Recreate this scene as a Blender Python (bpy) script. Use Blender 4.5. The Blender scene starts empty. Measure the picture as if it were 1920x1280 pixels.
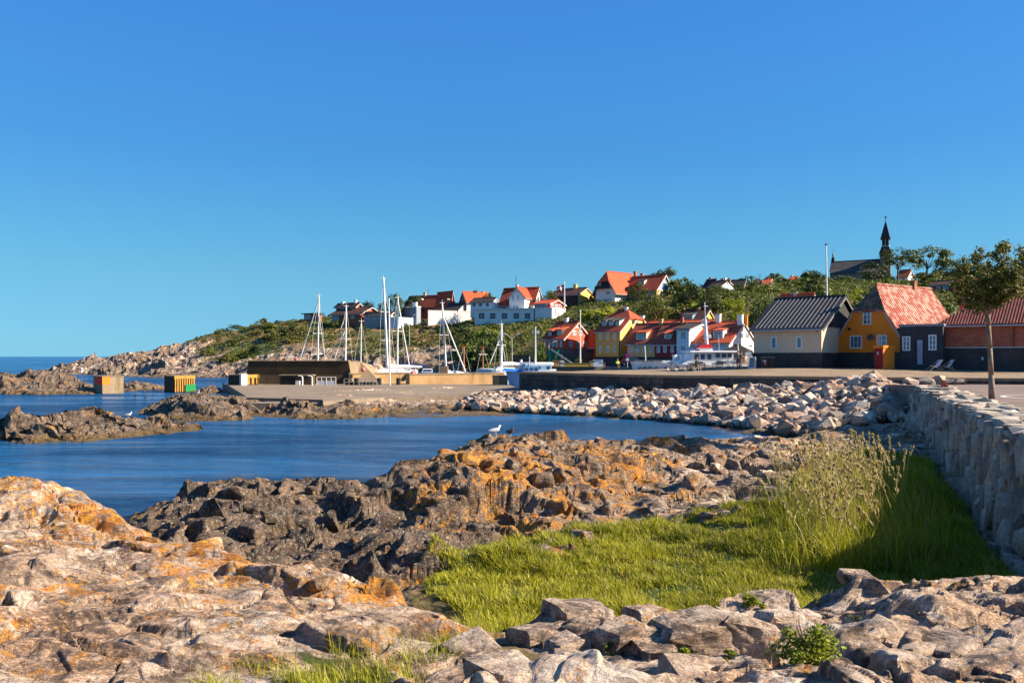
import bpy, bmesh, math, random
import numpy as np
from mathutils import Vector, Matrix, noise as mnoise

SC = bpy.context.scene
COL = SC.collection
RAD = math.radians
random.seed(7); RNG = np.random.default_rng(7)

# ------------------------------------------------------------------ camera
F = 1500.0; HX = 960.0; HY = 668.0; CZ = 4.5          # focal length in photo pixels, horizon row, eye height above the sea
cam_d = bpy.data.cameras.new('camera'); cam = bpy.data.objects.new('camera', cam_d); COL.objects.link(cam)
cam_d.sensor_width = 36.0; cam_d.lens = 36.0 * F / 1920.0
cam_d.shift_y = (HY - 640.0) / 1920.0
cam_d.clip_start = 0.1; cam_d.clip_end = 60000
cam.location = (0, 0, CZ); cam.rotation_euler = (RAD(90), 0, 0)
SC.camera = cam

# ------------------------------------------------------------------ sky, sun, exposure
SUN_AZ = RAD(-5.0)      # angle of the sun from +X towards +Y
SUN_EL = RAD(29.0)
sun_dir = Vector((math.cos(SUN_AZ) * math.cos(SUN_EL), math.sin(SUN_AZ) * math.cos(SUN_EL), math.sin(SUN_EL)))
world = bpy.data.worlds.new("World"); SC.world = world; world.use_nodes = True
wn = world.node_tree; wn.nodes.clear()
w_out = wn.nodes.new('ShaderNodeOutputWorld'); w_bg = wn.nodes.new('ShaderNodeBackground')
w_sky = wn.nodes.new('ShaderNodeTexSky'); w_sky.sky_type = 'NISHITA'; w_sky.sun_disc = False
w_sky.sun_elevation = SUN_EL; w_sky.sun_rotation = RAD(90) - SUN_AZ
w_sky.altitude = 0; w_sky.air_density = 1.0; w_sky.dust_density = 0.1; w_sky.ozone_density = 3.0
def w_ramp(fac, stops):
    r = wn.nodes.new('ShaderNodeValToRGB'); e = r.color_ramp.elements
    while len(e) < len(stops): e.new(0.5)
    for i, (p, c) in enumerate(stops): e[i].position = p; e[i].color = tuple(c) + (1,)
    wn.links.new(fac, r.inputs[0]); return r.outputs[0]
def w_mix(fac, a, b, blend):
    x = wn.nodes.new('ShaderNodeMix'); x.data_type = 'RGBA'; x.blend_type = blend; x.inputs[0].default_value = fac
    for k, v in ((6, a), (7, b)):
        if isinstance(v, tuple): x.inputs[k].default_value = v
        else: wn.links.new(v, x.inputs[k])
    return x.outputs[2]
w_tc = wn.nodes.new('ShaderNodeTexCoord'); w_xyz = wn.nodes.new('ShaderNodeSeparateXYZ'); wn.links.new(w_tc.outputs['Generated'], w_xyz.inputs[0])
# a clear northern sky: less yellow at the horizon, deeper blue overhead; the same all round, whatever the azimuth
SKZ = (0.0, 0.045, 0.095, 0.1435, 0.238, 0.326, 0.40, 0.8)
ratio = [(.27,.68,1.30), (.278,.641,1.04), (.328,.694,.905), (.333,.745,.96), (.305,.777,1.106), (.35,.88,1.25), (.37,.90,1.39), (.60,1.0,1.30)]
plain = [(.216,.558,.76), (.195,.533,.76), (.165,.497,.745), (.127,.445,.76), (.08,.342,.775), (.068,.30,.77), (.06,.272,.76), (.05,.19,.58)]
w_r = w_ramp(w_xyz.outputs[2], [(z, tuple(v/1.4 for v in c)) for z, c in zip(SKZ, ratio)])
w_g = w_ramp(w_xyz.outputs[2], list(zip(SKZ, plain)))
w_a = w_mix(1.0, w_mix(1.0, w_sky.outputs[0], w_r, 'MULTIPLY'), (1.4, 1.4, 1.4, 1), 'MULTIPLY')
w_k = 1/(0.0566*2**1.35)
w_b = w_mix(1.0, w_g, (w_k, w_k, w_k, 1), 'MULTIPLY')
wn.links.new(w_mix(0.6, w_a, w_b, 'MIX'), w_bg.inputs['Color'])
w_bg.inputs['Strength'].default_value = 0.0566
wn.links.new(w_bg.outputs[0], w_out.inputs['Surface'])
sun_d = bpy.data.lights.new('sun', 'SUN'); sun = bpy.data.objects.new('sun', sun_d); COL.objects.link(sun)
sun_d.energy = 4.9; sun_d.angle = RAD(0.5); sun_d.color = (1.0, 0.87, 0.68)
sun.rotation_euler = (-sun_dir).to_track_quat('-Z', 'Y').to_euler(); sun.location = (60, 20, 60)
SC.view_settings.view_transform = 'Standard'; SC.view_settings.look = 'None'
SC.view_settings.exposure = 1.35; SC.view_settings.gamma = 1.0; SC.view_settings.use_curve_mapping = False
SC.render.engine = 'CYCLES'
SC.cycles.max_bounces = 5; SC.cycles.diffuse_bounces = 3; SC.cycles.glossy_bounces = 3; SC.cycles.transmission_bounces = 3
SC.cycles.transparent_max_bounces = 6; SC.cycles.caustics_reflective = False; SC.cycles.caustics_refractive = False

# ------------------------------------------------------------------ pixel <-> place
def P(px, py, Y):
    return Vector(((px - HX) / F * Y, Y, CZ - (py - HY) / F * Y))
def PZ(px, py, z):
    Y = (CZ - z) * F / (py - HY)
    return Vector(((px - HX) / F * Y, Y, z))

# ------------------------------------------------------------------ object helpers
def link(o): COL.objects.link(o); return o
def tag(o, label=None, cat=None, group=None, kind=None):
    if label: o['label'] = label
    if cat: o['category'] = cat
    if group: o['group'] = group
    if kind: o['kind'] = kind
    return o
def empty(name, loc, label, cat, group=None, rz=0.0):
    o = bpy.data.objects.new(name, None); link(o); o.location = loc; o.rotation_euler = (0, 0, rz)
    o.empty_display_size = 0.3
    return tag(o, label, cat, group)
def mesh_obj(name, verts, faces, mats=None, parent=None, smooth=False, fmat=None):
    me = bpy.data.meshes.new(name); me.from_pydata([tuple(v) for v in verts], [], faces)
    if mats is not None:
        for m in (mats if isinstance(mats, (list, tuple)) else [mats]): me.materials.append(m)
    if fmat is not None: me.polygons.foreach_set('material_index', fmat)
    if smooth: me.polygons.foreach_set('use_smooth', [True] * len(me.polygons))
    me.update()
    o = bpy.data.objects.new(name, me); link(o)
    if parent is not None: o.parent = parent
    return o
class MB:
    """collects boxes, prisms and tubes in local coordinates and links them as one mesh object"""
    def __init__(s): s.v = []; s.f = []
    def box(s, x0, x1, y0, y1, z0, z1):
        n = len(s.v)
        s.v += [(x0,y0,z0),(x1,y0,z0),(x1,y1,z0),(x0,y1,z0),(x0,y0,z1),(x1,y0,z1),(x1,y1,z1),(x0,y1,z1)]
        s.f += [(n,n+3,n+2,n+1),(n+4,n+5,n+6,n+7),(n,n+1,n+5,n+4),(n+1,n+2,n+6,n+5),(n+2,n+3,n+7,n+6),(n+3,n,n+4,n+7)]
        return s
    def prism(s, bot, top):
        """side walls between two matching rings plus caps"""
        n = len(s.v); k = len(bot)
        s.v += [tuple(p) for p in bot] + [tuple(p) for p in top]
        s.f += [tuple(n + i for i in reversed(range(k))), tuple(n + k + i for i in range(k))]
        for i in range(k):
            j = (i + 1) % k
            s.f.append((n + i, n + j, n + k + j, n + k + i))
        return s
    def tube(s, a, b, ra, rb=None, k=6):
        a = Vector(a); b = Vector(b); rb = ra if rb is None else rb
        d = (b - a); 
        if d.length < 1e-6: return s
        d.normalize(); u = d.orthogonal().normalized(); w = d.cross(u)
        c = [math.cos(2*math.pi*i/k) for i in range(k)]; q = [math.sin(2*math.pi*i/k) for i in range(k)]
        return s.prism([a + (u*c[i] + w*q[i])*ra for i in range(k)], [b + (u*c[i] + w*q[i])*rb for i in range(k)])
    def path(s, pts, rs, k=6):
        for i in range(len(pts) - 1):
            s.tube(pts[i], pts[i+1], rs[i] if isinstance(rs, list) else rs, rs[i+1] if isinstance(rs, list) else rs, k)
        return s
    def ball(s, c, rx, ry=None, rz=None, k=8, m=6):
        ry = rx if ry is None else ry; rz = rx if rz is None else rz
        n = len(s.v); c = Vector(c)
        s.v.append((c.x, c.y, c.z - rz))
        for i in range(1, m):
            t = math.pi * i / m - math.pi/2
            for j in range(k):
                a = 2*math.pi*j/k
                s.v.append((c.x + rx*math.cos(t)*math.cos(a), c.y + ry*math.cos(t)*math.sin(a), c.z + rz*math.sin(t)))
        s.v.append((c.x, c.y, c.z + rz)); top = len(s.v) - 1
        for j in range(k):
            s.f.append((n, n+1+(j+1)%k, n+1+j)); s.f.append((top, top-k+j, top-k+(j+1)%k))
        for i in range(m-2):
            for j in range(k):
                a = n+1+i*k; s.f.append((a+j, a+(j+1)%k, a+k+(j+1)%k, a+k+j))
        return s
    def torus(s, c, R, r, axis='y', k=16, m=5):
        n = len(s.v); c = Vector(c)
        for i in range(k):
            a = 2*math.pi*i/k
            for j in range(m):
                b = 2*math.pi*j/m; rr = R + r*math.cos(b); h = r*math.sin(b)
                p = (rr*math.cos(a), h, rr*math.sin(a)) if axis == 'y' else ((rr*math.cos(a), rr*math.sin(a), h) if axis == 'z' else (h, rr*math.cos(a), rr*math.sin(a)))
                s.v.append((c.x+p[0], c.y+p[1], c.z+p[2]))
        for i in range(k):
            for j in range(m):
                s.f.append((n+i*m+j, n+((i+1)%k)*m+j, n+((i+1)%k)*m+(j+1)%m, n+i*m+(j+1)%m))
        return s
    def build(s, name, mat, parent=None, smooth=False):
        return mesh_obj(name, s.v, s.f, mat, parent, smooth)
def copy_tree(o, parent=None):
    kids = list(o.children)
    c = o.copy(); link(c)
    if parent is not None: c.parent = parent
    for ch in kids: copy_tree(ch, c)
    return c

# ------------------------------------------------------------------ material helpers
class NT:
    def __init__(s, name):
        s.m = bpy.data.materials.new(name); s.m.use_nodes = True; s.t = s.m.node_tree
        s.t.nodes.clear(); s.out = s.t.nodes.new('ShaderNodeOutputMaterial')
        s.b = s.t.nodes.new('ShaderNodeBsdfPrincipled'); s.t.links.new(s.b.outputs[0], s.out.inputs[0])
        s.geo = None
    def n(s, typ, **kw):
        x = s.t.nodes.new('ShaderNode' + typ)
        for k, v in kw.items(): setattr(x, k, v)
        return x
    def l(s, a, b): s.t.links.new(a, b)
    def put(s, sock, v):
        if hasattr(v, 'is_linked') or hasattr(v, 'links'): s.l(v, sock)
        else:
            if isinstance(v, (tuple, list)) and len(v) == 3 and sock.type == 'RGBA': v = tuple(v) + (1,)
            sock.default_value = v
    def pos(s, scale=(1,1,1), obj=False, rot=(0,0,0), loc=(0,0,0)):
        src = s.n('TexCoord').outputs['Object'] if obj else s.n('NewGeometry').outputs['Position']
        mp = s.n('Mapping'); mp.inputs['Scale'].default_value = scale; mp.inputs['Rotation'].default_value = rot
        mp.inputs['Location'].default_value = loc
        s.l(src, mp.inputs[0]); return mp.outputs[0]
    def noise(s, vec, scale, detail=4, rough=0.55, dist=0.0, color=False):
        x = s.n('TexNoise'); s.l(vec, x.inputs['Vector']); x.inputs['Scale'].default_value = scale
        x.inputs['Detail'].default_value = detail; x.inputs['Roughness'].default_value = rough; x.inputs['Distortion'].default_value = dist
        return x.outputs['Color' if color else 'Fac']
    def voro(s, vec, scale, feature='F1', out='Distance', rnd=1.0):
        x = s.n('TexVoronoi'); x.feature = feature; s.l(vec, x.inputs['Vector']); x.inputs['Scale'].default_value = scale
        x.inputs['Randomness'].default_value = rnd
        return x.outputs[out]
    def ramp(s, fac, stops, mode='LINEAR'):
        r = s.n('ValToRGB'); r.color_ramp.interpolation = mode
        e = r.color_ramp.elements
        while len(e) < len(stops): e.new(0.5)
        for i, (p, c) in enumerate(stops):
            e[i].position = p
            e[i].color = (c, c, c, 1) if not isinstance(c, (tuple, list)) else tuple(c) + (1,)
        s.put(r.inputs[0], fac); return r.outputs[0]
    def mix(s, fac, a, b, blend='MIX'):
        x = s.n('Mix', data_type='RGBA', blend_type=blend)
        s.put(x.inputs[0], fac); s.put(x.inputs[6], a); s.put(x.inputs[7], b); return x.outputs[2]
    def math(s, op, a, b=0.0, clamp=False):
        x = s.n('Math', operation=op, use_clamp=clamp); s.put(x.inputs[0], a); s.put(x.inputs[1], b); return x.outputs[0]
    def attr(s, name):
        x = s.n('Attribute'); x.attribute_name = name; return x.outputs['Fac']
    def rnd(s): return s.n('ObjectInfo').outputs['Random']
    def bump(s, h, strength=0.5, dist=0.05, normal=None):
        x = s.n('Bump'); x.inputs['Strength'].default_value = strength; x.inputs['Distance'].default_value = dist
        s.put(x.inputs['Height'], h)
        if normal is not None: s.l(normal, x.inputs['Normal'])
        return x.outputs[0]
    def done(s, color=None, rough=0.8, normal=None, metal=0.0, spec=0.3):
        if color is not None: s.put(s.b.inputs['Base Color'], color)
        s.put(s.b.inputs['Roughness'], rough); s.b.inputs['Metallic'].default_value = metal
        s.b.inputs['Specular IOR Level'].default_value = spec
        if normal is not None: s.l(normal, s.b.inputs['Normal'])
        return s.m
_mc = {}
def paint(name, col, rough=0.7, var=0.15, scale=1.2, metal=0.0, spec=0.3, bump=0.0, streak=False):
    """plain weathered surface: colour with soft blotches and fine grain"""
    if name in _mc: return _mc[name]
    t = NT(name); v = t.pos(scale=(1, 1, 0.25) if streak else (1,1,1))
    a = t.noise(v, scale, 5, 0.6); b = t.noise(t.pos(), scale * 9, 3, 0.6)
    d = tuple(c * (1 - var * 1.6) for c in col); e = tuple(min(1, c * (1 + var)) for c in col)
    c = t.ramp(a, [(0.3, d), (0.7, e)]); c = t.mix(0.35, c, t.ramp(b, [(0.35, d), (0.65, e)]))
    nrm = t.bump(b, 0.4, bump) if bump else None
    _mc[name] = t.done(c, rough, nrm, metal, spec); return _mc[name]

# ------------------------------------------------------------------ numpy noise
def _hash(ix, iy, s):
    h = (ix.astype(np.int64) * 374761393 + iy.astype(np.int64) * 668265263 + s * 1442695041) & 0xFFFFFFFF
    h = ((h ^ (h >> 13)) * 1274126177) & 0xFFFFFFFF
    h = ((h ^ (h >> 16)) * 2246822519) & 0xFFFFFFFF
    return ((h ^ (h >> 15)) & 0xFFFFFF) / float(0xFFFFFF)
def vnoise(x, y, s=0):
    ix = np.floor(x); iy = np.floor(y); fx = x - ix; fy = y - iy
    fx = fx*fx*fx*(fx*(fx*6-15)+10); fy = fy*fy*fy*(fy*(fy*6-15)+10)
    a = _hash(ix, iy, s); b = _hash(ix+1, iy, s); c = _hash(ix, iy+1, s); d = _hash(ix+1, iy+1, s)
    return (a*(1-fx)+b*fx)*(1-fy) + (c*(1-fx)+d*fx)*fy
def fbm(x, y, s=0, o=4, g=0.5):
    r = 0; a = 1.0; t = 0
    for i in range(o):
        r = r + a * (vnoise(x*2**i + 17.3*i, y*2**i - 9.1*i, s+i) - 0.5); t += a; a *= g
    return r / t * 2
def facet(x, y, cell, s, ang=0.0, stretch=1.0, tilt=1.0):
    """broken rock: every Worley cell is a plane with its own height and tilt; also returns the distance to the crack"""
    ca, sa = math.cos(ang), math.sin(ang)
    p = (x*ca + y*sa) / (cell*stretch); q = (-x*sa + y*ca) / cell
    ix = np.floor(p); iy = np.floor(q)
    d1 = np.full(p.shape, 9.0); d2 = np.full(p.shape, 9.0); h = np.zeros(p.shape); g = np.zeros(p.shape)
    for i in (-1, 0, 1):
        for j in (-1, 0, 1):
            cx = ix+i; cy = iy+j
            jx = _hash(cx, cy, s); jy = _hash(cx, cy, s+1)
            ox = p - (cx + jx); oy = q - (cy + jy); d = np.sqrt(ox*ox + oy*oy)
            pl = (_hash(cx, cy, s+2) - 0.5) + tilt * (ox * (_hash(cx, cy, s+3) - 0.5) + oy * (_hash(cx, cy, s+4) - 0.5))
            near = d < d1
            sec = (~near) & (d < d2); g = np.where(near, h, np.where(sec, pl, g)); d2 = np.where(near, d1, np.minimum(d2, d)); h = np.where(near, pl, h); d1 = np.where(near, d, d1)
    e = d2 - d1; t = np.clip(e/0.075, 0, 1); t = t*t*(3-2*t); m = 0.5*(h+g)
    return m + (h-m)*t, e

# ------------------------------------------------------------------ the lie of the land
# control points; every row is (photo column, row, distance) or (column, None, distance, height)
GR = {   # group attributes: rock roughness, lichen, dark rock, vegetation, pale pink rock, far-scale rock
    'E': (0.6, 0.82, 0.05, 0.0, 0.6, 0), 'A': (0.55, 0.42, 0.0, 0.0, 0.8, 0), 'D': (1.0, 0.12, 0.95, 0.0, 0.0, 0), 'O': (0.95, 0.72, 0.55, 0.0, 0.1, 0),
    'S': (0.75, 0.35, 0.35, 0.0, 0.3, 0), 'G': (0.12, 0.0, 0.2, 1.0, 0.0, 0), 'F': (0.7, 0.05, 0.0, 0.0, 1.0, 0),
    'K': (0.22, 0.0, 1.0, 0.0, 0.0, 0.0), 'W': (0.3, 0.0, 0.8, 0.0, 0.0, 0), 'M': (1.3, 0.1, 0.75, 0.0, 0.0, 0.3), 'B': (0.5, 0.0, 0.3, 0.0, 0.5, 0.3),
    'R': (0.9, 0.12, 0.42, 0.18, 0.15, 1.0), 'V': (0.6, 0.05, 0.1, 0.95, 0.3, 1.0), 'T': (0.3, 0.0, 0.0, 1.0, 0.3, 1.0)}
CP = []
def grp(g, rows, s=1.0):
    for r in rows:
        if r[1] is None: z = r[3]; Y = r[2]
        else:
            Y = r[2] * s; z = CZ - (r[1] - HY) / F * Y
        CP.append(((r[0] - HX) / F, math.log(Y), z) + GR[g])
NEAR = [(p, None, 2.2, 2.7) for p in (-300, 200, 700, 1200, 1700, 2200)]
grp('A', [(-250,1280,4.4),(0,1280,4.5),(250,1280,4.7),(500,1280,5.0),(700,1290,5.4),(-250,1100,8),(0,1180,6),(250,1180,6.2),(500,1180,6.3),(700,1185,6.6),
 (850,1200,7.4),(0,1100,8),(250,1100,8.2),(450,1100,8.5),(600,1112,8.8),(750,1142,8.4),(0,1030,10.5),(200,1030,10.5),
 ])
grp('E', [(100,940,13.5),(200,962,13),(-250,930,13.5),(0,914,15),(60,908,15),(150,925,14.5),(215,958,13.6),(240,985,12.8),(340,1008,11.5),(450,1042,10.8),(525,1060,10),(640,1092,9.5),(720,1117,9.0),(560,1085,9.6)])
grp('A', [(0,960,12.5),(800,1137,8.6),(880,1168,8.0),(915,1183,7.8)])
grp('A', [(p, r, y) for p, r, y in [(-300,1280,3.2),(0,1500,3.0),(500,1560,3.0)]])
grp('F', [(1000,1560,3.0),(1500,1540,3.0),(2200,1500,3.2)])
grp('W', [(-250,None,19,.3),(0,None,18.5,.2),(100,None,18,.2),(215,None,16.5,.1),(-250,None,24,-1),(0,None,23,-1),(150,None,21,-.7),(240,None,26,-.4),
 (-250,None,34,-1.3),(0,None,34,-1.3),(250,None,30,-.9),(400,None,28,-.7),(550,None,28.5,-.7),(690,None,29,-.6),(400,None,36,-1.2),(600,None,38,-1.2),(800,None,38,-1.0),
 (950,None,37,-.8),(1060,None,38,-.7),(1180,None,40,-.7),(1280,None,39,-.5),(1340,None,41,-.4),(1000,None,46,-1),(1200,None,47,-.8),(1330,None,47,-.3),(1400,None,42,-.3),
 (900,None,56,-.8),(1100,None,55,-.6),(600,None,48,-1.2),(300,None,44,-1.2),(0,None,42,-1.2),(-250,None,45,-1.2),(700,None,56,-.6),(450,None,56,-.8)])
grp('D', [(345,None,14,.8),(280,None,15,.6),(560,None,12.3,.7),(700,None,11.5,.7),(800,None,10.8,.75),(430,None,14,.6)])
grp('D', [(650,1090,17),(560,1060,17.5),(700,1050,18),(800,1062,17),(420,1020,19),(600,1000,20),(750,1000,20),(880,1012,20),
 (350,925,25),(450,905,26),(530,925,25.5),(620,895,27.5),(690,912,28),(300,960,24),(250,968,26),(350,985,21),(760,1090,15.5),(500,960,23),(650,950,23.5),(740,960,23)], .88)
grp('O', [(900,1000,21),(1000,992,22),(870,925,23.5),(830,868,25.5),(762,864,26.5),(735,906,27.5),(1000,905,25.5),(1060,962,23),(900,840,29),(930,806,33),
 (870,838,31),(1000,824,33),(1080,905,26.5),(1100,820,35),(1160,855,31),(1200,835,35),(1180,925,26),(960,930,24.5)], .88)
grp('S', [(1150,988,23),(1240,818,37),(1300,824,38),(1380,824,40),(1300,892,28),(1350,952,23.5),(1400,905,27),(1500,888,29),(1450,862,32),(1550,832,36),(1650,852,33),(1700,822,38),(1560,905,28),(1620,880,30)], .88)
grp('G', [(830,1080,16),(1000,1100,15.5),(1200,1050,17.5),(1100,1003,20),(1400,962,22.5),(1300,1100,15.5),(1450,1100,15.5),(1700,1000,19.5),(1800,1050,17.5),(1900,1110,15),(850,1150,13.2),(1550,960,22.5),
 (1700,900,27),(1600,1040,18)], .88)
grp('G', [(960,None,9.2,1.3),(1060,None,10.3,.9),(1200,None,10.3,.7),(1350,None,10.6,.7),(1620,None,11.6,.6),(1900,None,12.2,.5),(2200,None,13,.5),(930,None,10.5,.7),
 (1950,None,20,.4),(2200,None,20,.4),(1900,None,30,.5),(2200,None,35,.8),(1850,None,42,1.0),(2100,None,50,1.5)])
grp('F', [(790,1262,5.8),(832,1216,6.1),(920,1178,6.9),(1000,1156,7.6),(1060,1122,8.5),(1200,1140,8.3),(1350,1128,8.7),(1500,1114,9),(1620,1092,10),(1750,1104,10),(1900,1090,10.5),(2200,1090,10.5),
 (900,1280,5.2),(1200,1280,5.0),(1500,1280,5.2),(1900,1280,5.5),(2200,1280,5.5),(1000,1222,6.4),(1300,1245,6.0),(1300,1200,6.6),(1500,1200,6.8),(1750,1180,7.4),(1900,1180,7.5),(1150,1200,6.9),(1620,1150,8.2),(1620,1240,6)])
grp('G', [(935,1208,6.9),(880,1215,6.5),(700,1262,5.6),(600,1275,5.2)])
# middle distance, islets and shore
grp('M', [(0,778,56),(60,802,54),(100,792,56),(180,771,58),(250,786,58),(300,797,59),(365,806,60),(-250,775,55),(130,815,53),(20,815,52)], .818)
grp('W', [(-250,None,39,-.8),(0,None,40.3,-.3),(100,None,41,-.35),(200,None,42,-.35),(300,None,44,-.4),(400,None,47,-.5),(-250,None,54,-.8),(0,None,53,-.7),(120,None,53.5,-.6),(260,None,52,-.6),(370,None,54,-.5)])
grp('M', [(380,750,72),(340,757,71),(300,782,70.5),(450,776,69),(425,757,74),(330,738,80),(395,735,80),(500,757,76),(560,767,74),(650,757,78),(720,768,76),(800,762,80),(480,745,80),(290,756,77),
 (600,782,71),(660,783,71),(700,780,73),(880,765,80)], .818)
grp('W', [(270,None,60,-.3),(240,None,66,-.7),(560,None,55.5,-.3),(640,None,56,-.15),(760,None,54.5,-.3),(900,None,54.5,-.3),(1010,None,56,-.3),
 (230,None,78,-.6),(120,None,66,-1),(0,None,66,-1),(-250,None,66,-1),(0,None,88,-.8),(-250,None,88,-.8),(150,None,90,-.4),(300,None,93,-.4),(260,None,74,-.6)])
grp('K', [(600,None,60,.13),(680,None,58.5,.13),(760,None,59,.13),(830,None,60,.13),(720,None,62,.13),(880,None,61,.13),(950,None,60.5,.13),(540,None,58.5,.0),(480,None,59,-.02),(800,None,63,.06)])
grp('W', [(205,None,96,-.6),(240,None,97,-.6),(205,None,90,-.6),(330,None,89,-.5),(345,None,96,-.4)])
grp('M', [(0,705,128),(60,702,128),(120,706,128),(150,714,126),(-250,700,128),(0,726,121),(90,727,121),(150,729,120),(270,724,134),(400,722,122),(240,724,134)], .818)
grp('W', [(0,None,112,-.6),(-250,None,114,-.8),(200,None,108,-.4),(400,None,106,-.3),(0,None,150,-1.5),(-250,None,160,-2),(200,None,130,-.8),(400,None,125,-.6),(100,None,168,-1.5),(60,None,185,-1.5),(-250,None,220,-3),(20,None,240,-4),(-250,None,420,-5),(60,None,420,-5)])
grp('B', [(500,None,70,.55),(500,None,96,.5),(600,None,68,.6),(700,None,69,.72),(800,None,70,.75),(700,None,98,.5),(900,None,71.5,.8),(900,None,96,.6),(440,None,74,.5),(440,None,92,.3),
 (900,765,67),(1000,772,64.9),(880,745,76),(960,742,76),(1050,746,74),(1200,748,66.5),(1200,768,60.5),(1350,778,56.5),(1350,746,62.5),(1500,790,50),(1500,738,59.5),(1600,762,51),(1600,724,56.5),(1700,722,53.5),(1700,772,46.5),
 (1640,800,43),(1100,775,62),(1040,None,61,-.2),(1200,None,56,-.15),(1340,None,50.5,-.15),(1440,None,45.5,0),(1480,818,44.5),(1250,783,58)])
grp('S', [(1540,815,42.5),(1700,806,40)])
grp('W', [(p, None, y, -1.2) for p in (500, 620, 760, 900) for y in (108, 128)] + [(p, None, y, -1.2) for p in (1020, 1150, 1280) for y in (96, 118)] + [(960,None,104,-1)])
grp('B', [(1000,None,80,1.2),(1200,None,72,1.6),(1300,None,80,1.8),(1050,None,88,1.0),(1400,None,70,2.2),(1600,None,66,2.3),(1800,None,60,2.0),(2150,None,58,2.0),(1450,None,95,2.6),(1450,None,112,2.6),(1700,None,85,2.8),(2100,None,80,2.8),(1800,None,110,3.4)]
 + [(p, None, y, 2.6) for p in (1030, 1150, 1280, 1400) for y in (128, 142)])
# the headland and the hill
grp('R', [(85,699,225),(150,704,200),(220,708,184),(300,709,173),(430,709,172),(130,684,218),(180,670,222),(230,662,222),(300,649,222),(250,682,198),(350,684,188),(350,662,204),(430,694,176),(300,668,205),
 (550,682,160),(520,705,150),(640,682,158),(600,655,172),(740,682,154),(820,664,160),(850,690,148),(570,665,168)])
grp('W', [(150,None,192,-.4),(300,None,166,-.4),(430,None,165,-.4),(230,None,176,-.4),(60,None,214,-.6),(500,None,146,-.8)])
grp('V', [(350,641,222),(450,664,190),(740,655,168),(690,650,172),(390,631,224),(450,618,226),(510,606,231),(570,597,235),(640,594,235),(550,640,195),(640,640,185),(640,615,208),(480,640,205),(740,625,190),(820,625,185),(420,645,208),(700,605,218),(760,612,205),(900,680,146),(800,640,172)])
grp('T', [(870,604,200),(920,640,165),(930,602,192),(1010,600,190),(1000,660,146),(1050,640,148),(1060,585,186),(1080,605,172),(1120,566,192),(1200,564,192),(1260,552,200),(1180,595,164),(1270,592,158),
 (1300,562,184),(1330,546,212),(1400,580,160),(1400,548,215),(1480,530,255),(1450,562,178),(1555,532,300),(1650,534,300),(1700,534,275),(1780,532,245),(1900,528,225),(1600,585,146),(1700,575,146),(1850,575,140),(2150,565,140),(1500,580,150),(1000,625,160),(1100,625,156),(1230,600,160)])
grp('T', [(90,None,238,-3),(130,None,248,-2.5),(230,None,252,-1),(300,None,258,2),(400,None,268,5),(600,None,290,11),(750,None,280,12),(900,None,262,13.5),(1200,None,262,20),(1400,None,300,27),(1600,None,400,34),(1900,None,330,30),(2200,None,330,30),
 (300,None,420,-2),(700,None,420,8),(1100,None,420,18),(1400,None,460,28),(2200,None,460,30)])
CP = np.array(CP)
KU, KV = 1.5, 1.0
def _solve():
    a = CP[:, 0]*KU; b = CP[:, 1]*KV; n = len(CP)
    A = np.hypot(a[:,None]-a[None], b[:,None]-b[None]) + np.eye(n)*-0.0015
    M = np.zeros((n+1, n+1)); M[:n,:n] = A; M[:n,n] = 1; M[n,:n] = 1
    R = np.zeros((n+1, CP.shape[1]-2)); R[:n] = CP[:, 2:]
    return np.linalg.solve(M, R)
_W = _solve()
U0, U1, V0, V1, NUc, NVc = -0.86, 0.86, math.log(2.6), math.log(470), 330, 620
_gu = np.linspace(U0, U1, NUc); _gv = np.linspace(V0, V1, NVc)
_BASE = np.zeros((NVc, NUc, CP.shape[1]-2))
for _i in range(NVc):
    _d = np.hypot(_gu[:,None]*KU - CP[None,:,0]*KU, _gv[_i]*KV - CP[None,:,1]*KV)
    _BASE[_i] = _d @ _W[:-1] + _W[-1]
def base(u, v):
    fu = np.clip((u-U0)/(U1-U0)*(NUc-1), 0, NUc-1.001); fv = np.clip((v-V0)/(V1-V0)*(NVc-1), 0, NVc-1.001)
    iu = fu.astype(int); iv = fv.astype(int); a = (fu-iu)[...,None]; b = (fv-iv)[...,None]
    return (_BASE[iv,iu]*(1-a)+_BASE[iv,iu+1]*a)*(1-b) + (_BASE[iv+1,iu]*(1-a)+_BASE[iv+1,iu+1]*a)*b
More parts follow.
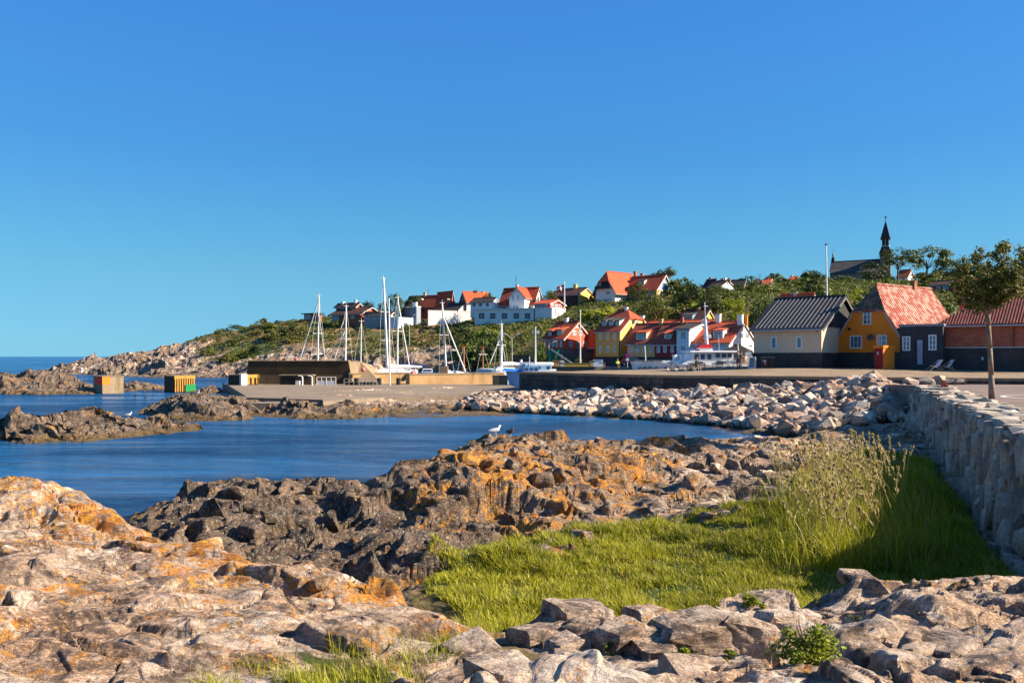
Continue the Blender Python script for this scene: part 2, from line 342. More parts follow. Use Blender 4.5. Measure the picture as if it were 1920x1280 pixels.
def land(X, Y):
    """height and attributes of the ground at world X, Y"""
    Y = np.maximum(Y, 2.6); B = base(X/Y, np.log(Y)); z = B[...,0].copy()
    rough = np.clip(B[...,1], 0, 1.6); veg = np.clip(B[...,4], 0, 1); far = np.clip(B[...,6], 0, 1)
    rk = rough * (1 - far)
    wx = X + 0.5*fbm(X*0.7, Y*0.7, 5, 3); wy = Y + 0.5*fbm(X*0.7, Y*0.7, 9, 3)
    h1, e1 = facet(wx, wy, 1.9, 11, 0.25, 1.7, 1.3); h2, e2 = facet(wx, wy, 0.62, 21, 0.15, 1.6, 1.2); h3, e3 = facet(wx, wy, 0.2, 31, 0.3, 1.5, 1.2)
    d = 0.52*h1 + 0.25*h2 + 0.07*h3 + 0.22*fbm(X*1.3, Y*1.3, 41, 5)
    d -= 0.16*np.exp(-e1/0.03) + 0.07*np.exp(-e2/0.05)
    # sheeted layers, stepping down like strata
    st = (z + 0.35*X*0.12 + 0.4*fbm(X*0.35, Y*0.9, 51, 4))*3.4; fr = st - np.floor(st)
    d += 0.11*(np.clip((fr-0.72)/0.28, 0, 1) - fr)*1.2
    z += d * rk
    m = far > 0.02
    if m.any():
        x = X[m]; y = Y[m]; zz = z[m]; f = far[m]*rough[m]*(1-0.6*veg[m])
        wx = x + 1.6*fbm(x*0.2, y*0.2, 5, 3); wy = y + 1.6*fbm(x*0.2, y*0.2, 9, 3)
        h1, e1 = facet(wx, wy, 9.0, 61, 0.4, 1.4, 1.3); h2, e2 = facet(wx, wy, 3.4, 71, 0.2, 1.4, 1.3); h3, e3 = facet(wx, wy, 1.25, 81, 0.1, 1.3, 1.3)
        zz += f*(2.4*h1 + 1.5*h2 + 0.6*h3 + 0.9*fbm(x*0.25, y*0.25, 91, 4) - 0.5*np.exp(-e1/0.05) - 0.25*np.exp(-e2/0.06))
        z[m] = zz
    return z, B
def ground(x, y):
    z, B = land(np.array([float(x)]), np.array([float(y)])); return float(z[0])
def terrain(name, Ya, Yb, nu, nv, mat, u0=-0.8, u1=0.8, cut=-0.5, smooth=False):
    u = np.linspace(u0, u1, nu); v = np.linspace(math.log(Ya), math.log(Yb), nv)
    UU, VV = np.meshgrid(u, v); Y = np.exp(VV); X = UU*Y
    z, B = land(X, Y)
    rk = np.clip(B[...,1], 0, 1.3)*(0.09 + 0.9*np.clip(B[...,6], 0, 1))*(1-0.7*np.clip(B[...,4], 0, 1)); s = 1.0/(1+4*np.clip(B[...,6], 0, 1))
    X = X + rk*(fbm(Y*1.6*s + X*0.7*s, z*2.2*s, 101, 3)); Y = Y + rk*1.3*(fbm(X*1.6*s, z*2.2*s + Y*0.6*s, 111, 3))
    nvt = nu*nv; co = np.stack([X, Y, z], -1).reshape(-1, 3)
    idx = np.arange(nvt).reshape(nv, nu)
    q = np.stack([idx[:-1,:-1], idx[:-1,1:], idx[1:,1:], idx[1:,:-1]], -1).reshape(-1, 4)
    zz = z.reshape(-1); keep = zz[q].max(1) > cut
    q = q[keep]
    used = np.zeros(nvt, bool); used[q.reshape(-1)] = True; rm = np.cumsum(used)-1
    co = co[used]; q = rm[q]; Bf = B.reshape(-1, B.shape[-1])[used]
    me = bpy.data.meshes.new(name); me.vertices.add(len(co)); me.vertices.foreach_set('co', co.astype(np.float32).ravel())
    me.loops.add(len(q)*4); me.loops.foreach_set('vertex_index', q.ravel().astype(np.int32))
    me.polygons.add(len(q)); me.polygons.foreach_set('loop_start', np.arange(0, len(q)*4, 4, dtype=np.int32))
    me.polygons.foreach_set('loop_total', np.full(len(q), 4, np.int32))
    for nm, k in (('lichen', 2), ('dark', 3), ('veg', 4), ('pink', 5)):
        a = me.attributes.new(nm, 'FLOAT', 'POINT'); a.data.foreach_set('value', np.clip(Bf[:, k], 0, 1).astype(np.float32))
    me.materials.append(mat); me.update(calc_edges=True)
    me.polygons.foreach_set('use_smooth', np.full(len(q), smooth))
    o = bpy.data.objects.new(name, me); link(o); o['kind'] = 'structure'; return o

def rock_material(name, k=1.0, far=False):
    t = NT(name); p = t.pos()
    li, dk, vg, pk = t.attr('lichen'), t.attr('dark'), t.attr('veg'), t.attr('pink')
    big = t.noise(p, 0.55*k, 5, 0.6, 0.6); mid = t.noise(p, 2.6*k, 6, 0.65, 0.3); fine = t.noise(p, 15*k, 5, 0.7)
    strata = t.noise(t.pos(scale=(0.35, 1.0, 3.0), rot=(0, 0, 0.2)), 3.2*k, 6, 0.7, 0.8)
    fol = t.noise(t.pos(scale=(0.75, 1.0, 1.5), rot=(0.3, 0.15, 0.22)), 4.5*k, 8, 0.75, 0.5)
    lines = t.ramp(fol, [(0.455, 0.0), (0.49, 1.0), (0.52, 0.0)]); lines2 = t.ramp(strata, [(0.47, 0.0), (0.495, 1.0), (0.52, 0.0)])
    pale = t.mix(t.ramp(big, [(0.38, 0.0), (0.60, 1.0)]), (0.70, 0.43, 0.26), (0.60, 0.44, 0.32))
    grey = t.mix(t.ramp(mid, [(0.40, 0.0), (0.58, 1.0)]), (0.17, 0.135, 0.11), (0.33, 0.22, 0.145))
    c = t.mix(pk, grey, pale)
    c = t.mix(t.math('MULTIPLY', t.ramp(strata, [(0.50, 0.0), (0.60, 0.85)]), t.ramp(mid, [(0.35, 0.35), (0.55, 1.0)])), c, (0.72, 0.58, 0.46))           # pale weathered skin
    c = t.mix(t.ramp(fol, [(0.57, 0.0), (0.66, 0.85)]), c, (0.76, 0.60, 0.45))
    c = t.mix(t.ramp(strata, [(0.30, 0.8), (0.42, 0.0)]), c, (0.10, 0.075, 0.06))
    c = t.mix(t.math('MULTIPLY', t.math('MAXIMUM', lines, lines2), t.ramp(big, [(0.35, 0.9), (0.62, 0.25)])), c, (0.075, 0.055, 0.045))
    c = t.mix(t.math('MULTIPLY', t.ramp(fine, [(0.38, 0.8), (0.47, 0.0)]), t.ramp(mid, [(0.40, 1.0), (0.56, 0.12)])), c, (0.085, 0.068, 0.056))
    c = t.mix(t.ramp(fine, [(0.59, 0.0), (0.70, 0.6)]), c, (0.72, 0.58, 0.45))
    crust = t.noise(p, 1.5*k, 9, 0.8, 0.6)
    c = t.mix(t.math('MULTIPLY', t.ramp(crust, [(0.475, 0.0), (0.53, 1.0)]), t.ramp(fol, [(0.42, 0.95), (0.56, 0.15)])), c, (0.085, 0.062, 0.05))
    c = t.mix(t.ramp(t.noise(p, 0.8*k, 8, 0.75, 0.4), [(0.56, 0.0), (0.60, 0.85)]), c, (0.82, 0.68, 0.54))
    # dark wave-washed rock
    dm = t.ramp(t.math('ADD', t.math('MULTIPLY', dk, 0.75), t.math('MULTIPLY', big, 0.5)), [(0.5, 0.0), (0.72, 1.0)])
    dc = t.mix(t.ramp(mid, [(0.42, 0.0), (0.66, 1.0)]), (0.050, 0.036, 0.026), (0.24, 0.16, 0.105))
    dc = t.mix(t.ramp(fine, [(0.56, 0.0), (0.64, 0.85)]), dc, (0.50, 0.44, 0.38))
    c = t.mix(t.math('MULTIPLY', dm, 0.92), c, dc)
    # orange lichen
    lm = t.math('ADD', t.math('MULTIPLY', li, 0.14), t.math('ADD', t.math('MULTIPLY', t.noise(p, 0.9*k, 4, 0.6, 0.5), 0.50), t.math('MULTIPLY', t.noise(p, 5*k, 9, 0.88), 1.0)))
    lm = t.ramp(lm, [(0.868, 0.0), (0.885, 1.0)])
    lc = t.mix(t.ramp(t.noise(p, 3*k, 6, 0.8), [(0.4, 0.0), (0.6, 1.0)]), (0.42, 0.13, 0.012), (0.80, 0.36, 0.03))
    lc = t.mix(t.ramp(fine, [(0.40, 0.7), (0.5, 0.0)]), lc, (0.20, 0.13, 0.07))
    c = t.mix(t.math('MULTIPLY', lm, 0.88), c, lc)
    # tide line: wet, algae-dark
    sz = t.n('SeparateXYZ'); t.l(t.n('NewGeometry').outputs['Position'], sz.inputs[0])
    wl = t.math('ADD', sz.outputs[2], t.math('MULTIPLY', mid, 0.35 if not far else 1.2))
    wet = t.ramp(wl, [(0.30, 1.0), (0.55, 0.0)] if not far else [(0.5, 1.0), (0.98, 0.0)])
    algae = t.mix(t.ramp(wl, [(0.20, 1.0), (0.34, 0.0)]), (0.16, 0.095, 0.028), (0.10, 0.07, 0.03))
    c = t.mix(t.math('MULTIPLY', wet, 0.85), c, algae)
    # soil and grass ground
    g = t.mix(t.ramp(big, [(0.42, 0.0), (0.58, 1.0)]), (0.055, 0.085, 0.018), (0.17, 0.125, 0.045))
    if far:
        g = t.mix(t.ramp(t.noise(p, 0.07, 5, 0.65, 0.5), [(0.42, 0.0), (0.56, 1.0)]), (0.07, 0.10, 0.022), (0.26, 0.155, 0.06))
        g = t.mix(t.ramp(mid, [(0.35, 0.7), (0.55, 0.0)]), g, (0.03, 0.05, 0.012))
    nz = t.n('SeparateXYZ'); t.l(t.n('NewGeometry').outputs['Normal'], nz.inputs[0])
    vm = t.math('ADD', t.math('MULTIPLY', vg, 1.15 if not far else 0.62), t.math('MULTIPLY', t.math('SUBTRACT', mid, 0.5), 0.9))
    vm = t.math('ADD', vm, t.math('MULTIPLY', t.math('SUBTRACT', nz.outputs[2], 0.8), 1.0 if far else 0.25))
    vm = t.ramp(vm, [(0.42, 0.0), (0.52, 1.0)])
    c = t.mix(vm, c, g)
    cr = t.voro(t.pos(scale=(0.8, 1.4, 1.4)), 2.3*k, 'DISTANCE_TO_EDGE')
    hgt = t.math('ADD', t.math('MULTIPLY', mid, 0.9), t.math('MULTIPLY', fine, 0.35))
    hgt = t.math('ADD', hgt, t.math('ADD', t.math('MULTIPLY', strata, 0.8), t.math('MULTIPLY', fol, 0.9)))
    cell = t.voro(t.pos(scale=(0.6, 1.3, 1.6), rot=(0.1, 0.15, 0.2)), 3.2*k, 'F1', 'Color'); cell2 = t.voro(t.pos(scale=(0.7, 1.3, 1.5), rot=(0.2, -0.15, 0.3)), 9*k, 'F1', 'Color')
    hgt = t.math('ADD', hgt, t.math('ADD', t.math('MULTIPLY', cell, 0.22), t.math('MULTIPLY', cell2, 0.16)))
    hgt = t.math('ADD', hgt, t.math('MULTIPLY', t.ramp(cr, [(0.0, 0.0), (0.04, 1.0)]), 0.12))
    nb = t.bump(hgt, 1.0, 0.11/k)
    nb = t.bump(t.noise(p, 42*k, 3, 0.7), 0.55, 0.02/k, nb)
    rg = t.ramp(wet, [(0.0, 0.88), (1.0, 0.35)])
    return t.done(c, rg, nb, 0.0, 0.25)
M_rock = rock_material('shore_rock')
M_rockfar = rock_material('headland_rock', 0.28, True)
M_rockmid = rock_material('islet_rock', 0.6)
terrain('rocky_shore', 3.0, 44, 880, 820, M_rock)
terrain('shore_shelf', 44, 135, 780, 290, M_rockmid)
terrain('hillside', 135, 465, 800, 340, M_rockfar)

# ------------------------------------------------------------------ the sea
def sea():
    t = NT('sea_water'); p = t.pos()
    w1 = t.noise(t.pos(scale=(0.6, 1.9, 1), rot=(0, 0, 0.12)), 0.75, 5, 0.6, 0.4)
    w2 = t.noise(t.pos(scale=(0.6, 1.7, 1), rot=(0, 0, -0.08)), 3.0, 5, 0.65, 0.3)
    w3 = t.noise(t.pos(scale=(0.25, 1.0, 1)), 0.25, 3, 0.5)
    calm = t.ramp(t.noise(t.pos(scale=(0.35, 1.8, 1)), 0.05, 6, 0.62, 0.8), [(0.42, 0.15), (0.56, 1.0)])
    h = t.math('ADD', t.math('MULTIPLY', w1, 0.7), t.math('MULTIPLY', w2, 0.35))
    h = t.math('ADD', t.math('MULTIPLY', h, calm), t.math('MULTIPLY', w3, 0.8))
    nb = t.bump(h, 1.0, 1.15)
    c = t.mix(calm, (0.026, 0.150, 0.31), (0.008, 0.062, 0.165))
    c = t.mix(t.ramp(w1, [(0.45, 0.0), (0.62, 0.6)]), c, (0.018, 0.115, 0.26))
    df = t.n('BsdfDiffuse'); t.l(c, df.inputs[0]); gl = t.n('BsdfGlossy'); gl.inputs['Roughness'].default_value = 0.07
    gl.inputs[0].default_value = (0.72, 0.86, 1.0, 1); t.l(nb, gl.inputs['Normal']); t.l(nb, df.inputs['Normal'])
    fr = t.n('Fresnel'); fr.inputs[0].default_value = 1.33; t.l(nb, fr.inputs['Normal'])
    mx = t.n('MixShader'); f = t.math('ADD', t.math('MULTIPLY', fr.outputs[0], 0.62), t.math('ADD', 0.06, t.math('MULTIPLY', t.math('SUBTRACT', 1.0, calm), 0.30))); t.l(f, mx.inputs[0])
    t.l(df.outputs[0], mx.inputs[1]); t.l(gl.outputs[0], mx.inputs[2]); t.l(mx.outputs[0], t.out.inputs[0]); return t.m
M_sea = sea()
def sea_mesh():
    rs = [0, 12, 40, 90, 200, 500, 1200, 3000, 8000, 20000, 45000]; k = 48; v = [(0, 0, 0)]; f = []
    for r in rs[1:]:
        for j in range(k): a = 2*math.pi*j/k; v.append((r*math.cos(a), r*math.sin(a), 0))
    for j in range(k): f.append((0, 1+j, 1+(j+1) % k))
    for i in range(len(rs)-2):
        a = 1+i*k
        for j in range(k): f.append((a+j, a+k+j, a+k+(j+1) % k, a+(j+1) % k))
    o = mesh_obj('sea', v, f, M_sea); o['kind'] = 'structure'
sea_mesh()

# =================================================================== built ground and sea walls
M_asphalt = None
def asphalt():
    t = NT('reddish_asphalt'); p = t.pos(); a = t.noise(p, 0.5, 5, 0.6); b = t.noise(p, 30, 3, 0.7)
    c = t.ramp(a, [(0.3, (0.17, 0.115, 0.095)), (0.7, (0.26, 0.185, 0.15))]); c = t.mix(t.ramp(b, [(0.4, 0.35), (0.6, 0.0)]), c, (0.07, 0.055, 0.05))
    return t.done(c, 0.9, t.bump(b, 0.4, 0.01))
def paving(name, c0, c1, c2):
    t = NT(name); p = t.pos(); a = t.noise(p, 0.35, 5, 0.6); v = t.voro(t.pos(scale=(1, 1, 1)), 3.0, 'F1', 'Color')
    sv = t.n('SeparateColor'); t.l(v, sv.inputs[0]); b = t.noise(p, 12, 4, 0.7)
    c = t.ramp(a, [(0.3, c0), (0.7, c1)]); c = t.mix(t.math('MULTIPLY', sv.outputs[0], 0.45), c, c2); c = t.mix(t.ramp(b, [(0.36, 0.5), (0.5, 0.0)]), c, (0.08, 0.06, 0.045))
    return t.done(c, 0.9, t.bump(t.math('ADD', t.math('MULTIPLY', sv.outputs[0], 0.3), b), 0.8, 0.06))
M_asphalt = asphalt()
M_cobble = paving('quay_paving', (0.25, 0.17, 0.10), (0.40, 0.29, 0.18), (0.15, 0.11, 0.08))
M_street = paving('street_paving', (0.20, 0.17, 0.14), (0.30, 0.26, 0.21), (0.13, 0.11, 0.1))
def concrete(name, c0, c1, stain=(0.06, 0.05, 0.04), k=0.4):
    t = NT(name); p = t.pos(); a = t.noise(p, k, 6, 0.65, 0.4); s = t.noise(t.pos(scale=(1.2, 1.2, 0.15)), 1.1, 5, 0.7); b = t.noise(p, 14, 4, 0.7)
    ln = t.noise(t.pos(scale=(0.12, 1.2, 1), rot=(0, 0, 0.12)), 0.9, 5, 0.7)
    c = t.ramp(a, [(0.3, c0), (0.7, c1)]); c = t.mix(t.ramp(s, [(0.5, 0.0), (0.7, 0.6)]), c, stain); c = t.mix(t.ramp(ln, [(0.55, 0.0), (0.72, 0.45)]), c, stain)
    c = t.mix(t.ramp(b, [(0.38, 0.4), (0.5, 0.0)]), c, stain)
    return t.done(c, 0.9, t.bump(t.math('ADD', b, s), 0.6, 0.03))
M_ramp = concrete('harbour_concrete', (0.19, 0.14, 0.095), (0.31, 0.24, 0.17), (0.09, 0.065, 0.045), 0.12)
M_conc = concrete('weathered_concrete', (0.24, 0.17, 0.10), (0.36, 0.27, 0.17), (0.07, 0.045, 0.03))
M_concdark = concrete('tar_stained_concrete', (0.045, 0.032, 0.022), (0.10, 0.058, 0.026), (0.02, 0.016, 0.014))
M_mole = concrete('ochre_concrete', (0.38, 0.22, 0.09), (0.50, 0.32, 0.15), (0.22, 0.10, 0.04))

def sheet(name, pts, z, mat, parent=None, thick=0.0, kind='structure'):
    """flat ground sheet from an outline; z a number or a function of x, y"""
    bm = bmesh.new(); vs = [bm.verts.new((x, y, 0)) for x, y in pts]
    f = bm.faces.new(vs); bmesh.ops.triangulate(bm, faces=[f])
    for _ in range(3): bmesh.ops.subdivide_edges(bm, edges=[e for e in bm.edges if e.calc_length() > 9], cuts=1)
    bmesh.ops.triangulate(bm, faces=bm.faces[:])
    zf = z if callable(z) else (lambda x, y: z)
    for v in bm.verts: v.co.z = zf(v.co.x, v.co.y)
    bmesh.ops.recalc_face_normals(bm, faces=bm.faces)
    for f in bm.faces:
        if f.normal.z < 0: f.normal_flip()
    if thick:
        be = [e for e in bm.edges if e.is_boundary]
        r = bmesh.ops.extrude_edge_only(bm, edges=be)
        for v in [g for g in r['geom'] if isinstance(g, bmesh.types.BMVert)]: v.co.z -= thick
    me = bpy.data.meshes.new(name); bm.to_mesh(me); bm.free(); me.materials.append(mat)
    o = bpy.data.objects.new(name, me); link(o)
    if parent is not None: o.parent = parent
    elif kind: o['kind'] = kind
    return o
def wall_x(Y): return 10.3 + (Y - 16.1) * 0.4218            # top front edge of the stone wall
ROADZ = 2.9
def road_z(x, y): return ROADZ - 0.45 * min(1, max(0, (y - 46) / 11.0))
road = sheet('road', [(wall_x(6)+.5, 6), (70, 6), (70, 55), (40, 55.6), (33.5, 56.4), (30, 57.6), (25.5, 58.6), (24.0, 50), (wall_x(43.6)+.5, 43.8), (wall_x(30)+.5, 30)], road_z, M_asphalt, thick=1.2)
QZ = 2.9
def quay_z(x, y):
    k = min(1, max(0, (x - 17) / 7)); r = min(1, max(0, (y - 62) / 12)); far = min(1, max(0, (y-70)/20))
    return QZ + 0.45 * k * r
QL = [(0.8, 82.8), (11.0, 68.6), (22.7, 63.0), (29.6, 60.2), (33.4, 58.4), (45, 54.5)]
quay = sheet('quay', [(x, y + .35) for x, y in QL] + [(70, 50), (80, 90), (60, 106), (30, 106), (24.5, 100), (22, 86.5), (12, 80.2), (3.5, 88.5)], quay_z, M_cobble, thick=3.6)
street = sheet('street', [(-2, 121), (18, 122.5), (60, 124), (60, 152), (4, 152), (-3, 140)], lambda x, y: 2.95, M_street, thick=3.5)

# painted arc on the asphalt
def arc():
    c = PZ(1972, 745, ROADZ); n = 40; v = []; f = []
    for i in range(n):
        a = 2*math.pi*i/n
        for r in (1.55, 1.70): v.append((c.x + r*math.cos(a), c.y + r*1.05*math.sin(a), ROADZ + 0.006))
    for i in range(n): j = (i+1) % n; f.append((2*i, 2*i+1, 2*j+1, 2*j))
    o = mesh_obj('road_marking', v, f, paint('white_road_paint', (0.8, 0.78, 0.74), 0.7, 0.1), road)
arc()

# ------------------------------------------------------------------ stone retaining wall on the right
def stone_mesh(name, sx, sy, sz, seed, mat, n=16, sharp=0.8):
    """an angular stone: hull of points near a box surface"""
    r = random.Random(seed); bm = bmesh.new()
    for i in range(n):
        p = [r.uniform(-1, 1) for _ in range(3)]; m = max(abs(q) for q in p); q = [c/m*sharp + c*(1-sharp) for c in p]
        bm.verts.new((q[0]*sx/2, q[1]*sy/2, q[2]*sz/2))
    h = bmesh.ops.convex_hull(bm, input=bm.verts)
    bmesh.ops.delete(bm, geom=list({g for g in list(h.get('geom_interior', [])) + list(h.get('geom_unused', [])) if isinstance(g, bmesh.types.BMVert)}), context='VERTS')
    me = bpy.data.meshes.new(name); bm.to_mesh(me); bm.free()
    if mat: me.materials.append(mat)
    return me
def stonemat(name, c0, c1, c2, k=1.0):
    t = NT(name); p = t.pos(); r = t.rnd(); a = t.noise(p, 2.2*k, 6, 0.7, 0.5); b = t.noise(p, 14*k, 4, 0.75)
    cr = t.ramp(r, [(0.0, c0), (0.45, c1), (1.0, c2)]); c = t.mix(t.ramp(a, [(0.35, 0.6), (0.55, 0.0)]), cr, tuple(x*0.5 for x in c0)); c = t.mix(t.ramp(b, [(0.58, 0.0), (0.72, 0.5)]), c, (0.58, 0.52, 0.45))
    c = t.mix(t.ramp(b, [(0.36, 0.6), (0.46, 0.0)]), c, tuple(x*0.35 for x in c0))
    return t.done(c, 0.88, t.bump(t.math('ADD', a, t.math('MULTIPLY', b, 0.5)), 0.9, 0.06/k))
M_wallstone = stonemat('wall_stone', (0.26, 0.19, 0.145), (0.38, 0.29, 0.225), (0.50, 0.39, 0.31))
M_capstone = stonemat('coping_stone', (0.36, 0.29, 0.22), (0.45, 0.38, 0.30), (0.52, 0.46, 0.38))
def seawall():
    Y0, Y1 = 11.0, 43.6
    root = empty('stone_wall', (wall_x(Y0), Y0, 0), 'tall rough stone retaining wall holding up the road, on the right beside the grass', 'wall')
    dx, dy = wall_x(Y1)-wall_x(Y0), Y1-Y0; L = math.hypot(dx, dy); root.rotation_euler = (0, 0, math.atan2(dy, dx))
    # local: x along the wall, +y the water side
    b = MB(); n = 30
    for i in range(n):
        x0, x1 = L*i/n, L*(i+1)/n
        b.prism([(x0, -1.0, -0.8), (x1, -1.0, -0.8), (x1, 0.55, -0.8), (x0, 0.55, -0.8)], [(x0, -1.0, 2.78), (x1, -1.0, 2.78), (x1, -0.12, 2.78), (x0, -0.12, 2.78)])
    b.box(L-0.5, L-0.02, -9, -1.0, -0.8, 2.6)
    core = b.build('wall_core', M_wallstone, root)
    r = random.Random(3); protos = [stone_mesh('stone', 1, 1, 1, 100+i, M_wallstone, 22, 0.86) for i in range(12)]; cnt = 0; cand = []
    for x, w0 in _cols(L, r):
        z = -0.3 if x < 14 else -0.1
        while z < 2.72:
            h = r.uniform(0.45, 1.15); h = min(h, 2.86 - z)
            if h < 0.16: break
            zc = z + h/2; bat = 0.55 - (zc + 0.8)/3.58*0.67
            cand.append((w0*h/(Y0+x)**1.5, (x + w0/2 + r.uniform(-.02, .02), bat + r.uniform(-0.07, 0.015), zc), (w0*1.13, r.uniform(0.40, 0.5), h*1.1), (r.uniform(-.06, .06), r.uniform(-.09, .09), r.uniform(-.10, .10)), r.randrange(12))); z += h
    cand.sort(key=lambda q: -q[0]); vv = []; ff = []
    for i, (_, lo, sc, ro, k) in enumerate(cand):
        if i < 296: o = bpy.data.objects.new('stone', protos[k]); link(o); o.parent = root; o.location = lo; o.scale = sc; o.rotation_euler = ro
        else:
            M = Matrix.LocRotScale(Vector(lo), __import__('mathutils').Euler(ro), Vector(sc)); n = len(vv); vv += [M @ v.co for v in protos[k].vertices]; ff += [tuple(n+j for j in p.vertices) for p in protos[k].polygons]
    if vv: o = mesh_obj('small_stones', vv, ff, M_wallstone, root); o['kind'] = 'stuff'
    x = 0.0
    while x < L - 0.3:
        y = -0.05; w = r.uniform(0.5, 1.1)
        while y > -1.2:
            d = r.uniform(0.45, 0.9)
            o = bpy.data.objects.new('coping_stone', cap[r.randrange(8)]); link(o); o.parent = root
            o.location = (x + w/2, y - d/2 + r.uniform(0, .06), 2.87 + r.uniform(-.015, .02)); o.scale = (w*1.05, d*1.08, r.uniform(0.16, 0.30)); o.rotation_euler = (r.uniform(-.05, .05), r.uniform(-.05, .05), r.uniform(-.3, .3)); y -= d
        x += w
def _cols(L, r):
    x = 0.0; out = []
    while x < L:
        w = r.uniform(0.30, 0.55) if x < 16 else r.uniform(0.40, 0.75)
        out.append((x, w)); x += w
    return out
cap = [stone_mesh('coping_stone', 1, 1, 1, 300+i, M_capstone, 16, 0.8) for i in range(8)]
seawall()

# ------------------------------------------------------------------ dark masonry quay wall
M_block = stonemat('dark_granite_block', (0.045, 0.042, 0.042), (0.075, 0.068, 0.062), (0.12, 0.10, 0.085), 0.7)
def quay_wall():
    root = empty('quay_wall', (QL[0][0], QL[0][1], 0), 'long dark wall of squared stone blocks along the quay behind the heaped boulders', 'wall')
    r = random.Random(5); mesh = stone_mesh('block', 1, 1, 1, 8, M_block, 60, 0.99)
    bm = bmesh.new(); bmesh.ops.create_cube(bm, size=1.0); bmesh.ops.bevel(bm, geom=bm.edges[:], offset=0.05, segments=1, affect='EDGES')
    me = bpy.data.meshes.new('block'); bm.to_mesh(me); bm.free(); me.materials.append(M_block)
    core = MB(); cope = MB(); ox, oy = QL[0]; n = 0
    for (ax, ay), (bx, by) in zip(QL[:-1], QL[1:]):
        L = math.hypot(bx-ax, by-ay); ang = math.atan2(by-ay, bx-ax); tx, ty = math.cos(ang), math.sin(ang); nx, ny = -ty, tx
        for d, wd, z0, z1, m in ((0.28, 0.6, 0.0, 2.86, core), (-0.06, 1.0, QZ-0.20, QZ+0.03, cope)):
            c = [(ax-ox+nx*d, ay-oy+ny*d), (bx-ox+nx*d, by-oy+ny*d), (bx-ox+nx*(d+wd), by-oy+ny*(d+wd)), (ax-ox+nx*(d+wd), ay-oy+ny*(d+wd))]
            m.prism([(x, y, z0) for x, y in c], [(x, y, z1) for x, y in c])
        z = QZ - 0.22; row = 0
        while z > 0.7:
            h = 0.56; x = -(row % 2)*0.5
            while x < L:
                w = r.uniform(0.9, 1.5); x1 = min(x + w, L); x0 = max(x, 0); 
                if x1 - x0 > 0.25 and n < 300:
                    gx, gy = ax + tx*(x0+x1)/2, ay + ty*(x0+x1)/2
                    if not (gx > 9 and z < 1.5) and not (gx > 24 and z < 2.1):
                        o = bpy.data.objects.new('block', me); link(o); o.parent = root; n += 1
                        e = r.uniform(0.05, 0.11)
                        o.location = (gx-ox+nx*(0.2-e), gy-oy+ny*(0.2-e), z-h/2); o.scale = (x1-x0-0.03, 0.42, h-0.03); o.rotation_euler = (0, 0, ang)
                x = x1 if x1 > x else x + w
                if x1 >= L: break
            z -= h; row += 1
    core.build('wall_core', paint('mortar_dark', (0.025, 0.022, 0.02), 0.95), root); cope.build('coping', M_cobble, root)
quay_wall()

# ------------------------------------------------------------------ concrete apron, breakwater, mole
def V2(px, py, z): p = PZ(px, py, z); return (p.x, p.y)
AZ = 0.95
pts = [V2(428, 722, AZ), V2(465, 745, AZ), V2(604, 749, AZ), V2(606, 752, AZ), V2(720, 745, AZ), V2(850, 742, AZ), V2(960, 739, AZ), V2(1062, 733, 1.15)] + [(6.2, 76.5), (1.0, 83.5), (-0.5, 98.5), (-13, 104.4), (-31, 106), (-38, 105)]
apron = sheet('concrete_apron', pts, lambda x, y: AZ + 0.25*min(1, max(0, (x+4)/8)), M_ramp, thick=1.6)
def low_pier():
    a = PZ(480, 755, 0.7); 
    b = MB().box(0, 7.6, 0, 2.6, -0.6, 0.0)
    o = b.build('jetty_step', M_ramp, None); o.location = (V2(470, 752, .8)[0], V2(470, 752, .8)[1]-1.4, 0.72); o.rotation_euler = (0, 0, -0.02); o['kind'] = 'structure'
low_pier()
def breakwater():
    p0 = PZ(462, 722, AZ - .1); Yb = 103.5; x0 = (466-HX)/F*Yb; x1 = (655-HX)/F*Yb; zt = CZ - (677-HY)/F*Yb
    root = empty('breakwater', (x0, Yb, 0), 'massive dark brown concrete breakwater wall with a pale sloping right end', 'wall')
    L = x1 - x0
    MB().prism([(-1.2, -.5, 0.2), (L+.6, -.5, 0.2), (L+.6, 1.6, 0.2), (-1.2, 1.6, 0.2)], [(-0.9, 0, 2.1), (L+.2, 0, 2.1), (L+.2, 1.6, 2.1), (-0.9, 1.6, 2.1)]).build('lower_wall', M_concdark, root)
    MB().prism([(-0.3, 0.02, 2.1), (L, 0.02, 2.1), (L, 1.6, 2.1), (-0.3, 1.6, 2.1)], [(0, -.12, zt), (L-.1, -.12, zt), (L-.1, 1.6, zt), (0, 1.6, zt)]).build('upper_wall', M_concdark, root)
    MB().box(0, L-.1, -.18, 1.7, zt, zt+.1).build('coping', M_conc, root)
    MB().prism([(L+.6, -.5, 0.2), (L+5, 0.0, 0.2), (L+5, 5, 0.2), (L+.6, 5, 0.2)], [(L-.1, 0.1, zt-.05), (L+1.2, 1.4, zt-.1), (L+2.0, 5, zt-.5), (L-.1, 5, zt-.1)]).build('end_buttress', M_conc, root)
breakwater()
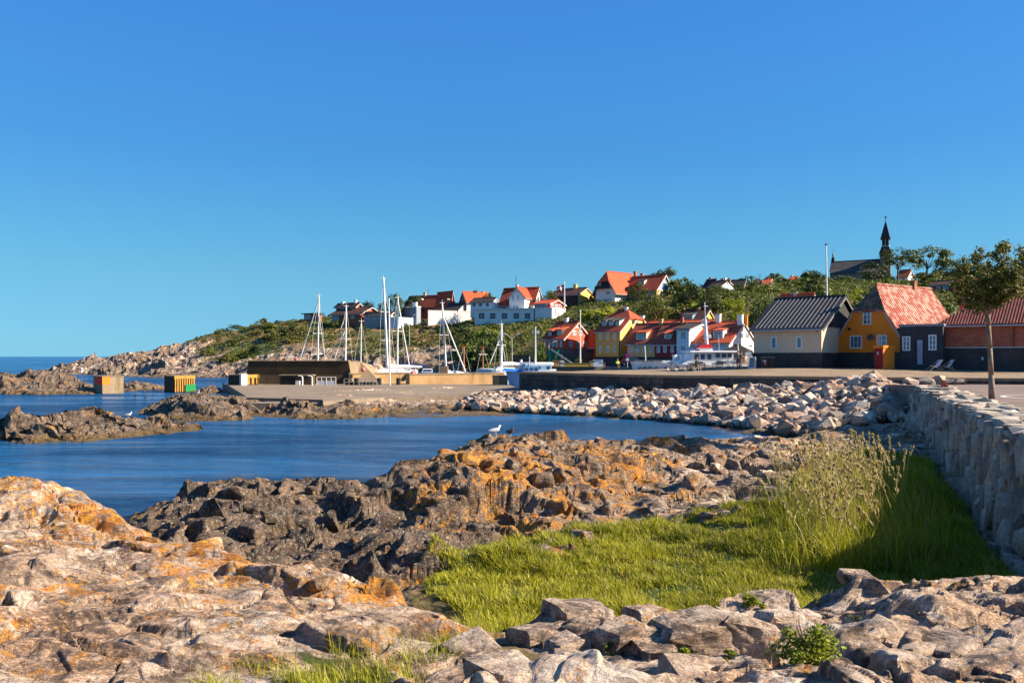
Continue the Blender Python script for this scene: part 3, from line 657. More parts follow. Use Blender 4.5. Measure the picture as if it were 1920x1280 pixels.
def slat_block(name, px0, px1, pxm, py0, py1, label, kind):
    """a concrete mooring block: left dark face from px0 to pxm, right face to px1"""
    z0 = -0.3 if kind != 3 else AZ-.05; zw = 0 if kind != 3 else AZ
    Y = (CZ - zw) * F / (py1 - HY); c = Vector(((pxm-HX)/F*Y, Y, 0)); s = Y/F; zt = CZ - (py0-HY)/F*Y
    th = RAD(46); A = Vector((-math.sin(th), math.cos(th))); B = Vector((math.cos(th), math.sin(th)))
    def hit(px, d): u = (px-HX)/F; return (u*c.y - c.x)/(d.x - u*d.y)
    wr = hit(px1, B); D = hit(px0, A)
    root = empty(name, (c.x, c.y, 0), label, 'mooring block', 'concrete mooring blocks', th)
    body = MB().box(0, wr, 0, D, z0, zt).build('block_body', M_conc if kind == 1 else M_concdark, root)
    # shift so the left face reads at px0
    if kind == 1:
        MB().box(-.02, wr*.36, -.03, .0, zt-(zt-zw)*.46, zt-.02).build('orange_panel', paint('signal_orange', (0.90, 0.20, 0.01), .6, .1), root)
        MB().box(-.04, -.002, 0.0, D*.75, zt-(zt-zw)*.46, zt-.02).build('red_panel', paint('signal_red', (0.90, 0.03, 0.02), .6, .1), root)
        MB().box(-.08, wr+.08, -.08, D+.08, zt, zt+.08).build('coping', M_conc, root)
    else:
        wood = paint('ochre_timber', (0.50, 0.25, 0.05), .8, .3, 2)
        n = 9 if kind == 2 else 4
        for k in range(n):
            x = wr*(k+.3)/n
            if kind == 3 and k < 1: continue
            MB().box(x, x+wr/n*.5, -.14, -.02, zw+.1, zt-.02).build('timber_post', wood, root)
        MB().box(0, wr, -.18, -.0, zt-.35, zt+.05).build('timber_beam', wood, root)
        if kind == 2: MB().box(wr*.52, wr+.05, -.26, -.19, zw+.1, zt-(zt-zw)*.52).build('green_panel', paint('signal_green', (0.0, 0.22, 0.06), .5, .1), root)
        if kind == 3: MB().box(-.2, .55, -.5, -.02, zw, zt+.15).build('white_post', paint('white_wash', (0.72, 0.70, 0.66), .7, .1), root)
    return root
slat_block('mooring_block', 175, 232, 192, 706, 738, 'square concrete block in the water with a red and orange painted corner', 1)
slat_block('mooring_block', 308, 365, 326, 705, 736, 'concrete block faced with ochre timber posts and a green panel, at the harbour mouth', 2)
slat_block('mooring_block', 428, 485, 452, 703, 722, 'timber-faced block with a white post at the left end of the concrete apron', 3)
def mole():
    Y = 99.5; x0 = (736-HX)/F*Y; x1 = (765-HX)/F*Y
    def seg(name, pa, pb, ya, yb, top, bot, label, mat):
        a = Vector(((pa-HX)/F*ya, ya, 0)); b = Vector(((pb-HX)/F*yb, yb, 0)); d = b-a
        r = empty(name, (a.x, a.y, 0), label, 'wall', None, math.atan2(d.y, d.x)); L = d.length
        MB().box(0, L, 0, 1.2, bot, top-.14).build('wall_body', mat, r); MB().box(-.05, L+.05, -.07, 1.27, top-.14, top).build('coping', M_conc, r); return r
    seg('mole_wall', 655, 768, 103.2, 107.5, CZ-(699-HY)/F*104, .3, 'short ochre concrete wall beside the end of the breakwater, below the tall masts', M_mole)
    seg('mole_wall', 768, 945, 102, 109, CZ-(700-HY)/F*104, .2, 'long low ochre concrete mole in front of the moored boats', M_mole)
    seg('mole_wall', 935, 952, 100, 101, CZ-(704-HY)/F*99, .4, 'stubby rusty-orange end of the mole beside the blue fishing boat', M_mole)
    b = MB().box(0, 1.0, 0, 1.0, 0, 1.1).build('concrete_cube', M_conc); b.location = ((825-HX)/F*105.2, 105.2, CZ-(701-HY)/F*104); b.scale = (1.0, 1, .9)
    tag(b, 'small pale concrete cube standing on top of the low mole', 'concrete block')
mole()
def apron_clutter():
    W = paint('white_wash', (0.72, 0.70, 0.66), .7, .1)
    def gate(px, label):
        p = PZ(px, 722.2, AZ); r = empty('railing_gate', p, label, 'gate', 'white gates on the apron')
        m = MB(); w, h = 1.15, 1.0
        for a, b in (((0,0,0),(0,0,h)), ((w,0,0),(w,0,h)), ((0,0,h),(w,0,h)), ((w*.5,0,.5),(w*.5,0,h)), ((0,0,.05),(w,0,.05))): m.tube(a, b, .04)
        m.build('gate_frame', W, r); MB().box(.04, w-.04, -.02, .02, .07, .58).build('gate_panel', W, r)
    gate(594, 'white metal railing gate on the apron, left one of the pair'); gate(612, 'white metal railing gate on the apron, right one of the pair')
    for px, lab in ((567, 'white hooped post on the apron just right of the dark doorway'), (585, 'white hooped post on the apron next to the railing gates')):
        p = PZ(px, 722.2, AZ); r = empty('hooped_post', p, lab, 'post', 'white hooped posts')
        MB().tube((0,0,0), (0,0,1.05), .11).build('post', W, r); MB().path([(0,0,1.05), (-.15,0,1.15), (-.5,0,1.17)], .07).build('hoop', W, r)
    p = PZ(523, 721, AZ); r = empty('store_hut', (p.x, p.y, AZ-.02), 'low dark flat-roofed concrete store against the breakwater', 'hut')
    MB().box(0, 4.1, .3, 1.7, 0, 1.15).build('wall', M_concdark, r); MB().box(-.1, 4.2, .15, 1.7, 1.15, 1.27).build('roof', M_conc, r)
    MB().box(.3, 1.9, .25, .3, 0, 1.0).build('doorway', paint('doorway_dark', (.01,.01,.01)), r); MB().box(2.1, 2.6, -.1, .29, 0, .5).build('step', W, r)  # flat black panel stands in for the unlit inside of the doorway
    for i, (px, c, lab) in enumerate(((668, (0.02,.02,.022), 'black barrel on the apron, left one'), (711, (0.02,.02,.022), 'black barrel on the apron near the tall white pole'), (747, (0.02,.025,.03), 'tall dark drum against the ochre wall'))):
        p = PZ(px, 721, AZ); r = empty('barrel', p, lab, 'barrel', 'barrels on the apron')
        MB().tube((0,0,0), (0,0,.8), .28, .28, 12).build('barrel_body', paint('barrel_black', c, .5), r); MB().tube((0,0,.8), (0,0,.84), .3, .3, 12).build('lid', paint('barrel_black', c, .5), r)
    def rack(px0, px1, lab, n):
        a = PZ(px0, 721.5, AZ); b = PZ(px1, 721.5, AZ); L = b.x-a.x; r = empty('net_rack', a, lab, 'rack', 'net racks'); m = MB()
        for k in range(n+1): m.tube((L*k/n,0,0), (L*k/n,0,.75), .035)
        for z in (.35, .75): m.tube((0,0,z), (L,0,z), .035)
        m.build('rack_frame', paint('grey_steel', (.35,.33,.3), .5), r)
        g = MB(); rr = random.Random(int(px0))
        for k in range(5): g.box(L*k/5+.1, L*k/5+.1+rr.uniform(.4,.8), .1, .5, 0, rr.uniform(.2,.5))
        g.build('net_bundle', paint('net_teal', (.16,.14,.11), .9, .3, 3), r)
    rack(645, 663, 'short metal net rack at the foot of the breakwater end', 2); rack(673, 706, 'long metal net rack with bundled nets on the apron', 5)
apron_clutter()

# ------------------------------------------------------------------ heaped boulders between the quay wall and the water
def boulder_mats():
    t = NT('boulder_granite'); p = t.pos(); r = t.rnd(); at = t.attr('tint'); x = t.math('FRACT', t.math('ADD', r, at))
    a = t.noise(p, 1.1, 6, 0.7, 0.5); b = t.noise(p, 7, 5, 0.75)
    c = t.ramp(x, [(0.0, (0.30, 0.16, 0.10)), (0.18, (0.50, 0.34, 0.24)), (0.36, (0.20, 0.165, 0.14)), (0.5, (0.40, 0.33, 0.27)), (0.68, (0.66, 0.54, 0.43)), (0.84, (0.40, 0.26, 0.18)), (1.0, (0.11, 0.085, 0.07))])
    c = t.mix(t.ramp(a, [(0.35, 0.55), (0.5, 0.0)]), c, (0.14, 0.10, 0.075)); c = t.mix(t.ramp(b, [(0.58, 0.0), (0.72, 0.5)]), c, (0.62, 0.55, 0.47)); c = t.mix(t.ramp(b, [(0.34, 0.5), (0.44, 0.0)]), c, (0.08, 0.06, 0.05))
    sz = t.n('SeparateXYZ'); t.l(t.n('NewGeometry').outputs['Position'], sz.inputs[0]); wl = t.math('ADD', sz.outputs[2], t.math('MULTIPLY', a, 0.5))
    c = t.mix(t.ramp(wl, [(0.36, 0.9), (0.66, 0.0)]), c, (0.05, 0.033, 0.018))
    return t.done(c, 0.85, t.bump(t.math('ADD', a, t.math('MULTIPLY', b, 0.6)), 0.9, 0.10))
M_boulder = boulder_mats()
def boulder_mesh(seed, n=15):
    r = random.Random(seed); bm = bmesh.new(); s = (1, r.uniform(.6, .95), r.uniform(.45, .85)); sharp = r.uniform(.5, .95)
    for i in range(n):
        p = Vector([r.gauss(0, 1) for _ in range(3)]); m = max(abs(c) for c in p); p = p.normalized()*(1-sharp) + (p/m)*sharp
        bm.verts.new((p.x*s[0]/2, p.y*s[1]/2, p.z*s[2]/2))
    h = bmesh.ops.convex_hull(bm, input=bm.verts)
    bmesh.ops.delete(bm, geom=list({g for g in list(h.get('geom_interior', [])) + list(h.get('geom_unused', [])) if isinstance(g, bmesh.types.BMVert)}), context='VERTS')
    bmesh.ops.dissolve_limit(bm, angle_limit=0.22, verts=bm.verts[:], edges=bm.edges[:])
    bmesh.ops.bevel(bm, geom=bm.edges[:], offset=0.014, segments=1, affect='EDGES'); bmesh.ops.triangulate(bm, faces=bm.faces[:])
    me = bpy.data.meshes.new('boulder'); bm.to_mesh(me); bm.free(); me.materials.append(M_boulder); me.attributes.new('tint', 'FLOAT', 'POINT'); return me
BPROTO = [boulder_mesh(500+i) for i in range(16)]
def in_poly(x, y, poly):
    c = False; n = len(poly)
    for i in range(n):
        x0, y0 = poly[i]; x1, y1 = poly[(i+1) % n]
        if (y0 > y) != (y1 > y) and x < (x1-x0)*(y-y0)/(y1-y0)+x0: c = not c
    return c
def pz_poly(rows): return [V2(a, b, c) for a, b, c in rows]
RIP = [V2(850, 770, .1), V2(1000, 775, 0), V2(1200, 786, 0), V2(1350, 799, 0), V2(1480, 817, .1), V2(1580, 790, .9), V2(1690, 790, .9), (wall_x(42)-.6, 42), (wall_x(43.6)+.2, 45), (24.5, 52), (27, 58.5), (22, 62.2), (11, 67.6), (4.5, 76), (-3, 73)]
def riprap():
    r = random.Random(11); xs = [p[0] for p in RIP]; ys = [p[1] for p in RIP]; c = []
    tries = 0
    while len(c) < 3300 and tries < 90000:
        tries += 1; x = r.uniform(min(xs), max(xs)); y = r.uniform(min(ys), max(ys))
        if not in_poly(x, y, RIP): continue
        px = HX + x/y*F
        if px > 1745: continue
        s = (r.choice([.3, .35, .45, .55, .65, .8, 1.0, 1.35]) if px > 1060 else r.choice([.4, .55, .8, 1.1]))*r.uniform(.8, 1.2)
        c.append([s/y, x, y, s])
    X = np.array([q[1] for q in c]); Y = np.array([q[2] for q in c]); Z, _ = land(X, Y); B = base(X/Y, np.log(Y))
    for q, z in zip(c, B[:, 0]): q.append(float(z))
    c.sort(key=lambda q: -q[0])
    looks = ['angular boulder in the sunlit heap between the quay wall and the water']
    vv = []; ff = []; tt = []
    for i, (_, x, y, s, z) in enumerate(c):
        lift = 0.12*s + (0.32*r.random() if s < .9 else 0.1)
        M = Matrix.Translation((x, y, z + lift)) @ Matrix.Rotation(r.uniform(0, 6.28), 4, 'Z') @ Matrix.Rotation(r.uniform(-.5, .5), 4, 'X') @ Matrix.Rotation(r.uniform(-.5, .5), 4, 'Y') @ Matrix.Scale(s, 4)
        me = BPROTO[r.randrange(16)]
        if i < 172:
            o = bpy.data.objects.new('boulder', me); link(o); o.matrix_world = M
            px = HX + x/y*F; dd = me.dimensions_() if False else None; xs_ = [v.co.z for v in me.vertices]; fl = max(xs_)-min(xs_)
            shape = 'flat' if fl < .62 else ('wedge-shaped' if fl < .78 else 'blocky'); size = 'large' if i < 40 else ('medium' if i < 105 else 'smallish')
            zone = [z_ for a, z_ in ((930, 'near the apron'), (1010, 'below the workboat'), (1090, 'below the coral-red house'), (1170, 'below the yellow house'), (1240, 'below the ship bow'), (1310, 'below the ship funnel'), (1400, 'below the ship stern'), (1480, 'left of the cream house'), (1560, 'right below the cream house'), (1640, 'below the mustard house'), (9999, 'by the stone wall end')) if px < a][0]
            fr_ = (y - 44)/(70-44) if px > 1250 else (y - 58)/(82-58); row = 'near the water' if fr_ < .35 else ('midway up the heap' if fr_ < .62 else 'against the quay wall')
            tag(o, '%s %s boulder %s, %s' % (size, shape, row, zone), 'boulder', 'heaped boulders below the quay wall')
        else:
            n = len(vv); vv += [M @ v.co for v in me.vertices]; ff += [tuple(n+k for k in p.vertices) for p in me.polygons]; tt += [r.random()]*len(me.vertices)
    o = mesh_obj('rubble', vv, ff, M_boulder); o['kind'] = 'stuff'; o['label'] = 'smaller stones filling the gaps between the heaped boulders'
    a = o.data.attributes.new('tint', 'FLOAT', 'POINT'); a.data.foreach_set('value', tt)
riprap()

# =================================================================== houses
def tile_mat(name, c0, c1, c2, axis, lichen=0.0, pitch=0.24, row=0.34, bump=0.05):
    t = NT(name); p = t.pos(obj=True); a = t.noise(p, 0.6, 5, 0.65); b = t.noise(p, 5, 4, 0.7)
    c = t.ramp(a, [(0.3, c0), (0.7, c1)]); c = t.mix(t.ramp(b, [(0.42, 0.7), (0.6, 0.0)]), c, c2)
    cel = t.voro(t.pos(scale=(1/row, 1/pitch, 1/row) if axis == 'y' else (1/pitch, 1/row, 1/row), obj=True), 1.0, 'F1', 'Color')
    sc = t.n('SeparateColor'); t.l(cel, sc.inputs[0]); c = t.mix(t.math('MULTIPLY', sc.outputs[0], 0.4), c, c2)
    if lichen: 
        l = t.noise(t.pos(scale=(1, 1, 1.6), obj=True), 1.5, 8, 0.82); c = t.mix(t.ramp(l, [(0.52, 0.0), (0.56, lichen)]), c, (0.36, 0.24, 0.18))
        c = t.mix(t.math('MULTIPLY', t.ramp(sc.outputs[1], [(0.55, 0.0), (0.7, 1.0)]), lichen*0.7), c, (0.46, 0.34, 0.26))
    w = t.n('TexWave'); w.wave_type = 'BANDS'; w.bands_direction = 'Y' if axis == 'y' else 'X'; w.wave_profile = 'SIN'
    t.l(p, w.inputs[0]); w.inputs['Scale'].default_value = 0.314/pitch
    w2 = t.n('TexWave'); w2.wave_type = 'BANDS'; w2.bands_direction = 'Z'; w2.wave_profile = 'SAW'; t.l(p, w2.inputs[0]); w2.inputs['Scale'].default_value = 0.314/(row*0.7)
    h = t.math('ADD', w.outputs['Fac'], t.math('MULTIPLY', w2.outputs['Fac'], 0.7)); h = t.math('ADD', h, t.math('MULTIPLY', b, 0.8))
    return t.done(c, 0.8, t.bump(h, 1.0, bump))
_tm = {}
def TILE(kind, axis):
    k = (kind, axis)
    if k not in _tm:
        spec = {'red': ((0.48, 0.075, 0.026), (0.60, 0.11, 0.038), (0.28, 0.045, 0.022), 0.0), 'bright': ((0.60, 0.10, 0.034), (0.70, 0.15, 0.05), (0.45, 0.07, 0.03), 0.0),
                'old': ((0.36, 0.042, 0.016), (0.46, 0.065, 0.024), (0.20, 0.03, 0.018), 0.85), 'brown': ((0.085, 0.035, 0.025), (0.14, 0.05, 0.035), (0.05, 0.025, 0.02), 0.0),
                'dark': ((0.05, 0.042, 0.038), (0.08, 0.065, 0.055), (0.03, 0.026, 0.024), 0.0), 'maroon': ((0.30, 0.05, 0.026), (0.40, 0.07, 0.034), (0.15, 0.03, 0.02), 0.15),
                'slate': ((0.07, 0.065, 0.062), (0.12, 0.11, 0.10), (0.04, 0.038, 0.038), 0.0), 'dark_brown': ((0.075, 0.05, 0.035), (0.12, 0.085, 0.05), (0.05, 0.035, 0.02), 0.3)}[kind]
        _tm[k] = tile_mat('%s_roof_tiles_%s' % (kind, 'across' if axis == 'y' else 'along'), spec[0], spec[1], spec[2], axis, spec[3], 0.40 if kind == 'old' else 0.24, 0.5 if kind == 'old' else 0.34, 0.09 if kind == 'old' else 0.05)
    return _tm[k]
M_glass = None
def glassmat():
    t = NT('window_glass'); a = t.noise(t.pos(), 0.4, 2); c = t.ramp(a, [(0.3, (0.03, 0.05, 0.08)), (0.7, (0.13, 0.18, 0.25))]); return t.done(c, 0.08, None, 0.0, 0.8)  # bluish base colour stands in for sky reflected in the panes
M_glass = glassmat()
M_white = paint('white_joinery', (0.74, 0.74, 0.72), 0.5, 0.08)
M_whitewall = paint('whitewashed_render', (0.76, 0.74, 0.69), 0.85, 0.08, 0.5)
M_brick = paint('chimney_brick', (0.36, 0.15, 0.08), 0.9, 0.25, 3)
M_plinth = paint('black_tarred_plinth', (0.062, 0.054, 0.05), 0.85, 0.35, 1.2)
M_trim = paint('pale_bargeboard', (0.50, 0.48, 0.45), 0.7, 0.1)
_wc = {}
def window_mesh(w, h, nx, ny, mat, fw):
    k = (round(w, 2), round(h, 2), nx, ny, mat.name)
    if k not in _wc:
        m = MB(); f = fw; m.box(-w/2, w/2, -.05, .01, -h/2, -h/2+f).box(-w/2, w/2, -.05, .01, h/2-f, h/2)
        m.box(-w/2, -w/2+f, -.05, .01, -h/2+f, h/2-f).box(w/2-f, w/2, -.05, .01, -h/2+f, h/2-f)
        for i in range(1, nx): x = -w/2 + w*i/nx; g = f*(.9 if i*2 == nx else .5); m.box(x-g/2, x+g/2, -.042, .01, -h/2+f, h/2-f)
        for j in range(1, ny): z = -h/2 + h*j/ny; m.box(-w/2+f, w/2-f, -.038, .012, z-f*.25, z+f*.25)
        me = bpy.data.meshes.new('window'); me.from_pydata(m.v, [], m.f); me.materials.append(mat)
        p = MB().box(-w/2+f*.5, w/2-f*.5, -.018, .015, -h/2+f*.5, h/2-f*.5); pm = bpy.data.meshes.new('pane'); pm.from_pydata(p.v, [], p.f); pm.materials.append(M_glass)
        _wc[k] = (me, pm)
    return _wc[k]
RECTS = []; FOOT = []
class House:
    def __init__(s, name, label, pc, Y, yaw, pl, pr, pb, pe, pa, ridge='A', wall=None, roof='red', wallB=None, hip=(0, 0), over=0.35, cat='house', group=None, plinth=None, main=None, zb=None, deep=None, gable=None, flat=False, drop=2.0, roofmat=None, trim=True, rthick=0.16):
        th = RAD(yaw); s.b = Vector((math.cos(th), math.sin(th))); s.a = Vector((-math.sin(th), math.cos(th)))
        s.C = Vector(((pc-HX)/F*Y, Y)); s.Y = Y; s.ridge = ridge
        s.L = s.hit_line(pl, s.a); s.W = s.hit_line(pr, s.b)
        if deep is not None:
            if s.L < 0.5 or pl is None: s.L = deep
            if s.W < 0.5 or pr is None: s.W = deep
        zf = lambda py, YY: CZ - (py-HY)/F*YY
        if s.L > 45 or s.W > 45 or s.L < .5 or s.W < .5: print('BAD', name, label, s.L, s.W)
        s.zb = zf(pb, Y) if zb is None else zb; s.e = zf(pe, Y)
        gm = s.C + (s.b*s.W/2 if ridge == 'A' else s.a*s.L/2); s.r = zf(pa, gm.y) if not flat else s.e
        s.frame = Matrix.Translation((s.C.x, s.C.y, 0)) @ Matrix.Rotation(th, 4, 'Z')
        if main is None:
            s.root = empty(name, (s.C.x, s.C.y, s.zb), label, cat, group, th); s.rel = Matrix.Translation((0, 0, -s.zb))
            s.rootm = Matrix.Translation((s.C.x, s.C.y, s.zb)) @ Matrix.Rotation(th, 4, 'Z')
        else: s.root = main.root; s.rootm = main.rootm; s.rel = main.rootm.inverted() @ s.frame
        s.wallm = wall or M_whitewall; wb = wallB or s.wallm; W, L, e, r = s.W, s.L, s.e, s.r; z0 = s.zb - drop
        s.roofk = roof
        if flat:
            s.put(MB().box(0, W, 0, L, z0, e).build('wall', s.wallm)); s.put(MB().box(-over, W+over, -over, L+over, e, e+.22).build('roof', roofmat or TILE(roof, 'y')))
        else:
            hw = (W if ridge == 'A' else L)/2; Lr = L if ridge == 'A' else W
            m = (lambda u, v, z: (u+hw, v, z)) if ridge == 'A' else (lambda u, v, z: (v, u+hw, z))
            # body with gables
            v = []; f = []
            ring = [(0,0),(W,0),(W,L),(0,L)]; v += [(x, y, z0) for x, y in ring] + [(x, y, e) for x, y in ring]
            f += [(0,3,2,1), (0,1,5,4), (1,2,6,5), (2,3,7,6), (3,0,4,7)]
            for k, end in ((0, 0.0), (1, Lr)):
                hf = hip[k]
                if hf >= 1: continue
                zt = r - hf*(r-e); n = len(v); q = [m(-hw, end, e), m(hw, end, e), m(hw*hf, end, zt), m(-hw*hf, end, zt)]
                v += q; f.append((n, n+1, n+2, n+3)); 
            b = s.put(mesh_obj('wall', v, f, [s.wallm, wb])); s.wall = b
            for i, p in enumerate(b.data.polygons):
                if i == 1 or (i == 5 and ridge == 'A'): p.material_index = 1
            o = over; sl = (r-e)/hw; ee = e - o*sl; H = hw + o; v0, v1 = -o*.7, Lr + o*.7; T = rthick
            h0, h1 = hip
            i0 = v0 + h0*hw*.85; i1 = v1 - h1*hw*.85
            z0h = r - h0*(r-ee); z1h = r - h1*(r-ee)
            up = []; fa = []
            def add(*pts):
                n = len(up); up.extend(pts); fa.append(tuple(range(n, n+len(pts))))
            add((-H, v0, ee), (-H, v1, ee), (-H*h1, v1, z1h), (0, i1, r), (0, i0, r), (-H*h0, v0, z0h))
            add((H, v1, ee), (H, v0, ee), (H*h0, v0, z0h), (0, i0, r), (0, i1, r), (H*h1, v1, z1h))
            if h0 > 0: add((-H*h0, v0, z0h), (0, i0, r), (H*h0, v0, z0h))
            if h1 > 0: add((H*h1, v1, z1h), (0, i1, r), (-H*h1, v1, z1h))
            bm = bmesh.new(); vs = [bm.verts.new(m(*p)) for p in up]
            for q in fa:
                try: bm.faces.new([vs[i] for i in q])
                except ValueError: pass
            bmesh.ops.remove_doubles(bm, verts=bm.verts[:], dist=0.004)
            bmesh.ops.recalc_face_normals(bm, faces=bm.faces[:])
            for q in bm.faces:
                if q.normal.z < 0: q.normal_flip()
            be = [x for x in bm.edges if x.is_boundary]
            rr = bmesh.ops.extrude_face_region(bm, geom=bm.faces[:]); 
            for vv in [g for g in rr['geom'] if isinstance(g, bmesh.types.BMVert)]: vv.co.z += T
            me = bpy.data.meshes.new('roof'); bm.to_mesh(me); bm.free(); me.materials.append(roofmat or TILE(roof, 'y' if ridge == 'A' else 'x'))
            s.roof = s.put(link(bpy.data.objects.new('roof', me)))
            s.put(MB().tube(m(0, i0, r+T), m(0, i1, r+T), .13).build('ridge_cap', roofmat or TILE(roof, 'y')))
            if trim and hip[0] < 1:
                zt = r - hip[0]*(r-ee)
                for sg in (-1, 1):
                    tb = MB()
                    a0 = Vector(m(sg*H, v0-.04, ee-.02)); a1 = Vector(m(sg*H*hip[0], v0-.04, zt-.02)); dn = Vector((0, 0, -.22)); 
                    w_ = Vector(m(0, v0+.03, 0)) - Vector(m(0, v0-.04, 0)); tb.prism([a0, a1, a1+w_, a0+w_], [a0+dn, a1+dn, a1+w_+dn, a0+w_+dn])
                    s.put(tb.build('bargeboard', trim if trim is not True else M_trim))
            g = MB(); g.tube(m(-H-.03, v0, ee-.03), m(-H-.03, v1, ee-.03), .07); s.put(g.build('gutter', M_trim))
        if plinth is not None:
            zp = zf(plinth, Y); s.put(MB().box(-.07, W+.07, -.07, L+.07, z0+.02, zp).build('plinth', M_plinth))
        s.zf = zf; RECTS.append((pl if pl is not None else pc-20, min(pr if pr is not None else pc, 1990), min(pa, pe), pb, Y))
        FOOT.append((s.C, s.a, s.b, s.L, s.W))
    def hit_line(s, px, d):
        if px is None: return 0.0
        r = Vector(((px-HX)/F, 1.0)); # C + k d = t r
        det = d.x*(-r.y) + r.x*d.y
        return (-(s.C.x)*(-r.y) - r.x*(s.C.y)) / det if abs(det) > 1e-9 else 0.0
    def put(s, o, local=None, parent=None):
        o.parent = parent or s.root; o.matrix_local = s.rel @ (local or Matrix.Identity(4)) if parent is None else (local or Matrix.Identity(4)); return o
    def on(s, face, px, d0=0.0):
        """local along-coordinate and camera distance where column px meets the plane x=d0 (face A) or y=d0 (face B)"""
        r = Vector(((px-HX)/F, 1.0)); n = s.b if face == 'A' else s.a; q = s.a if face == 'A' else s.b
        t = (d0 + s.C.dot(n))/r.dot(n); return t*r.dot(q) - s.C.dot(q), t
    def loc(s, face, k, z, d0=0.0):
        return Matrix.Translation((d0, k, z)) @ Matrix.Rotation(RAD(-90), 4, 'Z') if face == 'A' else Matrix.Translation((k, d0, z))
    def win(s, face, px, py, wp, hp, nx=2, ny=2, mat=None, d0=0.0, fw=0.09, name='window', label=None):
        k, t = s.on(face, px, d0); z = s.zf(py, t); k1, _ = s.on(face, px+wp/2, d0); k0, _ = s.on(face, px-wp/2, d0)
        w = max(.25, abs(k1-k0)); h = hp/F*t; me, pm = window_mesh(w, h, nx, ny, mat or M_white, fw)
        o = s.put(link(bpy.data.objects.new(name, me)), s.loc(face, k, z, d0 - .003)); p = link(bpy.data.objects.new('pane', pm)); p.parent = o
        if label: o['label'] = label
        return o
    def box(s, name, face, px0, px1, py0, py1, mat, out=.06, d0=0.0, inn=0.02, label=None):
        k0, t0 = s.on(face, px0, d0); k1, t1 = s.on(face, px1, d0); z0 = s.zf(py1, (t0+t1)/2); z1 = s.zf(py0, (t0+t1)/2); a, b = min(k0, k1), max(k0, k1)
        m = MB().box(d0-out, d0+inn, a, b, z0, z1) if face == 'A' else MB().box(a, b, d0-out, d0+inn, z0, z1)
        o = s.put(m.build(name, mat)); 
        if label: o['label'] = label
        return o
    def chimney(s, px, wp, pt, mat=None, off=0.0, pot=True):
        c = (s.W if s.ridge == 'A' else s.L)/2 + off; k, t = s.on('A' if s.ridge == 'A' else 'B', px, c); w = max(.45, wp/F*t); zt = s.zf(pt, t)
        x, y = (c, k) if s.ridge == 'A' else (k, c); b = min(s.r - .5 - abs(off)*.9, zt-.3)
        o = s.put(MB().box(x-w/2, x+w/2, y-w/2, y+w/2, b, zt).box(x-w/2-.06, x+w/2+.06, y-w/2-.06, y+w/2+.06, zt-.02, zt+.12).build('chimney', mat or M_brick))
        return o
    def dormer(s, px, pb, pt, wp, face='A', kind='shed', wall=None, roof=None, nx=2, ny=2, cheek=None, wide=.72):
        """dormer on the slope above face A (ridge parallel to it)"""
        hw = s.W/2; sl = (s.r-s.e)/hw; x = .8
        for _ in range(6):
            k, t = s.on('A', px, x); zb = s.zf(pb, t); x = max(.05, (zb - s.e)/sl)
        k, t = s.on('A', px, x); zt = s.zf(pt, t); k0, _ = s.on('A', px-wp/2, x); k1, _ = s.on('A', px+wp/2, x); w = abs(k1-k0); zb = s.e + x*sl
        wm = wall or s.wallm; xb = min(hw, (zt+(.45 if kind == 'shed' else .0) - s.e)/sl)
        rm = TILE(roof or s.roofk, 'y')
        y0, y1 = k-w/2, k+w/2
        if kind == 'shed':
            zr = zt + .4; body = MB().prism([(x, y0, zb), (x, y1, zb), (x, y1, zt), (x, y0, zt)][::-1], [(xb, y0, s.e+xb*sl-.1), (xb, y1, s.e+xb*sl-.1), (xb, y1, s.e+xb*sl), (xb, y0, s.e+xb*sl)][::-1])
            d = s.put(body.build('dormer', cheek or wm)); o_ = .15
            rf = MB().prism([(x-.3, y0-o_, zt-.05), (x-.3, y1+o_, zt-.05), (xb+.1, y1+o_, s.e+xb*sl+.05), (xb+.1, y0-o_, s.e+xb*sl+.05)], [(x-.3, y0-o_, zt+.09), (x-.3, y1+o_, zt+.09), (xb+.1, y1+o_, s.e+xb*sl+.2), (xb+.1, y0-o_, s.e+xb*sl+.2)]).build('dormer_roof', rm)
        else:
            gh = w*.45; xb = min(hw*1.0, (zt+gh-s.e)/sl); body = MB().box(x, min(hw, (zt-s.e)/sl), y0, y1, zb-.05, zt)
            body.prism([(x, y0, zt), (x, y1, zt), (x, k, zt+gh)][::-1], [(x+.06, y0, zt), (x+.06, y1, zt), (x+.06, k, zt+gh)][::-1]); d = s.put(body.build('dormer', cheek or wm))
            rf = MB()
            for a, c in ((y0-.12, k), (y1+.12, k)):
                za = zt-.1; rf.prism([(x-.25, a, za), (xb+.2, a, za), (xb+.2, c, zt+gh), (x-.25, c, zt+gh)], [(x-.25, a, za+.12), (xb+.2, a, za+.12), (xb+.2, c, zt+gh+.12), (x-.25, c, zt+gh+.12)])
            rf = rf.build('dormer_roof', TILE(roof or s.roofk, 'x'))
        s.put(rf)
        h = (zt-zb)*.8; me, pm = window_mesh(w*wide, h, nx, ny, M_white, .08)
        o = s.put(link(bpy.data.objects.new('window', me)), s.loc('A', k, (zb+zt)/2, x-.004)); p = link(bpy.data.objects.new('pane', pm)); p.parent = o
        return d
    def antenna(s, px, pt):
        k, t = s.on('A' if s.ridge == 'A' else 'B', px, (s.W if s.ridge == 'A' else s.L)/2); c = (s.W if s.ridge == 'A' else s.L)/2; x, y = (c, k) if s.ridge == 'A' else (k, c); zt = s.zf(pt, t)
        m = MB().tube((x, y, s.r-.3), (x, y, zt), .05)
        for i in range(3): m.tube((x-.5+.1*i, y-.6+.1*i, zt-.1-.4*i), (x+.5-.1*i, y+.6-.1*i, zt-.1-.4*i), .03)
        s.put(m.build('antenna', paint('aerial_metal', (.12,.12,.13), .5)))

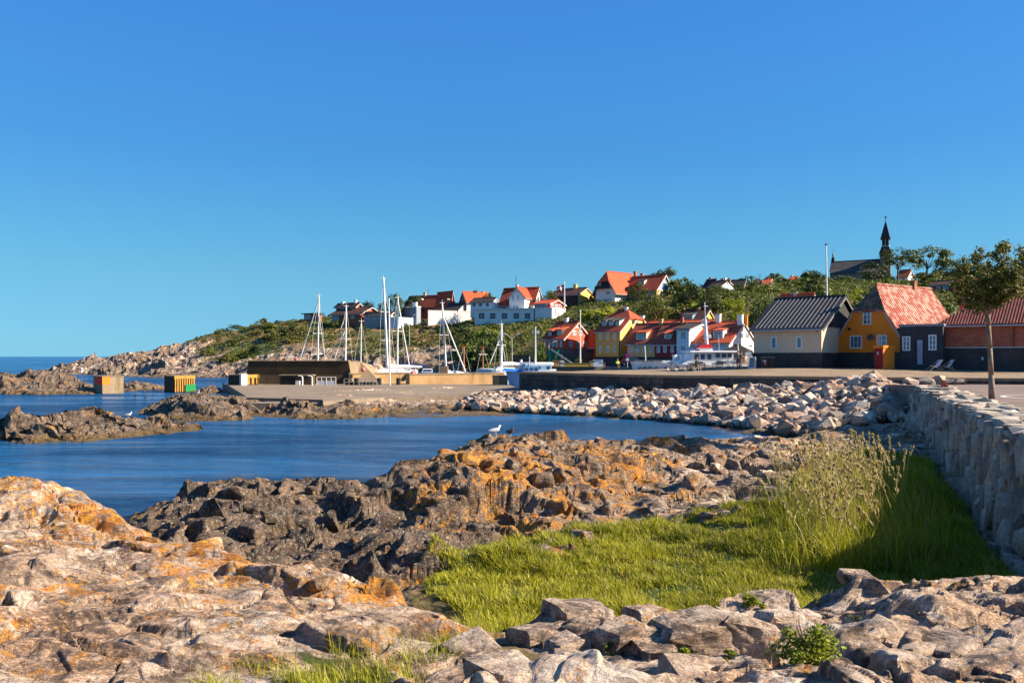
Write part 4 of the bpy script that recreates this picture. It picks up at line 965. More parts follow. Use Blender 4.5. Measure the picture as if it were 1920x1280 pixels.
yellow = paint('yellow_render', (0.62, 0.44, 0.13), .85, .08, .5); mustard = paint('mustard_render', (0.86, 0.235, 0.02), .85, .1, .6); cream = paint('cream_render', (0.72, 0.52, 0.34), .85, .06, .4)
beige = paint('beige_render', (0.74, 0.38, 0.15), .85, .08, .5); redwall = paint('coral_red_render', (0.60, 0.10, 0.05), .85, .1, .5); oxblood = paint('oxblood_render', (0.32, 0.03, 0.025), .85, .1, .5)
grey_t = paint('grey_timber', (0.16, 0.15, 0.14), .85, .25, 2, streak=True); black_t = paint('black_tarred_timber', (0.028, 0.028, 0.032), .8, .3, 2, streak=True); bluew = paint('pale_blue_boarding', (0.20, 0.32, 0.48), .8, .1, 1)
def brickmat():
    t = NT('brown_red_brick'); a = t.noise(t.pos(scale=(.4, .4, 7), obj=True), 2.0, 3, .6); b = t.noise(t.pos(obj=True), 1.2, 5, .7); v = t.noise(t.pos(scale=(4, 4, 13), obj=True), 1.0, 2, .5)
    c = t.ramp(a, [(.35, (.30, .075, .04)), (.65, (.56, .16, .085))]); c = t.mix(t.ramp(b, [(.4, .5), (.6, 0.)]), c, (.22, .07, .045)); c = t.mix(t.ramp(v, [(.56, 0.), (.66, .5)]), c, (.60, .26, .15))
    return t.done(c, .9, t.bump(a, .6, .03))
brownbrick = brickmat(); yellowbrick = paint('yellow_brick', (0.50, 0.35, 0.16), .9, .2, 3)

# --- the street along the harbour
h = House('red_house', 'coral-red rendered house with white windows and two dormers above the harbour street', 1057.5, 133, 50, 1018, 1108, 656, 634, 604.5, wall=redwall, wallB=redwall, plinth=None)
for x in (1022.5, 1030, 1037, 1044, 1052): h.win('A', x, 645, 3.6, 11, 1, 3)
h.win('B', 1070, 645, 6, 10, 2, 3); h.win('B', 1096.5, 645, 6, 10, 2, 3); h.win('B', 1077, 624, 6, 9, 2, 3); h.win('B', 1088, 624, 6, 9, 2, 3); h.win('B', 1082.3, 613.5, 3, 4, 1, 1)
h.box('door', 'B', 1081, 1087, 640, 655.5, paint('sage_door', (.2,.28,.2)), .04)
h.dormer(1031.5, 630, 620, 8, roof='bright', cheek=paint('grey_cheek', (.06,.06,.06))); h.dormer(1048.5, 629.5, 618.5, 9, roof='bright', cheek=paint('grey_cheek', (.06,.06,.06))); h.chimney(1062.5, 5.5, 597, M_white)
w = House('terrace_wall', 'grey plastered retaining wall under the coral-red house', 1058, 131, 50, 1008, 1120, 684, 656.5, 656.5, flat=True, wall=paint('grey_plaster', (.13,.12,.11), .9, .25, 1), roofmat=paint('grey_plaster', (.13,.12,.11), .9, .25, 1), over=.05, cat='wall')
w = House('terrace_wall', 'long dark retaining wall along the foot of the hill, left of the coral-red house', 1052, 128, 70, 962, 1060, 688, 668, 668, flat=True, wall=paint('dark_masonry', (.06,.055,.05), .9, .35, 1), roofmat=paint('dark_masonry', (.06,.055,.05), .9, .35, 1), over=.02, cat='wall')
h = House('annex_house', 'small red-roofed annex squeezed between the coral-red and the yellow house', 1116, 137, 55, 1103, 1122, 684, 641, 622, wall=redwall, roof='bright')
h = House('yellow_house', 'tall yellow house with half-hipped red roof and three white dormers on the harbour street', 1162.5, 127, 50, 1117, 1221, 690, 619.5, 581.5, wall=paint('yellow_render_shade_front', (0.88, 0.36, 0.07), .85, .08, .5), wallB=yellow, hip=(.42, .35), plinth=668.5)  # front wall colour warmed to offset its blue shade; gable stays plain yellow
for x in (1126, 1139.5, 1152.5):
    h.win('A', x, 630.5, 5, 13, 2, 3); h.win('A', x, 654.5, 5, 13, 2, 3)
h.win('B', 1193.5, 606, 6.5, 10, 2, 3); h.box('cornice', 'A', 1116.5, 1162.5, 619.5, 621.5, M_white, .12); h.box('band', 'A', 1117, 1162.4, 643.3, 644.3, M_trim, .05)
h.box('drainpipe', 'A', 1161.2, 1162.2, 621.5, 686, paint('dark_pipe', (.04,.04,.045)), .12)
for x in (1133, 1145.5, 1158): h.dormer(x, 612, 601.5, 7, roof='slate', wall=M_white, cheek=M_white, nx=1)
h.chimney(1174.5, 5.5, 577.5, M_white); h.chimney(1205, 4, 593, M_whitewall)
h = House('beige_house', 'low beige house with a broad roof dormer, between the yellow and the oxblood house', 1227.5, 123.6, 58, 1176, 1262, 688, 642.5, 608, wall=beige, roof='maroon', plinth=669)
for x in (1184, 1195.5, 1208, 1221): h.win('A', x, 654, 6, 12.5, 2, 3)
h.dormer(1202.5, 638, 624, 19, roof='red', wall=paint('pale_yellow_render', (.62,.52,.28)), nx=4, ny=2, wide=.85); h.chimney(1239.5, 6, 599, yellowbrick)
h = House('oxblood_house', 'low dark-red house with white windows, second from the white tall house', 1268.5, 121.2, 58, 1227.7, 1302, 688, 643.5, 607.5, wall=oxblood, roof='maroon', plinth=670)
for x in (1234.5, 1247, 1260.5): h.win('A', x, 654.5, 6, 13, 2, 3)
h.dormer(1252, 636.5, 625.5, 12.5, roof='bright', wall=M_whitewall, nx=2, ny=2); h.chimney(1278.5, 4.5, 601, M_brick)
h = House('white_tall_house', 'narrow white two-storey house front with grey roof, in the harbour street row', 1292, 119.5, 58, 1268.7, 1335, 688, 617, 607, wall=paint('white_render_shade_tint', (.60,.64,.66), .85, .05), wallB=M_whitewall, roof='dark', trim=M_white)  # white front tinted bluish, its shade painted into the render colour
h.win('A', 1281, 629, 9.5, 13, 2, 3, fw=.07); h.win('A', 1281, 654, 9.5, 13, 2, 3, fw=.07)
h = House('white_gabled_house', 'long red-roofed house with a bright white gable and round-topped attic light', 1367, 117.5, 58, 1292.2, 1418, 686, 642.5, 604.5, wall=paint('white_render_shade_tint', (.60,.64,.66), .85, .05), wallB=M_whitewall, roof='red')  # front wears the shade-tinted white, the lit gable the plain white
h.win('B', 1390.5, 629, 6, 9, 2, 3, fw=.06); h.win('B', 1401, 629, 6, 9, 2, 3, fw=.06); h.win('B', 1407, 648.5, 6, 5, 2, 1, fw=.06); h.win('B', 1395.7, 614.5, 4, 3, 1, 1, fw=.05); h.win('B', 1381, 648, 4, 5, 1, 1, fw=.06)
for x in (1345, 1360): h.win('A', x, 649, 7, 6, 2, 1)
h.dormer(1346.5, 636, 619.5, 18, roof='bright', wall=M_whitewall, nx=5, ny=2, wide=.9); h.dormer(1322, 637, 631, 6, roof='bright', wall=M_whitewall, nx=1)
h.chimney(1347, 8, 590, M_whitewall); h.chimney(1388, 9, 591, M_whitewall, -1.0); h.chimney(1399, 5, 590.5, paint('orange_brick', (.6,.22,.05)))
h = House('back_row_house', 'long low bright red roof seen over the street row', 1337, 139, 60, 1207, 1352, 660, 611, 600.5, wall=M_whitewall, roof='bright')
h.chimney(1279, 4, 596, M_brick)
h = House('golden_gable_house', 'dark-roofed house with a golden-yellow gable behind the street row', 1316, 152, 55, 1268, 1342, 640, 603, 581, wall=mustard, wallB=paint('golden_render', (.72,.42,.03), .8, .05), roof='brown', trim=M_trim)
h.win('B', 1326.5, 596, 5, 5, 2, 1); h.dormer(1288.5, 601, 591, 20, roof='slate', wall=bluew, nx=4, ny=1, wide=.9); h.chimney(1310, 3, 577, yellowbrick); h.chimney(1282, 4, 593, M_whitewall)
h = House('brown_roof_house', 'low dark brown roof with small white dormer, behind the white gable', 1410, 150, 55, 1364, 1428, 640, 612, 592.5, wall=beige, roof='brown')
h.dormer(1387, 604.5, 600, 9, roof='bright', wall=M_white, nx=2, ny=1)
h = House('grey_shed', 'low shed with grey felted hipped roof beside the cream house', 1396, 100, 62, 1352, 1413, 688, 668, 649, wall=paint('tan_boards', (.22,.17,.12), .9), roof='dark', hip=(.5, .5), cat='shed', over=.2)

# --- cream house and mustard house on the quay
h = House('cream_house', 'cream rendered quay house with a black battened roof and two tilted windows', 1540.5, 77.5, 50, 1413, 1615, 691, 613, 556.5, wall=cream, wallB=cream, roof='dark', plinth=661, over=.45, trim=grey_t,
          roofmat=paint('black_roofing_felt', (0.030, 0.031, 0.038), .6, .35, 1.0, bump=.01), rthick=.1)
h.box('coving', 'B', 1540.6, 1573, 612.5, 614.5, M_trim, .05)
gb = [] ; hw = h.W/2; n = 18
for i in range(n):     # black boards of the gable
    x0 = h.W*i/n; x1 = h.W*(i+1)/n - .02; t0 = h.r - abs(x0-hw)/hw*(h.r-h.e) - .05; t1 = h.r - abs(x1-hw)/hw*(h.r-h.e) - .05
    if min(t0, t1) < h.e+.08: t0 = max(t0, h.e+.08); t1 = max(t1, h.e+.08)
    h.put(MB().prism([(x0, -.05, h.e+.02), (x1, -.05, h.e+.02), (x1, 0, h.e+.02), (x0, 0, h.e+.02)], [(x0, -.05, t0), (x1, -.05, t1), (x1, 0, t1), (x0, 0, t0)]).build('board', black_t))
sl = (h.r-h.e)/hw; bat = None
for i in range(16):    # roof battens
    y = h.L*(i+.35)/16; a = Vector((-.42, y, h.e-.42*sl+.1)); b = Vector((hw-.1, y, h.e+(hw-.1)*sl+.1)); k = .35 if i % 5 == 1 else 0.02; a = a.lerp(b, k*.3 + .03)
    if bat is None: bat = MB().prism([a+Vector((0,-.025,0)), a+Vector((0,.025,0)), b+Vector((0,.025,0)), b+Vector((0,-.025,0))], [a+Vector((0,-.025,.05)), a+Vector((0,.025,.05)), b+Vector((0,.025,.05)), b+Vector((0,-.025,.05))]).build('batten', paint('grey_batten', (.22,.21,.20), .8, .2)); h.put(bat); by = y
    else: c = bat.copy(); link(c); c.matrix_local = h.rel @ Matrix.Translation((0, y-by, 0))
for x in (1451, 1498.5):
    w = h.win('A', x, 642.5, 11.5, 23, 1, 1, fw=.13)
    s_ = MB().prism([(-.22, -.12, -.5), (.26, -.12, -.5), (.26, -.06, .55), (-.22, -.06, .55)], [(-.22, -.16, -.5), (.26, -.16, -.5), (.26, -.10, .55), (-.22, -.10, .55)]).build('tilted_sash', M_white, w) if False else None
h.box('vent', 'A', 1530, 1533.5, 617.5, 621, paint('dark_vent', (.05,.05,.05)), .1)
for px, lab in ((1434, 'black wheelie bin with a round sticker against the cream house'), (1446, 'plain black wheelie bin next to the stickered one')):
    p = PZ(px, 690, quay_z(24.5, 76)); p.y -= 1.2
    r = empty('wheelie_bin', (p.x*(p.y/(p.y+1.2)), p.y, quay_z(p.x, p.y)), lab, 'bin', 'wheelie bins', RAD(-12))
    bm_ = paint('black_plastic', (.015, .015, .018), .5, .2); MB().prism([(-.25, -.25, .1), (.25, -.25, .1), (.25, .3, .1), (-.25, .3, .1)], [(-.31, -.34, 1.0), (.31, -.34, 1.0), (.31, .38, 1.0), (-.31, .38, 1.0)]).build('bin_body', bm_, r)
    MB().prism([(-.33, -.38, 1.0), (.33, -.38, 1.0), (.33, .42, 1.0), (-.33, .42, 1.0)], [(-.3, -.3, 1.08), (.3, -.3, 1.08), (.3, .42, 1.12), (-.3, .42, 1.12)]).build('lid', bm_, r)
    for x in (-.24, .24): MB().tube((x-.04, .32, .1), (x+.04, .32, .1), .1, .1, 10).build('wheel', bm_, r)
    if px == 1434: MB().box(-.2, .1, -.325, -.30, .62, .80).build('label_plate', paint('grey_label', (.4,.42,.46)), r); MB().tube((0, -.305, .45), (0, -.33, .45), .09, .09, 12).build('sticker', paint('pink_sticker', (.6,.15,.2)), r)

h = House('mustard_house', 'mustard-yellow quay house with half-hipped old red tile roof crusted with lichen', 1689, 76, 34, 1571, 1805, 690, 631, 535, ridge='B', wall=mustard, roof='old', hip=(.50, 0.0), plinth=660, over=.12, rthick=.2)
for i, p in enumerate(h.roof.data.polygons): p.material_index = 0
h.roof.data.materials.append(TILE('dark_brown', 'y'))
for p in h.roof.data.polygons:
    if p.normal.x < -.3 and p.normal.z > .2 and p.area > 1: p.material_index = 1  # half-hip over the gable gets darker brown tiles than the red slopes
h.win('A', 1626, 594.5, 15.5, 28, 2, 3, fw=.1); h.win('A', 1605, 641, 22.5, 24, 3, 1, fw=.1); h.win('A', 1653.5, 638.5, 19.5, 21.5, 2, 2, fw=.1)
h.box('wall_anchor', 'A', 1590, 1595, 614, 619, black_t, .05)
k, t_ = h.on('A', 1635.5, 0); h.put(MB().tube((-.35, k, h.zf(632.5, t_)), (-.42, k, h.zf(632, t_)), .30, .32, 16).tube((-.42, k, h.zf(632.5, t_)), (-.02, k, h.zf(634, t_)), .04).build('satellite_dish', paint('dark_dish', (.05,.055,.065), .5)))
h.chimney(1713, 3.2, 529, M_brick)
# red door lobby projecting from it
h2 = House('lobby', '', 1656, 73.0, 34, 1640, 1677, 691.5, 652, 652, main=h, flat=True, wall=mustard, wallB=mustard, roof='dark', over=.08, drop=.3, roofmat=mustard)
h2.box('red_door', 'A', 1640.3, 1655.6, 653, 690.8, paint('dark_red_board', (0.26, 0.018, 0.018), .7, .2), .05); h2.box('notice', 'A', 1645.3, 1648, 659.5, 665, M_trim, .08)
MUST = h

h = House('black_annex', 'small black boarded annex with lean-to roof, white windows and a pale blue door', 1768, 72.5, 55, 1687, None, 691, 611, 605, wall=paint('black_annex_boards', (.042, .043, .052), .75, .2), roof='dark', flat=True, over=.1, roofmat=paint('lead_flashing', (.22,.24,.27), .5), deep=3.5)
h.win('A', 1699.5, 644, 15, 27, 2, 3, fw=.1); h.win('A', 1748.5, 642, 15, 29, 2, 3, fw=.1); h.box('door_frame', 'A', 1717, 1731, 634, 684, paint('black_gloss', (.012,.012,.014), .4), .05)
h.box('door', 'A', 1720, 1730, 637, 683, paint('pale_blue_door', (.28,.33,.40), .6), .09)
h = House('brick_house', 'red-brown brick building with a dark-red tiled hipped roof at the right edge', 1990, 68, 50, 1762.5, None, 693, 602, 543, wall=brownbrick, roof='maroon', hip=(.0, .98), over=.35, plinth=650, deep=9.0)
h.box('downpipe', 'A', 1762.8, 1764.8, 615, 652, M_trim, .12); h.box('downpipe', 'A', 1901, 1902, 610, 650, paint('dark_pipe', (.04,.04,.045)), .1)
h.box('coving', 'A', 1763, 1989, 650, 652, M_trim, .1)
k, t_ = h.on('A', 1843, 0); h.put(MB().tube((-.25, k, h.zf(670, t_)), (-.05, k, h.zf(672, t_)), .06).ball((-.28, k, h.zf(673, t_)), .1).build('outdoor_lamp', M_white))

# --- the hillside
h = House('white_hotel', 'white hotel with steep red tiled roofs and a central cross gable on the hilltop', 1000, 190, 66, 936, 1019, 579, 569, 539.5, wall=M_whitewall, roof='red', over=.4)
h.win('B', 1009, 560, 3, 8, 1, 2, mat=M_glass, fw=.1); h.win('B', 1013.5, 560, 3, 8, 1, 2, mat=M_glass, fw=.1); h.win('A', 990, 575, 10, 7, 3, 1); h.win('A', 944, 575, 9, 7, 2, 1)
h.box('skylight', 'A', 985.5, 990, 556, 561, M_glass, .9)
g = House('wing', '', 983, 187.5, 66, 955, 1002, 580, 556, 538.5, ridge='B', main=h, wall=M_whitewall, roof='red', over=.35)
g.win('A', 962, 558, 4, 10, 2, 2); g.win('A', 971.5, 558, 4, 10, 2, 2); g.win('A', 966, 546.5, 3, 4, 1, 1); g.win('A', 964.5, 575.5, 5, 7, 2, 1); g.win('A', 970, 575.5, 5, 7, 2, 1)
h.chimney(969.5, 4, 534.5, M_white); h.antenna(967.5, 519)
t_ = House('hotel_terrace', 'long white terrace building with dark shuttered openings below the hotel', 1001, 184, 72, 890, 1011, 600, 579, 579, flat=True, main=None, wall=M_whitewall, over=.25, roofmat=paint('white_parapet', (.66,.66,.64)), cat='building', drop=3)
for x in (903, 924, 946, 968, 989): t_.win('A', x, 592, 9.5, 9.5, 1, 1, mat=paint('dark_shutter', (.04,.035,.035)), fw=.2)
t_ = House('hotel_wing', 'low white wing with a grey roof left of the hotel', 922, 190, 66, 882, 936, 579, 566, 559, wall=M_whitewall, roof='dark', cat='building', over=.3)
for x in (889, 901, 914): t_.win('A', x, 571, 5, 6, 2, 1, mat=paint('dark_shutter', (.04,.035,.035)))
t_ = House('red_pavilion', 'low red timber cafe pavilion with white posts beside the hotel', 1031, 183, 55, 1002, 1058, 580, 568.5, 562.5, wall=paint('red_boards', (.5,.03,.02), .7), roof='bright', cat='pavilion', over=.5)
for x in (1007, 1015, 1023): t_.win('A', x, 574, 6, 7, 2, 1)
for x in (1036, 1043, 1050): t_.win('B', x, 574, 5, 7, 2, 1)
t_ = House('pavilion_terrace', 'white rendered terrace base under the red pavilion', 1035, 181, 55, 1003, 1060, 600, 578.5, 578.5, flat=True, wall=M_whitewall, cat='wall', over=.1, roofmat=M_whitewall)
h = House('yellow_gable_bungalow', 'dark-roofed bungalow with a yellow gable wall and yellow chimney behind the flagpole', 1084, 196, 52, 1030, 1115, 566, 551.5, 540, wall=black_t, wallB=paint('warm_yellow_render', (.66,.44,.10)), roof='brown')
h.chimney(1079, 6, 534, paint('warm_yellow_render', (.66,.44,.10))); h.box('gable_cladding', 'B', 1086, 1112, 544, 551, black_t, .05) if False else None
h = House('gambrel_villa', 'large hilltop villa with a big red half-hipped roof and a balcony', 1153, 190, 40, 1117, 1200, 560, 542, 509.5, ridge='B', wall=M_whitewall, roof='bright', hip=(.42, .0), over=.9)
h.box('balcony', 'A', 1120, 1150, 536, 541, black_t, 1.0); h.box('gable_shade_panel', 'A', 1127, 1144, 524, 536, black_t, .05); h.win('A', 1140, 549, 8, 6, 3, 1)  # black panel stands in for the shade on the gable under the roof
h.chimney(1191.5, 5, 509.5)
h.win('B', 1161, 548, 6, 7, 2, 1)
h = House('blue_gable_villa', 'yellow-brick villa with a pale blue boarded gable and long red roof beside the big tree', 1231, 188, 52, 1170, 1262, 560, 541.5, 516, wall=paint('yellow_brick_shaded', (.34,.22,.11), .9), wallB=yellowbrick, roof='red', over=.5, trim=M_white)  # front wall is the yellow brick darkened, shade painted into its colour
n = len(h.wall.data.materials); h.wall.data.materials.append(bluew); h.wall.data.polygons[5].material_index = 2
h.win('B', 1246, 532.5, 9, 6, 3, 1); h.win('B', 1242, 549, 7, 7, 2, 1, mat=paint('dark_shutter', (.04,.035,.035))); h.win('A', 1218.5, 548, 7, 8, 1, 1); h.win('A', 1203, 548, 6, 9, 1, 1)
h.dormer(1202.5, 535, 526.5, 11, roof='dark', wall=M_white, nx=3, ny=1); h.chimney(1204, 5, 513.5)
h = House('red_hill_house', 'house with a broad red roof left of the white walled yard on the hill', 834, 214, 62, 758, 853, 580, 573, 553.5, wall=redwall, roof='red', over=.3)
g = House('gable_wing', '', 846, 208, 40, 818, 852, 574, 564, 546.5, ridge='A', main=h, wall=redwall, roof='red', trim=M_white); g.win('B', 841, 562, 0.1+5, 4, 2, 1)
h.chimney(796.5, 4, 549, yellowbrick); h.antenna(803, 543); h.box('skylight', 'A', 790, 794, 560, 562, M_white, 1.0)
h = House('slate_gable_house', 'red-roofed house with a dark slate-hung gable facing left, behind the white wing', 875, 205, 28, 862, 920, 580, 565, 547.5, ridge='B', wall=paint('slate_hung', (.09,.10,.11)), wallB=M_whitewall, roof='bright')
h.chimney(891.5, 5, 545.5, paint('dark_vent', (.05,.05,.05))); h.chimney(906, 4, 547, yellowbrick); h.antenna(894, 539)
h = House('white_yard_house', 'white house with grey mono-pitch roof and a long white yard wall on the hill', 859, 203, 62, 830, 882, 590, 582, 569, wall=M_whitewall, wallB=M_whitewall, roof='dark', trim=M_white, over=.15)
h.win('B', 878, 589, 5, 5, 1, 1)
w = House('yard_wall', 'long bright white yard wall running along the hill below the white house', 803, 200, 22, 802, 884, 600, 583, 583, flat=True, wall=M_whitewall, roofmat=M_whitewall, over=.05, cat='wall')
h = House('white_box_house', 'modern white flat-roofed house stepping down the hill behind the tall masts', 781, 205, 50, 753, 789, 602, 575.5, 575.5, flat=True, wall=paint('grey_blue_cladding', (.26,.30,.35)), roofmat=M_white, over=.08)
g = House('lower_block', '', 748, 200, 60, 729, 792, 622, 596, 596, main=h, flat=True, wall=paint('white_render_shade_tint', (.60,.64,.66), .85, .05), roofmat=M_white, over=.05); g.win('B', 760.5, 609, 7, 7, 1, 1, mat=paint('dark_shutter', (.04,.035,.035)))  # lower block takes the shade-tinted white render all round
g2 = House('chimney_box', '', 780, 207, 50, 773, 783, 580, 568, 568, main=h, flat=True, wall=M_white, roofmat=M_white, over=.02, drop=.2); h.box('shutter', 'A', 757, 779, 577, 594, paint('grey_shutter', (.12,.15,.19)), .04)
h = House('brown_timber_house', 'low red-brown timber house with dark eaves at the left end of the ridge', 597, 222, 60, 570, 603, 602, 588, 588, flat=True, wall=brownbrick, roofmat=black_t, over=.6); h.win('A', 577, 594, 10, 9, 3, 1)
h = House('split_level_house', 'split-level red-brown brick house with big dark windows and brown roofs on the slope', 668, 213, 58, 630, 678, 592, 573, 568.5, wall=brownbrick, roof='brown', over=.6)
h.win('A', 643, 580, 13, 9, 4, 1); h.win('A', 661, 579, 8, 7, 2, 1); h.chimney(667, 4, 563, M_white); h.chimney(643, 5, 566.5, M_white)
g = House('lower_wing', '', 675, 208, 58, 622, 716, 608, 587, 576, main=h, wall=brownbrick, roof='brown', over=.8); g.win('A', 629, 596, 12, 9, 3, 1); g.win('A', 661, 593, 7, 8, 2, 1)
h = House('grey_bungalow', 'low grey flat-topped bungalow behind the masts between the brick and the white house', 732, 204, 70, 683, 740, 602, 589, 585, wall=paint('grey_render', (.28,.28,.27)), roof='dark', over=.5)
for x in (690, 702, 714): h.win('A', x, 595, 9, 7, 3, 1)
h = House('ridge_white_house', 'white-gabled house on the ridge with a brown roof, left one of two', 1336, 214, 45, 1319, 1350, 545, 536, 524, wall=brownbrick, wallB=M_whitewall, roof='brown', trim=M_white); h.chimney(1332, 4, 521)
h = House('ridge_white_house', 'pale blue-white gabled house on the ridge, right one of two', 1352, 208, 45, 1330, 1378, 548, 535.5, 526, wall=grey_t, wallB=paint('ice_blue_render', (.55,.62,.72)), roof='brown', trim=M_trim); h.chimney(1354, 4, 523); h.chimney(1359.5, 3, 521.5, M_white); h.chimney(1368, 3, 522)
h = House('ridge_dark_house', 'dark roof behind the two pale gables on the ridge', 1395, 224, 60, 1368, 1400, 545, 533, 525, wall=grey_t, roof='dark')
h = House('ridge_red_house', 'orange-red tiled roof peeping over the trees on the ridge', 1441, 232, 60, 1428, 1452, 545, 535, 523, wall=M_whitewall, roof='bright'); h.chimney(1440, 3, 520.5); h.antenna(1425, 514)
h = House('ridge_small_house', 'small brown-roofed house low on the ridge among treetops', 1425, 236, 60, 1408, 1432, 545, 532, 526, wall=brownbrick, roof='brown'); h.chimney(1424, 3, 523.5)
h = House('long_orange_roof_house', 'long orange-red roof with skylights just above the black battened roof', 1521, 118, 55, 1463, 1528, 600, 568, 551, wall=beige, roof='bright'); h.chimney(1491.5, 5, 549.5, M_trim); h.box('skylight', 'A', 1477, 1492, 562, 565, M_trim, .9)
h = House('church_side_house', 'white house with a red roof half hidden by trees right of the church', 1702, 250, 45, 1682, 1714, 535, 518, 506, wall=M_whitewall, roof='bright'); h.win('A', 1694, 523, 6, 4, 2, 1)
h = House('hill_row_house', 'brown-roofed row house on the slope left of the street tree', 1779, 165, 45, 1745, 1790, 548, 533, 527, wall=brownbrick, roof='brown'); h.win('A', 1760, 538, 7, 6, 2, 1); h.win('A', 1773, 538, 9, 7, 3, 1)
h = House('hill_row_house', 'orange-roofed row house partly behind the crown of the street tree', 1850, 160, 45, 1793, 1862, 552, 530, 518, wall=M_whitewall, roof='bright'); h.win('A', 1830, 539, 9, 6, 3, 1)
h = House('red_peak_house', 'small bright red roof peak just right of the lichen-crusted roof', 1811, 104, 40, 1800, 1824, 580, 564, 549, wall=redwall, roof='bright')
h = House('skyline_house', 'tiny red-roofed house on the skyline between the trees left of the church', 1492, 262, 60, 1478, 1500, 530, 526, 519, wall=M_whitewall, roof='bright'); h.chimney(1485, 2.5, 516, M_white)

# --- the church
def church():
    Y = 305; s = Y/F
    h = House('church', 'grey stone church with a slim dark spire and small ridge turret on the hill', 1655, Y, 60, 1556, None, 532, 503, 486, wall=paint('church_granite', (.16,.15,.14), .9, .25, .5), roof='slate', cat='church', over=.3, drop=4, deep=9.5)
    for p in h.roof.data.polygons: pass
    hw = h.W/2; sl = (h.r-h.e)/hw
    k, t = h.on('A', 1660.5, hw*.9); cx = hw*.9
    def zz(py): return h.zf(py, t)
    w = 9*t/F; stone = paint('church_granite', (.16,.15,.14), .9, .25, .5); dk = paint('spire_shingle', (.045,.035,.035), .8, .2); wt = paint('belfry_white', (.42,.42,.44), .7)
    h.put(MB().box(cx-w, cx+w, k-w, k+w, h.e-8, zz(476)).build('tower', stone))
    def fr(z0, z1, a, b, name, mat, ang=0): h.put(MB().prism([(cx-a, k-a, z0), (cx+a, k-a, z0), (cx+a, k+a, z0), (cx-a, k+a, z0)], [(cx-b, k-b, z1), (cx+b, k-b, z1), (cx+b, k+b, z1), (cx-b, k+b, z1)]).build(name, mat))
    fr(zz(476), zz(462), w*1.2, w*.68, 'tower_roof', dk)
    fr(zz(462), zz(449), w*.5, w*.5, 'belfry_core', dk)
    for i in range(-1, 2):
        for sx, sy in ((-1, i), (1, i), (i, -1), (i, 1)):
            h.put(MB().box(cx+sx*w*.58-.14, cx+sx*w*.58+.14, k+sy*w*.58-.14, k+sy*w*.58+.14, zz(462), zz(449)).build('belfry_post', wt))
    fr(zz(463), zz(461), w*.72, w*.72, 'belfry_sill', wt)
    h.put(MB().prism([(cx-w*.95, k-w*.95, zz(449)), (cx+w*.95, k-w*.95, zz(449)), (cx+w*.95, k+w*.95, zz(449)), (cx-w*.95, k+w*.95, zz(449))], [(cx-.06, k-.06, zz(414)), (cx+.06, k-.06, zz(414)), (cx+.06, k+.06, zz(414)), (cx-.06, k+.06, zz(414))]).build('spire', dk))
    h.put(MB().tube((cx, k, zz(415)), (cx, k, zz(404)), .09).box(cx-.5, cx+.5, k-.5, k+.5, zz(408), zz(407)).build('weathervane', dk))
    k2, t2 = h.on('A', 1562, hw); dz = h.r - h.zf(488, t2); z2 = lambda py: h.zf(py, t2) + dz
    h.put(MB().tube((hw, k2, z2(488)), (hw, k2, z2(480)), .75, .6, 8).tube((hw, k2, z2(480)), (hw, k2, z2(478)), .25).build('turret', dk)); h.put(MB().tube((hw, k2, z2(478)), (hw, k2, z2(469)), .45, .04, 8).tube((hw, k2, z2(470)), (hw, k2, z2(463)), .05).build('turret_spire', paint('green_copper', (.12,.18,.16), .6)))
    for i in range(5):
        kk = h.L*(.15+.16*i); h.put(MB().box(-.05, .05, kk-.35, kk+.35, h.e-3.4, h.e-1.2).build('window', M_glass))
    # lean-to aisle roof of lead sheets
    h.put(MB().prism([(-3.2, .4, h.e-1.6), (-3.2, h.L-.3, h.e-1.6), (-.1, h.L-.3, h.e+.1), (-.1, .4, h.e+.1)], [(-3.2, .4, h.e-1.4), (-3.2, h.L-.3, h.e-1.4), (-.1, h.L-.3, h.e+.35), (-.1, .4, h.e+.35)]).build('aisle_roof', TILE('slate', 'y')))
    h.put(MB().box(-2.9, -.05, .6, h.L-.5, h.e-8, h.e-1.62).build('aisle_wall', stone))
church()

